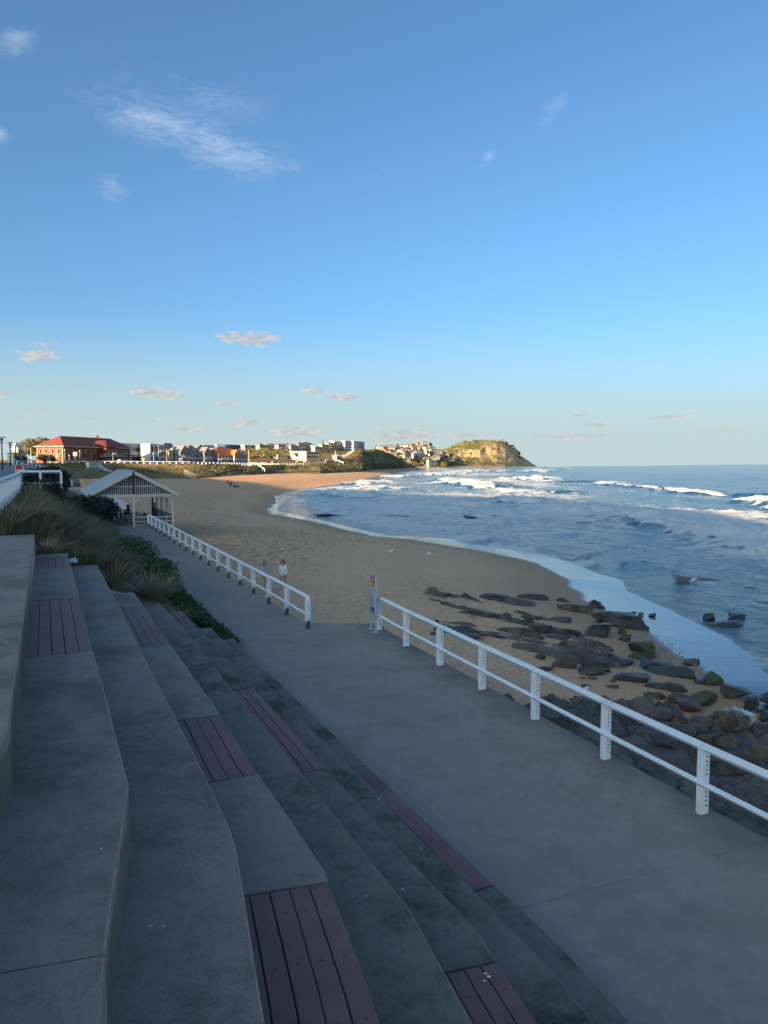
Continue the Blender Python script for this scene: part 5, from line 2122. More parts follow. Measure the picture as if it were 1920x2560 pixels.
def build_rocks():
    rr = random.Random(8)
    MM = {'R': M_ROCK, 'W': M_WETROCK, 'M': M_MOSSROCK, 'P': M_PALEROCK}
    for i, (x0, x1, yb, hp, kind, mk, lab) in enumerate(ROCKS + SEA_ROCKS):
        sea = i >= len(ROCKS)
        z = SEA if sea else -3.0
        if not sea:
            for it in range(5):
                g = gp((x0 + x1) / 2, yb, z)
                z = max(sand_at(g.x, g.y), SEA + .1)
                if yb > 1790 and x0 < 1500:
                    z = -1.75
        g = gp((x0 + x1) / 2, yb, z)
        dep = math.hypot(g.y, CAMZ - z)
        w = (x1 - x0) / FPX * dep * 1.04
        el = math.atan2(CAMZ - z, g.y)
        d = min(w * rr.uniform(.55, .8), hp / FPX * dep / math.sin(el) * .75)
        d = max(d, w * .28)
        h = max((hp / FPX * dep - d * math.sin(el) * .8) / math.cos(el), w * .10, .12)
        if sea and i > len(ROCKS) + 4:
            d, h = 3.0, .30
        if kind == 'slab':
            h = max(h, .16)
        me = rock_mesh(w, d, h * 1.5, 100 + i, kind)
        me.materials.append(MM[mk])
        o = link('rock', me)
        o.location = (g.x, g.y + d * .5, z + h * .25 - .02)
        o.rotation_euler = (R(rr.uniform(-4, 4)), R(rr.uniform(-4, 4)), R(rr.uniform(-14, 14)))
        tag(o, lab, 'rock', 'rocks in the sea' if sea else 'rocks on the beach')
    # the wave-cut shelf along the foot of the promenade
    n0, n1 = 360, 240
    a = np.linspace(-3.0, 25.5, n0)                     # along the fence from its near end
    b = np.linspace(.25, 12.0, n1)                       # out toward the sea
    A, B = np.meshgrid(a, b, indexing='ij')
    o = Vector((8.1, 3.0))
    dx, nx = Vector((-.3816, .9243)), Vector((.9243, .3816))
    X, Y = o.x + dx.x * A + nx.x * B, o.y + dx.y * A + nx.y * B
    u, v = X * .86 + Y * .5, -X * .5 + Y * .86
    base = fbm(u / 3.2, v / 1.4, 201, 5, .55)
    base = base + .9 * (vn(u / 1.9 + fbm(u, v, 202, 2) * .8, v / 1.1, 206) - .5)
    st = base * 3.2 + fbm(u / 6, v / 6, 208, 2) * 2
    fl = np.floor(st)
    fr = sstep(.80, 1.0, st - fl)
    strata = (fl + fr) * .12
    crack = np.abs(fbm(u / 1.1 + 3, v / .8, 203, 3))
    crack2 = np.abs(fbm(u / 2.6, v / 3.4 + 9, 205, 2))
    z = -1.62 - B * .075 + strata + fbm(X / .35, Y / .35, 207, 3) * .03
    z -= .16 * sstep(.06, .0, crack) + .14 * sstep(.03, 0, crack2)
    edge = 9.2 + fbm(A / 2.0, B / 2.0, 209, 3) * 2.0
    z -= 1.6 * sstep(-.3, 1.4, B - edge) + 1.6 * sstep(20.2, 23.0, A + B * .28 + fbm(B / 1.5, A / 1.5, 211, 3) * 2.4)
    me = grid_mesh('rock_shelf', np.stack([X, Y, z], -1), None, [M_SHELF])
    tag(link('rock_shelf', me), 'layered brown rock shelf along the foot of the promenade wall', kind='structure')
    # low layered ledges that break the sand behind the near fence and under the boulders
    for sd, (p0, p1, wd, amp, bias) in enumerate([((1030, 1495), (1560, 1560), 3.2, .85, .04), ((1075, 1575), (1560, 1600), 2.6, .95, .14), ((1395, 1690), (1930, 1850), 3.6, .7, -.02), ((1560, 1745), (1930, 1960), 4.0, .8, .10)]):
        q0, q1 = gp(*p0, -2.5), gp(*p1, -2.7)
        dv = (q1 - q0).to_2d()
        ln = dv.length
        dv.normalize()
        nv = Vector((dv.y, -dv.x))
        if nv.y < 0:
            nv = -nv
        a = np.linspace(-.6, ln + .6, 220)
        b = np.linspace(-wd, wd, 110)
        A, B = np.meshgrid(a, b, indexing='ij')
        X, Y = q0.x + dv.x * A + nv.x * B, q0.y + dv.y * A + nv.y * B
        base = fbm(A / 3.6, B / 1.1, 401 + sd * 7, 5, .55)
        stp = base * 2.6 + B * .35
        fl = np.floor(stp)
        strata = (fl + sstep(.8, 1, stp - fl) - B * .35) / 3.4
        crack = np.abs(fbm(A / 1.3 + 5, B / 1.0, 402 + sd * 7, 3))
        h = strata * amp + bias - .22 * sstep(.07, 0, crack) + fbm(A / .4, B / .3, 403 + sd, 3) * .035
        h -= .8 * sstep(wd * .45, wd, np.abs(B) + fbm(A / 2, B / 2, 404 + sd, 3) * .8) + .8 * sstep(.12, 0, np.minimum(A + .6, ln + .6 - A) / ln)
        me = grid_mesh('rock_ledge', np.stack([X, Y, np.maximum(sand_z(X, Y), SEA - .1) + h], -1), None, [M_SHELF if sd in (0, 1) else M_ROCK])
        tag(link('rock_ledge', me), 'low layered rock ledge breaking through the sand', kind='structure')
    # ledge slabs lying on its seaward part
    k = 0
    for (x, y, wpx) in [(1700, 1800, 60), (1745, 1815, 70), (1700, 1830, 80), (1770, 1845, 70), (1820, 1860, 80), (1740, 1862, 90), (1790, 1890, 90),
                        (1850, 1895, 90), (1900, 1880, 80), (1830, 1925, 100), (1890, 1935, 110), (1660, 1795, 50), (1770, 1815, 60), (1900, 1965, 90), (1650, 1850, 80), (1600, 1800, 60)]:
        g = gp(x, y, -2.0)
        dep = g.y
        w = wpx / FPX * dep
        me = rock_mesh(w, w * rr.uniform(.4, .6), rr.uniform(.22, .34), 300 + k, 'slab')
        me.materials.append(M_ROCK)
        o = link('rock_slab', me)
        o.location = (g.x, g.y, -2.02 + rr.uniform(-.04, .08))
        o.rotation_euler = (R(rr.uniform(-6, 6)), R(rr.uniform(-8, 2)), R(-22 + rr.uniform(-14, 14)))
        tag(o, 'thin brown slab lying among others on the seaward rim of the rock shelf', 'rock slab', 'slabs on the rock shelf')
        k += 1
    # pebbles strewn on the wet sand
    P, F = [], []
    for i in range(260):
        x = rr.uniform(1560, 1760)
        y = 1560 + (x - 1560) * .45 + rr.uniform(-20, 45)
        g = gp(x, y, -3.6)
        zz = max(sand_at(g.x, g.y), SEA)
        r = rr.uniform(.02, .06)
        n = len(P)
        for q in range(5):
            P.append((g.x + r * math.cos(q * 1.256), g.y + r * math.sin(q * 1.256), zz - .01))
        P.append((g.x, g.y, zz + r * .7))
        F += [(n + q, n + (q + 1) % 5, n + 5) for q in range(5)]
    tag(link('pebbles', soup_mesh('pebbles', P, F, [M_WETROCK])), 'dark pebbles strewn over the wet sand', kind='stuff')
    # white shell fragments and grit on the concrete
    P, F = [], []
    wsh = pmat('shell_white', (.70, .70, .68), rough=.6)
    spots = [(x, y, H_T[k]) for k, x, y in [(2, 232, 2117), (2, 182, 1950), (2, 230, 1694), (3, 384, 1625), (3, 320, 1597), (4, 431, 1680), (4, 488, 1745), (5, 495, 1660), (5, 780, 2135), (5, 605, 1740),
                                            (6, 870, 2135), (7, 1050, 2118), (7, 800, 1805), (6, 835, 2002), (4, 916, 2241), (5, 1020, 2235), (1, 52, 1454), (1, 13, 1604), (3, 240, 2180), (3, 390, 2320), (4, 1205, 2440), (7, 910, 1993), (7, 945, 1998)]]
    spots += [(x, y, CAMZ) for x, y in [(1161, 1856), (1140, 1893), (1305, 1990), (1860, 2236), (1775, 2254), (1415, 1830), (1290, 1790), (950, 1755), (832, 1700), (1100, 2220), (1560, 2190)]]
    for (x, y, h) in spots:
        c = gp(x, y, CAMZ - h)
        for q in range(rr.choice((1, 2, 3))):
            r = rr.uniform(.004, .011)
            cx, cy = c.x + rr.gauss(0, .03), c.y + rr.gauss(0, .03)
            n = len(P)
            for t in range(5):
                aa = t * 1.256 + rr.uniform(-.4, .4)
                P.append((cx + r * 1.4 * math.cos(aa), cy + r * math.sin(aa), c.z + .001))
            P.append((cx, cy, c.z + r * .6))
            F += [(n + t, n + (t + 1) % 5, n + 5) for t in range(5)]
    tag(link('shell_grit', soup_mesh('shell_grit', P, F, [wsh])), 'scattered white shell chips on the concrete', kind='stuff')
    # crumpled wrapper at the end of the second step
    c = gp(181, 1410, CAMZ - 2.45)
    me = bpy.data.meshes.new('wrapper')
    bm = bmesh.new()
    bmesh.ops.create_icosphere(bm, subdivisions=3, radius=.11)
    for v in bm.verts:
        v.co *= 1 + rr.uniform(-.35, .25)
        v.co.z *= .6
    bm.to_mesh(me)
    bm.free()
    me.materials.append(pmat('silver_film', (.6, .62, .66), rough=.25, metallic=.5))
    o = link('wrapper', me)
    o.location = c + UP * .08
    tag(o, 'crumpled silvery wrapper caught at the end of a terrace step', 'litter')


build_rocks()

# ================================================================== the town behind the beach
M_GLASS = pmat('window_glass', (.020, .026, .032), (.035, .042, .05), 2, rough=.12)
M_WWHITE = pmat('house_white', (.47, .46, .435), (.55, .54, .51), .8, rough=.8)
M_WCREAM = pmat('house_cream', (.55, .47, .31), (.61, .53, .36), .8, rough=.8)
M_WGREY = pmat('house_grey', (.34, .36, .38), (.40, .42, .44), .8, rough=.8)
M_WBLUE = pmat('house_bluegrey', (.22, .25, .29), (.27, .30, .34), .8, rough=.8)
M_WBROWN = pmat('house_brown', (.15, .11, .085), (.20, .15, .11), .8, rough=.8)
M_WTAN = pmat('house_tan', (.42, .33, .24), (.48, .38, .28), .8, rough=.8)
M_WDARK = pmat('house_charcoal', (.05, .05, .053), (.075, .075, .078), .8, rough=.7)
M_RTILE = pmat('red_roof_tile', (.20, .042, .026), (.27, .060, .036), 1.6, rough=.75, stretch=(1, 1, 3), bump=.5, bscale=3, bdist=.1)
M_RORANGE = pmat('orange_roof_tile', (.62, .15, .045), (.70, .19, .06), 1.6, rough=.75, stretch=(1, 1, 3), bump=.5, bscale=3, bdist=.1)
M_RGREY = pmat('grey_roof', (.16, .16, .16), (.22, .22, .215), 1.2, rough=.6)
M_RPALE = pmat('pale_roof', (.50, .50, .48), (.58, .58, .56), 1.2, rough=.5)
M_RBROWN = pmat('brown_roof', (.17, .13, .10), (.23, .18, .14), 1.2, rough=.8)
M_BRICK = pmat('red_brick', (.165, .056, .030), (.225, .080, .042), 2.2, rough=.9, stretch=(1, 1, 3.5), c3=(.19, .06, .032), s3=.5, t3=(.5, .7), bump=.3, bscale=6, bdist=.03)
WCOL = {'white': M_WWHITE, 'cream': M_WCREAM, 'grey': M_WGREY, 'blue': M_WBLUE, 'brown': M_WBROWN, 'tan': M_WTAN, 'dark': M_WDARK, 'brick': M_BRICK}
RCOL = {'red': M_RTILE, 'orange': M_RORANGE, 'grey': M_RGREY, 'pale': M_RPALE, 'brown': M_RBROWN, 'dark': M_WDARK, 'white': M_WWHITE}


def L(mb, name, mats, parent, **kw):
    """a part given in the local frame of its (possibly rotated) thing"""
    return mb.build(name, mats, parent, **kw)


def roof_mb(w, d, h, kind, rise, ov):
    mb = MB()
    x0, x1, y0, y1 = -ov, w + ov, -ov, d + ov
    if kind == 'flat':
        mb.box(x0, x1, y0, y1, h, h + .28)
        return mb
    b = h + .02
    base = [(x0, y0, b), (x1, y0, b), (x1, y1, b), (x0, y1, b)]
    lo = [(x, y, b - .18) for x, y, _ in base]
    if kind == 'gablex':                     # ridge along x, gable on the left end
        top = [(x0, (y0 + y1) / 2, b + rise), (x1, (y0 + y1) / 2, b + rise)]
        fs = [(0, 1, 5, 4), (2, 3, 4, 5), (3, 0, 4), (1, 2, 5)]
    elif kind == 'gabley':                   # gable facing the front
        top = [((x0 + x1) / 2, y0, b + rise), ((x0 + x1) / 2, y1, b + rise)]
        fs = [(3, 0, 4, 5), (1, 2, 5, 4), (0, 1, 4), (2, 3, 5)]
    elif kind == 'skillion':
        top = [(x0, y1, b + rise), (x1, y1, b + rise)]
        fs = [(0, 1, 5, 4), (3, 0, 4), (1, 2, 5), (2, 3, 4, 5)]
    else:                                    # hip
        if w >= d:
            r = min(d / 2 + ov, w / 2)
            top = [(x0 + r, (y0 + y1) / 2, b + rise), (x1 - r + .01, (y0 + y1) / 2, b + rise)]
            fs = [(0, 1, 5, 4), (2, 3, 4, 5), (3, 0, 4), (1, 2, 5)]
        else:
            r = min(w / 2 + ov, d / 2)
            top = [((x0 + x1) / 2, y0 + r, b + rise), ((x0 + x1) / 2, y1 - r + .01, b + rise)]
            fs = [(3, 0, 4, 5), (1, 2, 5, 4), (0, 1, 4), (2, 3, 5)]
    vs = base + top + lo
    fs = fs + [(6, 9, 8, 7)] + [(i + 6, (i + 1) % 4 + 6, (i + 1) % 4, i) for i in range(4)]
    return mb.add(vs, fs)


def house(label, loc, yaw, w, d, h, roof, rise, wall, rcol, rows=1, cols=3, lcols=1, group=None, cat='house', balcony=(), chimney=False, base=2.0, ov=.5, wh=1.2, name='house', sub_pane=True, wfrac=.62, parapet=False):
    root = thing(name, label, cat, loc, yaw, group)
    mb = MB()
    mb.box(0, w, 0, d, -base, h)
    L(mb, 'wall', [WCOL[wall]], root)
    rf = L(roof_mb(w, d, h, roof, rise, ov), 'roof', [RCOL[rcol]], root)
    if parapet:
        mb = MB()
        mb.box(-.05, w + .05, -.05, .12, h + .28, h + .8)
        mb.box(-.05, .12, .125, d, h + .28, h + .8)
        L(mb, 'parapet', [WCOL[wall]], root)
    if chimney:
        mb = MB()
        mb.box(w * .65, w * .65 + .8, d * .5, d * .5 + .8, h + .3, h + rise + 1.1)
        L(mb, 'chimney', [M_BRICK], rf)
    frame = M_WWHITE if wall != 'white' else M_WGREY
    for rw in range(rows):
        fh = h / rows
        z0 = rw * fh + fh * .34
        z1 = z0 + min(wh * fh / 2.8, fh * .48)
        for c in range(cols):
            cw = w / cols
            x0, x1 = c * cw + cw * (1 - wfrac) / 2, (c + 1) * cw - cw * (1 - wfrac) / 2
            mb = MB()
            mb.box(x0 - .10, x1 + .10, -.06, .02, z0 - .10, z1 + .10)
            f = L(mb, 'window', [frame], root)
            mb = MB()
            mb.box(x0, x1, -.085, -.062, z0, z1)
            L(mb, 'pane', [M_GLASS], f)
        for c in range(lcols):
            cw = d / lcols
            y0, y1 = c * cw + cw * .32, (c + 1) * cw - cw * .32
            mb = MB()
            mb.box(-.06, .02, y0 - .10, y1 + .10, z0 - .10, z1 + .10)
            f = L(mb, 'window', [frame], root)
            mb = MB()
            mb.box(-.085, -.062, y0, y1, z0, z1)
            L(mb, 'pane', [M_GLASS], f)
        if rw in balcony:
            zz = rw * fh
            mb = MB()
            mb.box(w * .08, w * .92, -1.5, -.07, zz - .2, zz)
            bl = L(mb, 'balcony', [WCOL[wall]], root)
            mb = MB()
            mb.box(w * .08, w * .92, -1.5, -1.44, zz + .95, zz + 1.02)
            n = max(3, int(w * .84 / .9))
            for q in range(n + 1):
                x = w * .08 + w * .84 * q / n
                mb.box(x - .03, x + .03, -1.49, -1.45, zz, zz + .945)
            L(mb, 'balustrade', [M_WGREY], bl)
    return root


FD = Vector((.50, .866, 0))                 # the direction of the beach road's house fronts


def row_house(a, b, c, yt, D, label, roof='flat', rise=0, wall='white', rcol='pale', ang=60, zg=None, **kw):
    """a: far edge of the left end wall, b: corner, c: end of the front, yt: eaves at the corner (photograph pixels)"""
    yaw = R(ang)
    dx, dy = math.cos(yaw), math.sin(yaw)
    zg = 4.5 if zg is None else zg
    z = CAMZ - (yt - HZN) / FPX * D
    X = (b - CPX) / FPX * D
    u = (c - CPX) / FPX
    w = (u * D - X) / (dx - u * dy)
    ua = (a - CPX) / FPX
    d = max(4.0, (ua * D - X) / (-dy - ua * dx))
    return house(label, (X, D, zg), yaw, w, min(d, 24), z - zg, roof, rise, wall, rcol, **kw)


def brick_club():
    D = 332
    c = dp(161, D, 4.6)
    yaw = math.atan2(50, 12.5)
    root = thing('brick_building', 'long two-storey red brick building with red tiled hip roof at the head of the beach', 'building', c, yaw)
    w, d, h = 52, 14, 7.9
    mb = MB()
    mb.box(0, w, 0, d, -2, h)
    L(mb, 'wall', [M_BRICK], root)
    rf = L(roof_mb(w, d, h + .25, 'hip', 4.8, .9), 'roof', [M_RTILE], root)
    mb = MB()
    mb.box(-.95, w + .95, -.98, -.91, h - .05, h + .28)
    mb.box(-.98, -.955, -.9, d + .9, h - .05, h + .28)
    L(mb, 'gutter', [M_WCREAM], rf)
    mb = MB()
    mb.box(34, 35, d / 2 - .5, d / 2 + .5, h + 4.2, h + 6.4)
    L(mb, 'chimney', [M_BRICK], rf)
    # projecting wing with its own hip
    mb = MB()
    mb.box(27, 38, -3.2, -.01, -2, h)
    L(mb, 'wing', [M_BRICK], root)
    mb = MB()
    b = h + .26
    vs = [(26.2, -4.0, b), (38.8, -4.0, b), (38.8, 4.5, b + 2.55), (26.2, 4.5, b + 2.55), (32.5, .8, b + 3.4), (32.5, 6.5, b + 3.55)]
    mb.add(vs, [(0, 1, 4), (1, 2, 5, 4), (3, 0, 4, 5)])
    L(mb, 'wing_roof', [M_RTILE], rf)
    mb = MB()
    mb.box(22, 41, -5.2, -3.25, 3.7, 4.0)
    bl = L(mb, 'balcony', [M_WCREAM], root)
    mb = MB()
    for i in range(24):
        x = 22.1 + i * .81
        mb.box(x - .04, x + .04, -5.15, -5.07, 4.0, 4.95)
    mb.box(22, 41, -5.16, -5.06, 4.96, 5.05)
    L(mb, 'balustrade', [M_WCREAM], bl)
    for i in range(5):
        mb = MB()
        y = .4 + i * 3.3
        mb.box(-.14, -.002, y - .13, y + .13, 0, h)
        L(mb, 'downpipe', [M_WCREAM], root)
    for x in (10, 19.5, 51.5):
        mb = MB()
        mb.box(x - .12, x + .12, -.14, -.002, 0, h)
        L(mb, 'downpipe', [M_WCREAM], root)

    def win(x, z, ww, hh, y=0):
        mb = MB()
        mb.box(x - ww / 2 - .12, x + ww / 2 + .12, y - .07, y - .005, z - .12, z + hh + .12)
        f = L(mb, 'window', [M_WWHITE], root)
        mb = MB()
        mb.box(x - ww / 2, x + ww / 2, y - .10, y - .072, z, z + hh)
        L(mb, 'pane', [M_GLASS], f)
    for x in (3, 6.5, 13, 16, 22.5, 41, 44, 46.5, 49):
        win(x, 5.0, 1.2, 1.9)
    for x in (4, 8, 14, 17, 24, 40, 43.2, 46.4, 49.6):
        win(x, 1.0, 1.3, 1.9)
    for x in (29.2, 32.5, 35.8):
        win(x, 4.6, 2.0, 2.3, -3.2)
        win(x, 1.0, 1.8, 2.0, -3.2)
    for y in (2.2, 5.5, 8.8, 11.8):
        mb = MB()
        mb.box(-.07, -.005, y - .7, y + .7, 4.9, 6.9)
        f = L(mb, 'window', [M_WWHITE], root)
        mb = MB()
        mb.box(-.1, -.072, y - .58, y + .58, 5.0, 6.8)
        L(mb, 'pane', [M_GLASS], f)


brick_club()


def build_houses():
    H = row_house
    H(296, 303, 354, 1112, 392, 'modern grey house with dark window bands and pale parapet beside the brick building', wall='grey', rcol='white', rows=2, cols=2, wfrac=.8, balcony=(1,), parapet=True, ov=.2, name='modern_house')
    H(354, 377, 398, 1111, 398, 'white cube house with a broad sunlit blank side wall', wall='white', rcol='white', rows=2, cols=2, lcols=0, wfrac=.5, ov=.15, name='modern_house')
    H(397, 398, 417, 1113, 402, 'pale blue-white house with a brown top band beside the white cube house', wall='white', rcol='brown', rows=3, cols=3, ov=.1, balcony=(1, 2), name='modern_house')
    H(408, 419, 436, 1125, 425, 'dark brown house with steep brown roof', roof='gablex', rise=4.0, wall='brown', rcol='brown', rows=2, cols=2)
    H(424, 434, 455, 1128, 415, 'tan house with a grey curved-looking roof and wide windows', roof='hip', rise=2.4, wall='tan', rcol='grey', rows=2, cols=4)
    H(447, 452, 474, 1131, 412, 'blue-grey house with a steep grey gable toward the beach', roof='gabley', rise=4.2, wall='blue', rcol='grey', rows=2, cols=3, balcony=(1,))
    H(464, 475, 512, 1134, 420, 'white house with long grey gable roof and upstairs balcony', roof='gablex', rise=3.4, wall='white', rcol='grey', rows=2, cols=5, balcony=(1,))
    H(505, 512, 528, 1132, 424, 'dark blue house with front gable and white balcony posts, the nearer of two', roof='gabley', rise=3.4, wall='blue', rcol='grey', rows=2, cols=3, balcony=(1,))
    H(524, 528, 543, 1133, 430, 'dark blue house with front gable and white balcony posts, the farther of two', roof='gabley', rise=3.0, wall='blue', rcol='grey', rows=2, cols=3, balcony=(1,))
    H(541, 548, 586, 1136, 432, 'white house under a large bright orange tiled roof', roof='gablex', rise=3.6, wall='white', rcol='orange', rows=2, cols=5, balcony=(1,), chimney=False)
    H(583, 587, 597, 1137, 440, 'small white gabled house with orange roof next to the large orange roof', roof='gabley', rise=2.8, wall='white', rcol='orange', rows=2, cols=2)
    H(590, 598, 619, 1139, 446, 'low grey house with grey gable at the end of the beach road row', roof='gablex', rise=2.4, wall='grey', rcol='grey', rows=2, cols=4)
    # second row
    H(466, 474, 492, 1124, 520, 'house with a red hip roof behind the white house with the grey gable', roof='hip', rise=3.0, wall='white', rcol='red', rows=2, cols=2, zg=7)
    H(440, 448, 466, 1123, 540, 'brown hip roofed house on the skyline behind the tan house', roof='hip', rise=3.4, wall='tan', rcol='brown', rows=2, cols=2, zg=7)
    H(489, 494, 512, 1121, 560, 'cream gabled house on the skyline, left of its twin', roof='gabley', rise=3.0, wall='cream', rcol='grey', rows=2, cols=2, zg=9)
    H(510, 516, 541, 1121, 566, 'cream gabled house on the skyline with a long grey roof', roof='gablex', rise=2.6, wall='cream', rcol='grey', rows=2, cols=3, zg=9)
    H(534, 540, 556, 1127, 540, 'white gabled house just behind the large orange roof', roof='gabley', rise=2.8, wall='white', rcol='red', rows=2, cols=2, zg=8)
    H(535, 543, 566, 1117, 590, 'white house with pale hip roof on the hilltop left of the charcoal house', roof='hip', rise=2.2, wall='white', rcol='pale', rows=1, cols=3, zg=13)
    # hilltop row, left to right
    H(558, 566, 604, 1112.5, 600, 'charcoal flat roofed house with tall windows on the hilltop', wall='dark', rcol='dark', rows=2, cols=5, wfrac=.8, zg=14)
    H(604, 613, 649, 1113.5, 604, 'white flat roofed house with long dark window bands on the hilltop', wall='white', rcol='white', rows=2, cols=3, wfrac=.84, zg=14.6, parapet=False)
    H(648, 650, 673, 1113, 610, 'tan flat roofed house with wide windows on the hilltop', wall='tan', rcol='grey', rows=2, cols=3, wfrac=.8, zg=15)
    H(670, 675, 696, 1114, 620, 'house with overlapping brown skillion roofs on the hilltop', roof='skillion', rise=1.8, wall='tan', rcol='brown', rows=2, cols=3, zg=15)
    H(694, 697, 728, 1113, 622, 'grey roofed house with glazed balcony front on the hilltop', roof='hip', rise=1.4, wall='white', rcol='grey', rows=2, cols=4, balcony=(1,), zg=15.4, wfrac=.8)
    H(724, 728, 744, 1114.5, 630, 'small grey house with white posts at the middle of the hilltop row', roof='hip', rise=1.6, wall='grey', rcol='grey', rows=2, cols=2, zg=15.6)
    H(741, 748, 786, 1113, 640, 'wide grey hip roofed house with deep balconies on the hilltop', roof='hip', rise=2.4, wall='grey', rcol='brown', rows=2, cols=5, balcony=(1,), zg=15.6)
    H(782, 788, 802, 1116.5, 645, 'low pale house with wing shaped roof on the hilltop', roof='skillion', rise=1.2, wall='cream', rcol='pale', rows=1, cols=3, zg=16)
    H(800, 806, 820, 1112, 655, 'cream blank walled house left of the hilltop apartments', wall='cream', rcol='white', rows=2, cols=2, lcols=0, zg=16.4)
    H(818, 822, 842, 1108.5, 662, 'terracotta and cream house at the left of the hilltop apartments', roof='flat', wall='tan', rcol='grey', rows=3, cols=3, balcony=(1, 2), zg=16.4)
    H(826, 836, 862, 1104, 676, 'cream apartment block with a sloping roof on the hilltop', roof='skillion', rise=1.0, wall='cream', rcol='pale', rows=3, cols=4, balcony=(1, 2), zg=16.4, cat='apartments', name='apartment_block')
    H(858, 863, 883, 1103, 684, 'white apartment block with square window bays on the hilltop', wall='white', rcol='white', rows=4, cols=3, wfrac=.66, zg=16.4, cat='apartments', name='apartment_block')
    H(882, 884, 911, 1104, 690, 'grey and white apartment block with stacked balconies at the end of the hilltop row', wall='grey', rcol='white', rows=4, cols=4, balcony=(1, 2, 3), zg=16.2, cat='apartments', name='apartment_block')
    # below the hill
    H(726, 766, 802, 1129, 545, 'large pale yellow building with a blank sunlit end and glazed ground floor', wall='cream', rcol='pale', rows=2, cols=6, lcols=0, wfrac=.85, zg=8.3, cat='building', name='pavilion_building')
    H(656, 661, 685, 1138, 535, 'small white flat roofed building on the brown slope', wall='white', rcol='white', rows=1, cols=6, zg=8.0, cat='building', name='kiosk')
    H(690, 695, 718, 1137, 540, 'white framed open carport on the brown slope', wall='white', rcol='white', rows=1, cols=2, wfrac=.9, wh=1.9, zg=8.2, cat='building', name='carport')
    H(836, 842, 856, 1140, 585, 'little white shed beside the zigzag beach stairs', roof='hip', rise=1.2, wall='white', rcol='pale', rows=1, cols=2, zg=6.5, cat='shed', name='shed')
    # far left, behind the trees
    H(36, 48, 68, 1122, 410, 'pale gabled building behind the lamps at the left edge', roof='gablex', rise=3.5, wall='cream', rcol='pale', rows=2, cols=3, zg=5)
    H(30, 36, 68, 1133, 300, 'low cream wall-sided kiosk lit by the sun at the left edge', wall='cream', rcol='white', rows=1, cols=2, lcols=0, zg=4.8, cat='building', name='kiosk')
    # suburb on the far hillside
    rr = random.Random(21)
    protos = []
    styles = [('hip', 'white', 'grey'), ('hip', 'cream', 'brown'), ('flat', 'white', 'white'), ('gablex', 'white', 'grey'), ('hip', 'cream', 'red'), ('flat', 'grey', 'white'), ('gabley', 'cream', 'grey')]
    words = ['white house with grey hip roof', 'cream house with brown hip roof', 'white flat roofed house', 'white house with grey gable roof', 'cream house with red hip roof', 'grey flat roofed house', 'cream house with gable to the sea']
    for (rf, wl, rc), wd in zip(styles, words):
        t = house(wd + '', (0, 0, 0), 0, 15, 11, 6.5, rf, 3.0, wl, rc, rows=2, cols=3, lcols=1, group='houses on the far hillside', base=4, wh=1.6)
        protos.append(t)
    used = set()
    for i in range(105):
        px = rr.uniform(948, 1118)
        v = rr.uniform(1.2, 3.1)
        if px > 1085 and v < 2.3:
            continue
        g = FAR(px, v)
        k = rr.randrange(len(protos))
        o = protos[k] if k not in used else dup(protos[k])
        used.add(k)
        o.location = g
        o.rotation_euler = (0, 0, R(rr.choice((25, 35, 48, 60))))
        zx = 'at the left end of' if px < 985 else 'left of the middle of' if px < 1030 else 'right of the middle of' if px < 1075 else 'by the headland end of'
        zv = 'far lowest row' if v < 1.8 else 'far middle row' if v < 2.5 else 'far skyline row'
        o['label'] = words[k] + ' ' + zx + ' ' + zv
        sc = rr.uniform(.8, 1.15)
        o.scale = (sc, sc, sc)
    for i in range(5):
        pass
    H(1066, 1072, 1092, 1151, 1255, 'pale yellow surf club at the far end of the beach', wall='cream', rcol='white', rows=2, cols=3, zg=-3, cat='building', name='far_building')
    H(1031, 1033, 1056, 1134, 1300, 'white apartment block standing out on the far hillside', wall='white', rcol='white', rows=4, cols=5, zg=4, cat='apartments', name='apartment_block')
    H(1060, 1066, 1090, 1128, 1380, 'second white apartment block standing higher on the far hillside', wall='white', rcol='grey', rows=3, cols=4, zg=10, cat='apartments', name='apartment_block')
    H(1008, 1012, 1030, 1139, 1290, 'low cream block with brown roof on the far hillside', roof='hip', rise=3, wall='cream', rcol='brown', rows=3, cols=3, zg=2, cat='apartments', name='apartment_block')


build_houses()


# ------------------------------------------------------------------ trees
def tree(name, label, loc, h, w, n, leaf, mat, group=None, trunk=.35, blobs=16, seed=0, flat=.75):
    rng = np.random.default_rng(seed)
    rr = random.Random(seed)
    x, y, z = loc
    root = thing(name, label, 'tree', loc, 0, group)
    el = []
    for i in range(blobs):
        a, q = rr.uniform(0, 6.28), rr.uniform(.1, .72)
        el.append((math.cos(a) * w * .5 * q, math.sin(a) * w * .5 * q, h * rr.uniform(.42, .82), w * rr.uniform(.13, .24), w * rr.uniform(.13, .24), h * rr.uniform(.10, .19)))
    P, F, T = leaves(el, n, leaf, rng, .5, .3)
    link('crown', soup_mesh('crown', P, F, [mat], T), root)
    mb = MB()
    mb.tube([(0, 0, -.5), (.1, 0, h * .25), (0, .1, h * .55)], [trunk, trunk * .8, trunk * .4], 8)
    for e in el[:6]:
        mb.tube([(0, 0, h * .3), (e[0] * .5, e[1] * .5, h * .42), (e[0], e[1], e[2])], [trunk * .5, trunk * .3, trunk * .12], 6)
    mb.build('trunk', [M_BARK], root, smooth=True)
    return root


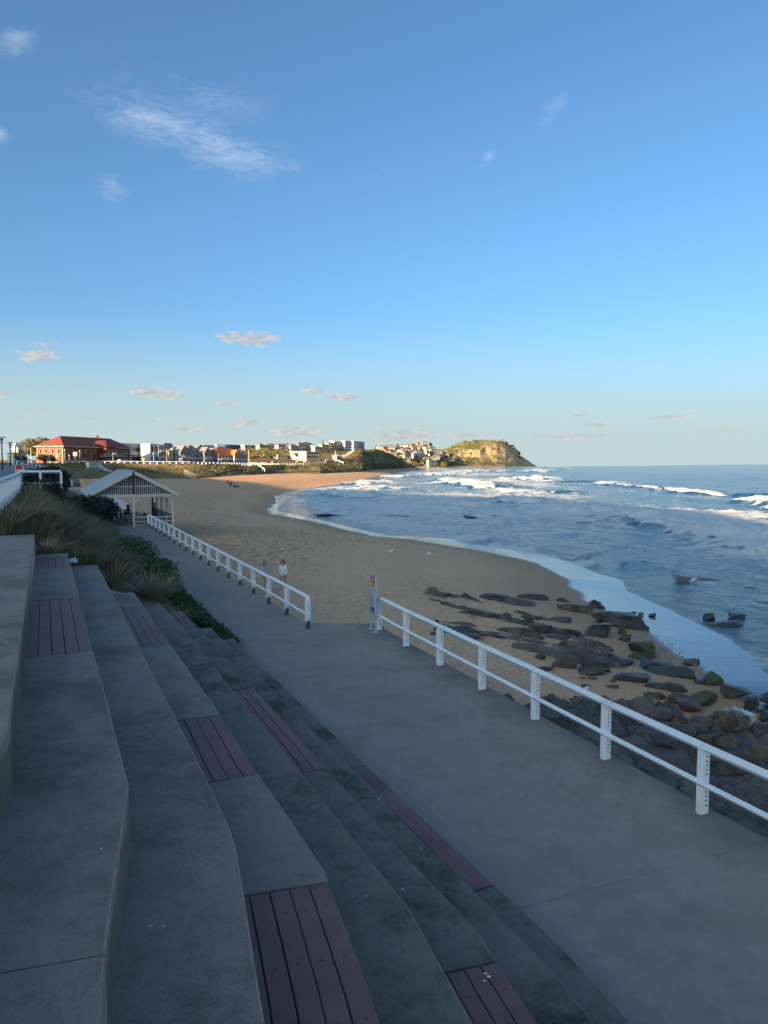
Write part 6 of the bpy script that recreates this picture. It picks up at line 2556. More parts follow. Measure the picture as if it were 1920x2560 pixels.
def pine(label, loc, h, w, seed, group=None):
    rng = np.random.default_rng(seed)
    root = thing('norfolk_pine', label, 'tree', loc, 0, group)
    el = []
    k = 9
    for i in range(k):
        z = h * (.16 + .82 * i / k)
        r = w / 2 * (1 - i / k) ** .8
        for q in range(7):
            a = q * 2 * math.pi / 7 + i
            for f in (.45, .85):
                el.append((math.cos(a) * r * f, math.sin(a) * r * f, z + r * .12 * f, r * .28 + .1, r * .28 + .1, h * .022))
    P, F, T = leaves(el, 1500, w * .035, rng, .3, .6)
    link('crown', soup_mesh('crown', P, F, [M_PINE], T), root)
    mb = MB()
    mb.tube([(0, 0, -.5), (0, 0, h * .97)], [w * .03, w * .006], 7)
    mb.build('trunk', [M_BARK], root)


tree('coastal_tree', 'large olive domed tree left of the brick building', dp(100, 345, 4.7), 13.0, 15.5, 9000, .42, M_OLIVE, seed=5, trunk=.5, blobs=30)
tree('coastal_tree', 'low spreading tree in front of the brick end wall', dp(112, 318, 4.7), 4.6, 7.5, 2600, .28, M_OLIVE, seed=6, blobs=14)
tree('coastal_tree', 'small rounded bush tree near the yellow road sign', dp(132, 320, 4.7), 4.2, 5.0, 2000, .26, M_OLIVE, seed=7, blobs=12)
pine('norfolk pine standing above the hilltop houses', dp(808, 650, 15.5), 11, 5.6, 8)
pine('norfolk pine behind the right end of the brick building', dp(285, 470, 5), 13, 6.0, 9)
pine('small norfolk pine on the vegetated bluff', dp(940, 846, 19), 7.5, 4.2, 10)
for i, (px, D, z, h, lab) in enumerate([(723, 660, 16, 7, 'rounded tree behind the hilltop houses, above the yellow building'), (770, 668, 16, 8.5, 'dark rounded tree behind the wide hip roofed house'), (823, 700, 16.5, 9, 'dark rounded tree behind the terracotta house'),
                                        (688, 520, 7.6, 4.5, 'small tree beside the white carport'), (742, 528, 8.0, 5.0, 'small tree in front of the pale yellow building'), (800, 540, 7.6, 4.2, 'small tree at the right end of the pale yellow building'), (655, 640, 16, 6, 'rounded tree between the tan house and the white house on the hilltop')]):
    tree('garden_tree', lab, dp(px, D, z), h, h * .9, 900, .4, M_DARKL if i < 3 else M_OLIVE, seed=30 + i, blobs=10, trunk=.25)
rr_ = random.Random(77)
for i in range(34):
    px, v = rr_.uniform(950, 1118), rr_.uniform(1.0, 3.2)
    g = FAR(px, v)
    zx = 'at the left end of' if px < 985 else 'left of the middle of' if px < 1030 else 'right of the middle of' if px < 1075 else 'by the headland end of'
    zv = 'far lowest row' if v < 1.8 else 'far middle row' if v < 2.5 else 'far skyline row'
    tree('hill_tree', 'dark green tree ' + zx + ' ' + zv + ' of houses', g, rr_.uniform(7, 12), rr_.uniform(8, 12), 260, 1.1, M_DARKL, 'trees on the far hillside', seed=200 + i, blobs=8, trunk=.4)


# ------------------------------------------------------------------ fence of thick white posts along the beach road
def road_fence():
    pts = []
    for px in np.linspace(118, 762, 200):
        g = DUNE(float(px), 1.25)
        if not pts or (g - pts[-1]).length > 2.25:
            pts.append(g)
    root = thing('road_fence', 'long fence of thick white posts along the beach road', 'fence', tuple(pts[0]))
    for p, q in zip(pts, pts[1:] + [pts[-1] + (pts[-1] - pts[-2])]):
        d = (q - p).normalized()
        r = Vector((d.y, -d.x, 0)).normalized()
        mb = MB()
        mb.obox(p, r, Vector((d.x, d.y, 0)).normalized(), UP, (-.14, .14), (-.21, .21), (-.4, 1.25))
        W(mb, 'post', [M_WHITE], root)
    mb = MB()
    for p, q in zip(pts[:-1], pts[1:]):
        diamond(mb, p + UP * 1.33, q + UP * 1.33, .10)
    W(mb, 'top_rail', [M_WHITE], root)


road_fence()


# ------------------------------------------------------------------ lifeguard hut, stair, timber wall
def guard_hut():
    p = dp(224, 287, 2.6)
    root = thing('lifeguard_hut', 'small yellow and blue lifeguard hut on legs above the beach', 'hut', p, R(38))
    yel = pmat('hut_yellow', (.66, .55, .22), rough=.7)
    blu = pmat('hut_blue', (.03, .27, .46), rough=.7)
    gr = pmat('hut_grey', (.30, .33, .33), rough=.7)
    w, d, h = 5.0, 3.6, 3.1
    for x in (.2, w - .2):
        for y in (.2, d - .2):
            mb = MB()
            mb.box(x - .1, x + .1, y - .1, y + .1, -2.2, 0)
            mb.build('leg', [gr], root)
    mb = MB()
    mb.box(0, w, 0, d, 0, 1.1)
    mb.build('lower_wall', [blu], root)
    mb = MB()
    mb.box(0, w, .001, d, 1.1, h)
    up = mb.build('upper_wall', [yel], root)
    mb = MB()
    mb.box(.4, w - .4, -.05, 0, 1.35, h - .35)
    mb.build('shutter', [gr], root)
    mb = MB()
    for i in range(5):
        mb.box(.4, w - .4, -.07, -.052, 1.5 + i * .28, 1.53 + i * .28)
    mb.build('shutter_rib', [M_WGREY], root)
    mb = MB()
    vs = [(-.5, -.6, h + .25), (w + .5, -.6, h + .25), (w + .5, d + .4, h + .02), (-.5, d + .4, h + .02)]
    mb.add(vs + [(x, y, z + .15) for x, y, z in vs], [(3, 2, 1, 0), (4, 5, 6, 7), (0, 1, 5, 4), (1, 2, 6, 5), (2, 3, 7, 6), (3, 0, 4, 7)])
    mb.build('roof', [M_RPALE], root)


guard_hut()
st = [(248, 1163, 283), (256, 1167, 281), (264, 1171, 279), (272, 1175, 277), (281, 1179.5, 275)]
P_ = [dp(px, D, CAMZ - (py - HZN) / FPX * D - 1.0) for px, py, D in st]
rail_fence('white stair handrail running down from the lifeguard hut', [p.to_2d() for p in P_], wires=False, zs=[p.z for p in P_], H=1.1)
mb = MB()
for a, b in zip(P_[:-1], P_[1:]):
    mb.beam(a + Vector((.9, .5, -.1)), b + Vector((.9, .5, -.1)), 1.6, .15)
tag(mb.build('beach_stair', [M_PATH]), 'narrow stair down the dune bank', kind='structure')


def crib_wall():
    a, b = dp(462, 274, 0, 1186), dp(492, 268, 0, 1196)
    root = thing('timber_wall', 'short weathered timber retaining wall at the foot of the dune', 'wall', tuple(a))
    tm = pmat('weathered_timber', (.22, .19, .15), (.30, .26, .21), 4, rough=.9)
    for i in range(4):
        mb = MB()
        mb.beam(a + UP * (1.6 - i * .55), b + UP * (1.1 - i * .5), .25, .45)
        W(mb, 'sleeper', [tm], root)
    for f in (0, .5, 1):
        mb = MB()
        p = a.lerp(b, f)
        mb.box(p.x - .12, p.x + .12, p.y - .3, p.y - .06, p.z - 1.6, p.z + 1.6)
        W(mb, 'post', [tm], root)


crib_wall()


# ------------------------------------------------------------------ stairs and paths on the far dunes
def zigzag(label, pts, w=.28):
    P3 = [dp(px, D, CAMZ - (py - HZN) / FPX * D) for px, py, D in pts]
    root = thing('stair_rail', label, 'handrail', tuple(P3[0]))
    for a, b in zip(P3[:-1], P3[1:]):
        mb = MB()
        mb.beam(a, b, w, w)
        W(mb, 'rail', [M_WHITE], root)
        n = max(2, int((b - a).length / 3))
        mb = MB()
        for i in range(n + 1):
            p = a.lerp(b, i / n)
            mb.box(p.x - .10, p.x + .10, p.y - .10, p.y + .10, p.z - 1.5, p.z - .02)
        W(mb, 'post', [M_WHITE], root)


zigzag('white zigzag stair rail on the slope below the hilltop apartments', [(857, 1139, 590), (868, 1134.5, 612), (878, 1128, 640), (886, 1124, 668)], .5)
zigzag('white path rail descending the dune beside the little white shed', [(832, 1146, 575), (845, 1151, 566), (858, 1156.5, 556)], .5)
zigzag('long white path rail across the foot of the brown slope', [(755, 1163, 470), (785, 1159, 490), (812, 1156, 505), (815, 1147, 560), (832, 1146, 572)], .4)
zigzag('white rail of a sandy path through the dunes', [(640, 1158, 392), (652, 1166, 386), (662, 1172, 380)], .3)


# ------------------------------------------------------------------ poles and lamps
def lamp_post(px, ytop, D, zb, label, group='disc lamps on the upper path'):
    zt = CAMZ - (ytop - HZN) / FPX * D
    p = dp(px, D, zb)
    root = thing('lamp_post', label, 'street lamp', p, 0, group)
    h = zt - zb
    mb = MB()
    mb.tube([(0, 0, 0), (0, 0, h - .75)], [.085, .06], 8)
    mb.build('pole', [M_BLACK], root)
    mb = MB()
    mb.tube([(0, 0, h - .75), (0, 0, h - .58), (0, 0, h - .55)], [.07, .17, .17], 10)
    mb.tube([(0, 0, h - .53), (0, 0, h - .30)], [.13, .16], 10)
    mb.build('lantern', [pmat('lamp_glass', (.5, .5, .48), rough=.3)], root)
    mb = MB()
    mb.tube([(0, 0, h - .29), (0, 0, h - .10)], [.20, .05], 10)
    mb.tube([(0, 0, h - .06), (0, 0, h)], [.46, .40], 14)
    mb.build('disc_shade', [M_BLACK], root)


lamp_post(8, 1093, 78, 4.2, 'tallest disc topped lamp at the left edge')
lamp_post(28.5, 1105.5, 93, 4.4, 'second disc topped lamp from the left edge')
lamp_post(42, 1112, 112, 4.6, 'third disc topped lamp, before the pale gabled building')
lamp_post(53, 1115, 132, 4.8, 'farthest and smallest disc topped lamp')


def pole(name, label, cat, px, yt, D, zb, r=.09, head=None, group=None, mat=None):
    zt = CAMZ - (yt - HZN) / FPX * D
    p = dp(px, D, zb)
    root = thing(name, label, cat, p, 0, group)
    mb = MB()
    mb.tube([(0, 0, -.3), (0, 0, zt - zb)], [r, r * .7], 7)
    mb.build('pole', [mat or M_RPALE], root)
    if head == 'globe':
        mb = MB()
        mb.ball((0, 0, zt - zb + .22), .32, .32, .36)
        mb.build('globe', [M_WWHITE], root, smooth=True)
    if head == 'arm':
        mb = MB()
        mb.tube([(0, 0, zt - zb - .6), (.9, 0, zt - zb - .5)], .05, 6)
        mb.box(.8, 1.5, -.12, .12, zt - zb - .62, zt - zb - .48)
        mb.build('lamp_arm', [M_RPALE], root)
    if head == 'sign':
        mb = MB()
        h = zt - zb
        mb.add([(0, -.08, h - .75), (.75, -.08, h), (0, -.08, h + .75), (-.75, -.08, h), (0, -.05, h - .75), (.75, -.05, h), (0, -.05, h + .75), (-.75, -.05, h)],
               [(3, 2, 1, 0), (4, 5, 6, 7), (0, 1, 5, 4), (1, 2, 6, 5), (2, 3, 7, 6), (3, 0, 4, 7)])
        mb.build('warning_plate', [pmat('sign_amber', (.80, .55, .03), rough=.5)], root)
    if head == 'board':
        mb = MB()
        h = zt - zb
        mb.box(-.9, .9, -.1, -.04, h - 1.8, h)
        mb.build('board', [M_WBLUE], root)
    return root


pole('street_light', 'globe topped street light before the dark brick front, nearest its corner', 'street light', 164.5, 1126, 326, 4.6, head='globe', group='globe lights along the beach road')
pole('street_light', 'globe topped street light before the middle of the brick front', 'street light', 202, 1129, 328, 4.6, head='globe', group='globe lights along the beach road')
pole('street_light', 'low globe topped street light between the two tall ones', 'street light', 175, 1140, 324, 4.6, head='globe', group='globe lights along the beach road')
pole('street_light', 'globe and arm street light before the right of the brick front', 'street light', 284, 1131, 330, 4.6, head='arm', group='globe lights along the beach road')
pole('street_light', 'globe topped street light before the pale blue-white house', 'street light', 385, 1135, 340, 4.5, head='globe', group='globe lights along the beach road')
pole('street_light', 'street light with an arm before the blue-grey gable house', 'street light', 456, 1137, 350, 4.4, head='arm', group='globe lights along the beach road')
pole('utility_pole', 'tall bare pole before the left end of the brick building', 'pole', 80, 1119, 322, 4.7, r=.16)
pole('utility_pole', 'pale pole with a bracket before the brick end wall', 'pole', 125.5, 1121, 305, 4.7, r=.16)
pole('utility_pole', 'tall white pole above the green slope', 'pole', 623, 1125, 470, 5, r=.22, mat=M_WCREAM)
pole('utility_pole', 'cream pole beside the brown field below the apartments', 'pole', 838.5, 1126, 560, 6, r=.25, mat=M_WCREAM)
pole('utility_pole', 'thin white flagpole on the hilltop above the green slope', 'pole', 717, 1107, 610, 15, r=.15, mat=M_WWHITE)
pole('road_sign', 'yellow diamond road sign before the brick end wall', 'sign', 145.5, 1140, 318, 4.7, head='sign')
pole('road_sign', 'yellow diamond road sign before the white cube house', 'sign', 359, 1148, 338, 4.5, head='sign')
pole('notice_board', 'blue and white notice board on a pole before the brick building', 'sign', 190, 1130, 318, 4.6, head='board')
pole('fence_stake', 'lone grey stake on the grass bank below the road', 'stake', 155, 1170, 205, 0, r=.12, mat=M_RGREY)


def path_sign():
    D = 45
    a = dp(50, D, 3.8)
    root = thing('path_sign', 'white framed warning board with red and yellow bands at the top of the path stair', 'sign', a)
    for x in (-.22, .22):
        mb = MB()
        mb.box(x - .02, x + .02, -.02, .02, 0, 1.35)
        mb.build('post', [M_WHITE], root)
    for nm, z0, z1, m in (('red_panel', 1.1, 1.32, pmat('sign_red', (.5, .03, .03))), ('yellow_panel', .95, 1.09, pmat('sign_yellow', (.7, .5, .04))), ('white_panel', .55, .94, M_WHITE)):
        mb = MB()
        mb.box(-.2, .2, -.04, -.025, z0, z1)
        mb.build(nm, [m], root)


path_sign()


# ------------------------------------------------------------------ headland: lookout tower, mast; parked cars
def lookout():
    p = dp(1255, 1775, 52.6)
    root = thing('lookout_tower', 'small dark lookout obelisk on top of the headland', 'tower', p)
    mb = MB()
    mb.box(-2.2, 2.2, -2.2, 2.2, -3, 3.4)
    mb.build('base', [M_WDARK], root)
    mb = MB()
    mb.tube([(0, 0, 3.4), (0, 0, 7.5)], [1.9, 1.3], 8)
    mb.build('shaft', [M_WDARK], root)
    mb = MB()
    mb.tube([(0, 0, 7.5), (0, 0, 9.6)], [2.6, .2], 8)
    mb.build('cap', [M_WDARK], root)
    pole('radio_mast', 'thin radio mast beside the lookout on the headland', 'mast', 1246, 1092, 1775, 54, r=.35, mat=M_RGREY)


lookout()


def car(label, loc, rz, col, group, kind='car'):
    root = thing('parked_' + kind, label, kind, loc, rz, group)
    ln, h = (4.4, 1.45) if kind == 'car' else (5.0, 2.1)
    mb = MB()
    s = [(-ln / 2, .35), (-ln / 2, .8), (-ln * .42, .92), (-ln * .30, h) if kind == 'van' else (-ln * .22, h), (ln * .20, h) if kind == 'car' else (ln * .44, h), (ln * .36, .95), (ln / 2, .85), (ln / 2, .35)]
    n = len(s)
    vs = [(x, -.87 if z < 1 else -.72, z) for x, z in s] + [(x, .87 if z < 1 else .72, z) for x, z in s]
    mb.add(vs, [tuple(range(n)), tuple(range(2 * n - 1, n - 1, -1))] + [((i + 1) % n, i, n + i, n + (i + 1) % n) for i in range(n)])
    mb.build('body', [col], root)
    for sd in (-1, 1):
        mb = MB()
        mb.add([(-ln * .27, sd * .835, .98), (ln * .25, sd * .835, .98), (ln * .17, sd * .765, h - .12), (-ln * .2, sd * .765, h - .12)], [(0, 1, 2, 3) if sd < 0 else (3, 2, 1, 0)])
        mb.build('side_window', [M_GLASS], root)
        for x in (-ln * .31, ln * .31):
            mb = MB()
            mb.tube([(x, sd * .70, .33), (x, sd * .90, .33)], .33, 10)
            mb.build('wheel', [M_BLACK], root)
    return root


car('white van parked by the road fence beside the brick building', dp(307, 322, 4.65), R(60), M_WWHITE, None, 'van')
CC = [M_WWHITE, M_WGREY, M_WDARK, pmat('car_red', (.35, .03, .03), rough=.3), M_WBLUE]
CN = ['white', 'silver grey', 'black', 'red', 'blue']
protos = {}
for i, (px, D, z) in enumerate([(660, 452, 4.3), (672, 456, 4.4), (684, 462, 4.6), (745, 500, 5.2), (752, 500, 5.2), (760, 502, 5.3), (770, 505, 5.4), (630, 420, 4.2), (642, 425, 4.2)]):
    k = (i * 3) % 5
    lab = CN[k] + ' car parked ' + ['at the foot of the brown slope', 'beside its neighbour below the white kiosk', 'at the end of the group below the white kiosk', 'at the left of the row before the pale yellow building', 'second in the row before the pale yellow building',
                                    'third in the row before the pale yellow building', 'last in the row before the pale yellow building', 'on the road beyond the orange roofs', 'next along the road beyond the orange roofs'][i]
    car(lab, dp(px, D, z), R(40 + i * 11), CC[k], 'cars parked behind the dunes')
rr_ = random.Random(5)
CAR_SPOTS = {}
for i in range(46):
    px, v = rr_.uniform(1104, 1182), rr_.uniform(.95, 1.7)
    g = HEAD(px, v)
    k = rr_.randrange(5)
    wh_ = ('front row at ' if v < 1.2 else 'middle row at ' if v < 1.45 else 'back row at ') + ('the left end' if px < 1124 else 'the left middle' if px < 1143 else 'the right middle' if px < 1162 else 'the cliff end')
    if k not in protos:
        protos[k] = car(CN[k] + ' car, ' + wh_ + ' of the headland car park', g + UP * .6, R(rr_.uniform(0, 180)), CC[k], 'cars in the headland car park')
    else:
        o = dup(protos[k], label=CN[k] + ' car, ' + wh_ + ' of the headland car park')
        o.location = g + UP * .6
        o.rotation_euler = (0, 0, R(rr_.uniform(0, 180)))

# ================================================================== people and gulls
M_SKIN = pmat('skin', (.42, .235, .16), (.47, .265, .18), 6, rough=.6)
M_HAIRB = pmat('brown_hair', (.09, .05, .025), (.16, .095, .05), 20, rough=.5)
M_HAIRL = pmat('light_brown_hair', (.20, .115, .055), (.30, .18, .09), 20, rough=.5)
M_SHIRT = pmat('white_shirt', (.62, .63, .68), (.72, .73, .77), 5, rough=.8, bump=.4, bscale=12, bdist=.02)
M_DENIM = pmat('pale_blue_cloth', (.30, .36, .45), (.42, .47, .55), 5, rough=.85, bump=.4, bscale=12, bdist=.02)
M_DCLOTH = pmat('dark_cloth', (.015, .015, .02), (.03, .03, .04), 5, rough=.9)
M_PCLOTH = pmat('purple_cloth', (.13, .075, .15), (.19, .11, .21), 5, rough=.9)
M_GCLOTH = pmat('grey_cloth', (.07, .075, .09), (.11, .12, .14), 5, rough=.9)
M_KHAKI = pmat('khaki_cloth', (.14, .12, .09), (.19, .165, .12), 5, rough=.9)


def skin_mesh(name, joints, edges, mat, sub=2):
    """one continuous body grown along a skeleton: joints {name: (x, y, z, radius)}"""
    names = list(joints)
    me = bpy.data.meshes.new(name + '_skel')
    me.from_pydata([joints[n][:3] for n in names], [(names.index(a), names.index(b)) for a, b in edges], [])
    o = bpy.data.objects.new(name + '_skel', me)
    COL.objects.link(o)
    m = o.modifiers.new('skin', 'SKIN')
    m.use_smooth_shade = True
    for i, n in enumerate(names):
        r = joints[n][3]
        me.skin_vertices[0].data[i].radius = (r, r) if not isinstance(r, tuple) else r
        me.skin_vertices[0].data[i].use_root = (i == 0)
    s = o.modifiers.new('sub', 'SUBSURF')
    s.levels = s.render_levels = sub
    dg = bpy.context.evaluated_depsgraph_get()
    out = bpy.data.meshes.new_from_object(o.evaluated_get(dg))
    out.name = name
    bpy.data.objects.remove(o)
    bpy.data.meshes.remove(me)
    out.materials.clear()
    out.materials.append(mat)
    return out


def body_joints(pose, hands=True):
    """standing figure 1.68 m tall that faces -Y; pose moves joints by name"""
    J = {'pelvis': (0, 0, .93, .115), 'waist': (0, -.01, 1.08, .098), 'chest': (0, -.01, 1.27, .118), 'neck': (0, 0, 1.415, .048), 'jaw': (0, -.025, 1.49, .062),
         'head': (0, -.012, 1.575, .082), 'crown': (0, 0, 1.635, .055)}
    E_ = [('pelvis', 'waist'), ('waist', 'chest'), ('chest', 'neck'), ('neck', 'jaw'), ('jaw', 'head'), ('head', 'crown'), ]
    J['nose'] = (0, -.115, 1.54, .014)
    E_.append(('head', 'nose'))
    for s, k in ((-1, 'l'), (1, 'r')):
        J.update({'hip' + k: (s * .085, 0, .88, .098), 'knee' + k: (s * .09, -.01, .48, .056), 'calf' + k: (s * .092, .012, .34, .055), 'ankle' + k: (s * .09, .02, .08, .036), 'toe' + k: (s * .10, -.14, .03, .030),
                  'sh' + k: (s * .155, 0, 1.355, .058), 'elb' + k: (s * .205, .02, 1.09, .040), 'wri' + k: (s * .215, -.05, .86, .027), 'palm' + k: (s * .212, -.07, .79, .030)})
        E_ += [('pelvis', 'hip' + k), ('hip' + k, 'knee' + k), ('knee' + k, 'calf' + k), ('calf' + k, 'ankle' + k), ('ankle' + k, 'toe' + k), ('chest', 'sh' + k), ('sh' + k, 'elb' + k), ('elb' + k, 'wri' + k), ('wri' + k, 'palm' + k)]
    for n, v in pose.items():
        J[n] = (*v, J[n][3])
    if hands:
        for s, k in ((-1, 'l'), (1, 'r')):
            w, p = Vector(J['wri' + k][:3]), Vector(J['palm' + k][:3])
            d = (p - w).normalized()
            side = Vector((0, 1, 0)) if abs(d.y) < .8 else Vector((0, 0, 1))
            side = (side - d * side.dot(d)).normalized()
            nrm = d.cross(side)
            for q, ln in enumerate((.062, .072, .068, .054)):
                o = side * ((q - 1.5) * .019)
                J['f%d' % q + k] = (*(p + o + d * .045), .009)
                J['g%d' % q + k] = (*(p + o + d * (.045 + ln * .8) + nrm * (.018 * -s)), .007)
                E_ += [('palm' + k, 'f%d' % q + k), ('f%d' % q + k, 'g%d' % q + k)]
            J['t' + k] = (*(p - side * .042 + d * .012), .010)
            J['u' + k] = (*(p - side * .055 + d * .045), .008)
            E_ += [('palm' + k, 't' + k), ('t' + k, 'u' + k)]
    return J, E_


def cloth(name, J, chains, mat, root, grow=1.25, sub=2):
    """a garment that follows chains of joints with a larger radius"""
    jj, ed = {}, []
    for ch in chains:
        for a in ch:
            n, g = a if isinstance(a, tuple) else (a, grow)
            if n not in jj:
                jj[n] = (*J[n][:3], J[n][3] * g)
        nm = [a[0] if isinstance(a, tuple) else a for a in ch]
        ed += list(zip(nm[:-1], nm[1:]))
    return link(name, skin_mesh(name, jj, ed, mat, sub), root)


def person(label, loc, rz, pose, hair=M_HAIRB, top=None, bottom=None, scale=1.0, group=None, long_hair=False, hands=True, tail=True, bodymat=None):
    root = thing('person', label, 'person', loc, rz, group)
    root.scale = (scale,) * 3
    J, E_ = body_joints(pose, hands)
    link('body', skin_mesh('body', J, E_, bodymat or M_SKIN), root)
    h = Vector(J['head'][:3])
    c = Vector(J['crown'][:3])
    mb = MB()
    b = h + (c - h) * .35 + Vector((0, .012, 0))
    mb.ball((b.x, b.y + .008, b.z + .012), .092, .100, .098, 14, 9)
    if long_hair:
        n = Vector(J['neck'][:3])
        mb.tube([(h.x, h.y + .075, h.z), (n.x, n.y + .095, n.z + .03), (n.x, n.y + .10, n.z - .10)], [.078, .075, .035], 10)
        for s in (-1, 1):
            mb.tube([(h.x + s * .08, h.y + .02, h.z), (n.x + s * .085, n.y + .03, n.z + .03), (n.x + s * .085, n.y + .0, n.z - .08)], [.04, .042, .016], 8)
    L(mb, 'hair', [hair], root, smooth=True)
    if long_hair:
        mb = MB()
        for s in (-1, 1):
            mb.ball((h.x + s * .033, h.y - .077, h.z + .008), .012, .008, .008, 8, 5)
        L(mb, 'eyes', [M_BLACK], root)
    if top:
        ch = [[('pelvis', 1.22), ('waist', 1.30), ('chest', 1.16)]] if tail else [[('waist', 1.2), ('chest', 1.16)]]
        for k in 'lr':
            ch.append([('chest', 1.16), ('sh' + k, 1.18), ('elb' + k, 1.45), ('wri' + k, 1.75)])
        if tail:
            for k in 'lr':
                J['hem' + k] = (J['hip' + k][0] * 1.15, J['hip' + k][1], J['hip' + k][2] - .07, .098)
                ch.append([('pelvis', 1.22), ('hem' + k, 1.22)])
        cloth('top', J, ch, top, root)
    if bottom:
        ch = []
        for k in 'lr':
            ch.append([('pelvis', 1.08), ('hip' + k, 1.08), ('knee' + k, 1.25), ('calf' + k, 1.25), ('ankle' + k, 1.5)])
        cloth('trousers', J, ch, bottom, root)
    return root


WALK = {'kneel': (-.09, -.13, .50), 'calfl': (-.09, -.13, .36), 'anklel': (-.09, -.16, .10), 'toel': (-.10, -.30, .07), 'kneer': (.09, .05, .48), 'calfr': (.09, .14, .37), 'ankler': (.09, .22, .13), 'toer': (.10, .10, .03),
        'elbl': (-.21, .08, 1.10), 'wril': (-.20, .06, .86), 'palml': (-.195, .04, .79), 'elbr': (.21, -.02, 1.09), 'wrir': (.20, -.13, .88), 'palmr': (.19, -.17, .82)}
LOOKDOWN = {'jaw': (0, -.055, 1.475), 'head': (0, -.045, 1.56), 'crown': (0, -.03, 1.62), 'nose': (0, -.145, 1.51)}


def ground_person(px, yhead, hgt, guess_py):
    g = gp(px, guess_py, -2)
    for i in range(6):
        z = sand_at(g.x, g.y)
        g = gp(px, guess_py, z)
    return Vector((g.x, g.y, sand_at(g.x, g.y) + .02))


pw = dict(WALK)
pw.update(LOOKDOWN)
person('woman in an open white shirt walking barelegged on the sand', ground_person(708, 1402, 1.68, 1478), R(-12), pw, M_HAIRB, M_SHIRT, None, long_hair=True)
pw2 = dict(WALK)
pw2.update(LOOKDOWN)
pw2.update({'wril': (-.05, -.20, .98), 'palml': (.0, -.24, .98), 'elbl': (-.20, -.03, 1.10), 'wrir': (.06, -.20, 1.0), 'palmr': (.0, -.25, 1.0), 'elbr': (.20, -.03, 1.10)})
person('woman in a pale blue shirt on the sand, hands together, behind the fence', ground_person(662, 1404, 1.66, 1481), R(42), pw2, M_HAIRL, M_DENIM, None, long_hair=True, scale=.98)

# in and around the pavilion
SIT = {'pelvis': (0, 0, .55), 'waist': (0, -.03, .70), 'chest': (0, -.08, .89), 'neck': (0, -.11, 1.03), 'jaw': (0, -.14, 1.10), 'head': (0, -.13, 1.19), 'crown': (0, -.12, 1.25), 'nose': (0, -.23, 1.15)}
for s_, k_ in ((-1, 'l'), (1, 'r')):
    SIT.update({'hip' + k_: (s_ * .09, -.03, .52), 'knee' + k_: (s_ * .11, -.44, .50), 'calf' + k_: (s_ * .11, -.43, .36), 'ankle' + k_: (s_ * .11, -.42, .09), 'toe' + k_: (s_ * .11, -.57, .03),
                'sh' + k_: (s_ * .155, -.09, .97), 'elb' + k_: (s_ * .22, -.20, .78), 'wri' + k_: (s_ * .12, -.42, .80), 'palm' + k_: (s_ * .10, -.49, .80)})
BEND = {'waist': (0, -.08, 1.06), 'chest': (0, -.27, 1.12), 'neck': (0, -.40, 1.12), 'jaw': (0, -.48, 1.10), 'head': (0, -.55, 1.11), 'crown': (0, -.61, 1.12), 'nose': (0, -.57, 1.0)}
for s_, k_ in ((-1, 'l'), (1, 'r')):
    BEND.update({'sh' + k_: (s_ * .155, -.33, 1.13), 'elb' + k_: (s_ * .19, -.36, .88), 'wri' + k_: (s_ * .16, -.48, .70), 'palm' + k_: (s_ * .15, -.51, .63)})
yawL = math.atan2(LDIR.y, LDIR.x) - math.pi / 2
person('person in dark clothes bending over beside the pavilion benches', pv(-2.1, 8.4), yawL - R(90), BEND, M_DCLOTH, M_GCLOTH, M_DCLOTH, hands=False)
for i, (r, s, rz, m, lab) in enumerate([(-.98, 9.2, 90, M_DCLOTH, 'nearer of two people in black on the landward bench at the far pavilion table'), (-.98, 10.1, 90, M_DCLOTH, 'farther of two people in black on the landward bench at the far pavilion table'),
                                        (.58, 9.4, -90, M_GCLOTH, 'person in dark grey seated on the seaward bench at the far pavilion table'), (.58, 10.3, -90, M_KHAKI, 'person in khaki seated on the seaward bench at the far pavilion table')]):
    person(lab, pv(r, s), yawL + R(rz), SIT, M_DCLOTH, m, M_DCLOTH, hands=False, tail=False)
person('woman in a purple dress standing at the sea side of the pavilion', pv(2.3, 5.2), yawL + R(70), {}, M_DCLOTH, M_PCLOTH, M_PCLOTH, hands=False)
sl = dict(SIT)
sl.update({'chest': (0, -.20, .84), 'neck': (0, -.32, .90), 'jaw': (0, -.40, .88), 'head': (0, -.46, .90), 'crown': (0, -.52, .93), 'nose': (0, -.48, .80)})
person('person in dark clothes leaning forward over the nearest pavilion table', pv(1.53, 2.4), yawL - R(90), sl, M_DCLOTH, M_DCLOTH, M_DCLOTH, hands=False, tail=False)

# the little group far out on the sand, and walkers on the upper path
for i, (px, py, kind, m, lab) in enumerate([(570, 1212.5, 0, M_DCLOTH, 'dark figure standing at the left end of the small group on the far sand'), (578.5, 1214, 0, M_GCLOTH, 'tallest standing figure within the small group on the far sand'),
                                            (575, 1214.5, 1, M_DCLOTH, 'dark figure sitting at the left of the small group on the far sand'), (584, 1214.5, 1, M_KHAKI, 'khaki figure sitting in the middle of the small group on the far sand'),
                                            (590, 1214.5, 1, M_DCLOTH, 'dark figure sitting toward the right of the small group on the far sand'), (596, 1214, 1, M_GCLOTH, 'grey figure sitting at the right end of the small group on the far sand')]):
    g = ground_person(px, 0, 0, py)
    s = dict(SIT) if kind else {}
    if kind:
        s = {k: (v[0], v[1], max(.03, v[2] - .40) if k[:4] not in ('knee',) else .42) for k, v in SIT.items()}
    person(lab, g, R(rr_.uniform(0, 360)), s, M_DCLOTH, m, M_DCLOTH, hands=False, tail=not kind)
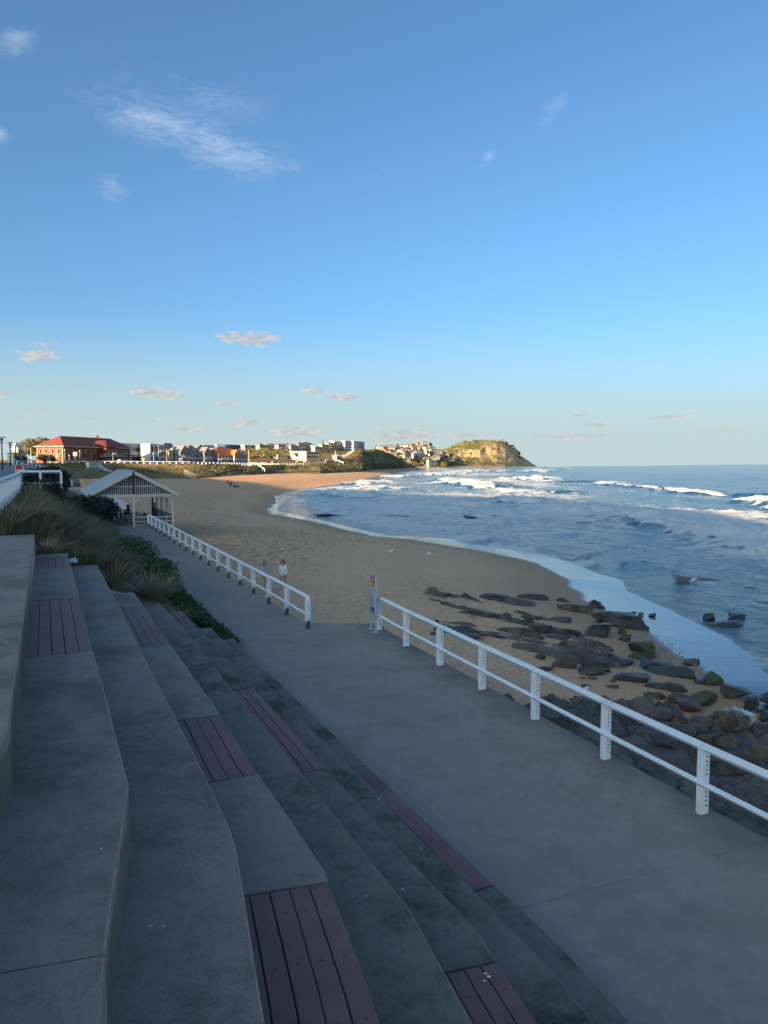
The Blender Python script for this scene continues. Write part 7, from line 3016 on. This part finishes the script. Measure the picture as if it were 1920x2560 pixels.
for i, (px, D, m, lab) in enumerate([(45.5, 150, M_DCLOTH, 'leftmost dark walker on the upper path below the lamps'), (49.5, 150, M_DCLOTH, 'dark walker close beside the leftmost one on the upper path'), (58, 156, M_GCLOTH, 'grey walker in the middle of the upper path'),
                                     (64.5, 150, M_DCLOTH, 'dark walker at the right of the group on the upper path'), (69, 152, M_KHAKI, 'khaki walker at the right end of the group on the upper path'), (112, 150, M_DCLOTH, 'left one of two dark figures at the top of the beach ramp'), (116.5, 151, M_DCLOTH, 'right one of two dark figures at the top of the beach ramp')]):
    zb = CAMZ - ((1160 if px < 100 else 1163) - HZN) / FPX * D
    person(lab, dp(px, D, zb), R(rr_.uniform(0, 360)), {k: v for k, v in WALK.items()}, M_DCLOTH, m, M_DCLOTH, hands=False)
mbp = MB()
for (a, b) in (((-86, 140), (-60, 175)),):
    pass
lp = [dp(30, 120, 4.9), dp(75, 118, 4.9), dp(122, 150, 4.75), dp(122, 175, 4.75), dp(30, 175, 4.9)]
mb = MB()
mb.prism([(p.x, p.y) for p in lp], 1.0, 4.72)
tag(mb.build('lookout_terrace', [M_PATH]), 'paved head of the beach ramp at the end of the upper path', kind='structure')


def gull(label, p, rz, s=1.0):
    root = thing('seagull', label, 'seagull', p, rz, 'seagulls on the beach')
    root.scale = (s,) * 3
    wh = pmat('gull_white', (.78, .78, .77), rough=.7)
    gy = pmat('gull_grey', (.40, .42, .45), rough=.7)
    og = pmat('gull_orange', (.55, .12, .03), rough=.5)
    mb = MB()
    mb.tube([(0, .20, .17), (0, .14, .17), (0, .04, .165), (0, -.07, .18), (0, -.125, .235), (0, -.135, .275), (0, -.15, .30), (0, -.19, .295)], [.006, .035, .062, .060, .036, .034, .034, .012], 10)
    L(mb, 'body', [wh], root, smooth=True)
    for sd in (-1, 1):
        mb = MB()
        mb.tube([(sd * .045, -.06, .185), (sd * .058, .03, .185), (sd * .035, .16, .185), (sd * .012, .235, .18)], [.02, .042, .025, .004], 8)
        L(mb, 'wing', [gy], root, smooth=True)
        mb = MB()
        mb.tube([(sd * .022, .01, .11), (sd * .022, .015, .0)], .006, 5)
        mb.tube([(sd * .022, .015, .004), (sd * .026, -.035, .004)], .008, 5)
        L(mb, 'leg', [og], root)
    mb = MB()
    mb.tube([(0, -.18, .296), (0, -.225, .288)], [.010, .003], 6)
    L(mb, 'beak', [og], root)


for i, (px, py, rz, lab) in enumerate([(1452, 1746, 60, 'white gull on the rock shelf just beyond the near fence rail'), (548, 1325, 20, 'white gull on the dry sand nearest the pavilion'), (730, 1305, 200, 'white gull on the damp sand below the far reef'),
                                       (976, 1386, 90, 'white gull on the sand near the water, left of the pair'), (1076, 1394, 250, 'white gull at the edge of the trodden sand, right of the pair')]):
    if i == 0:
        p = gp(px, py, -1.75)
    else:
        p = ground_person(px, 0, 0, py)
    gull(lab, p, R(rz), 1.25 if i == 0 else 1.35)
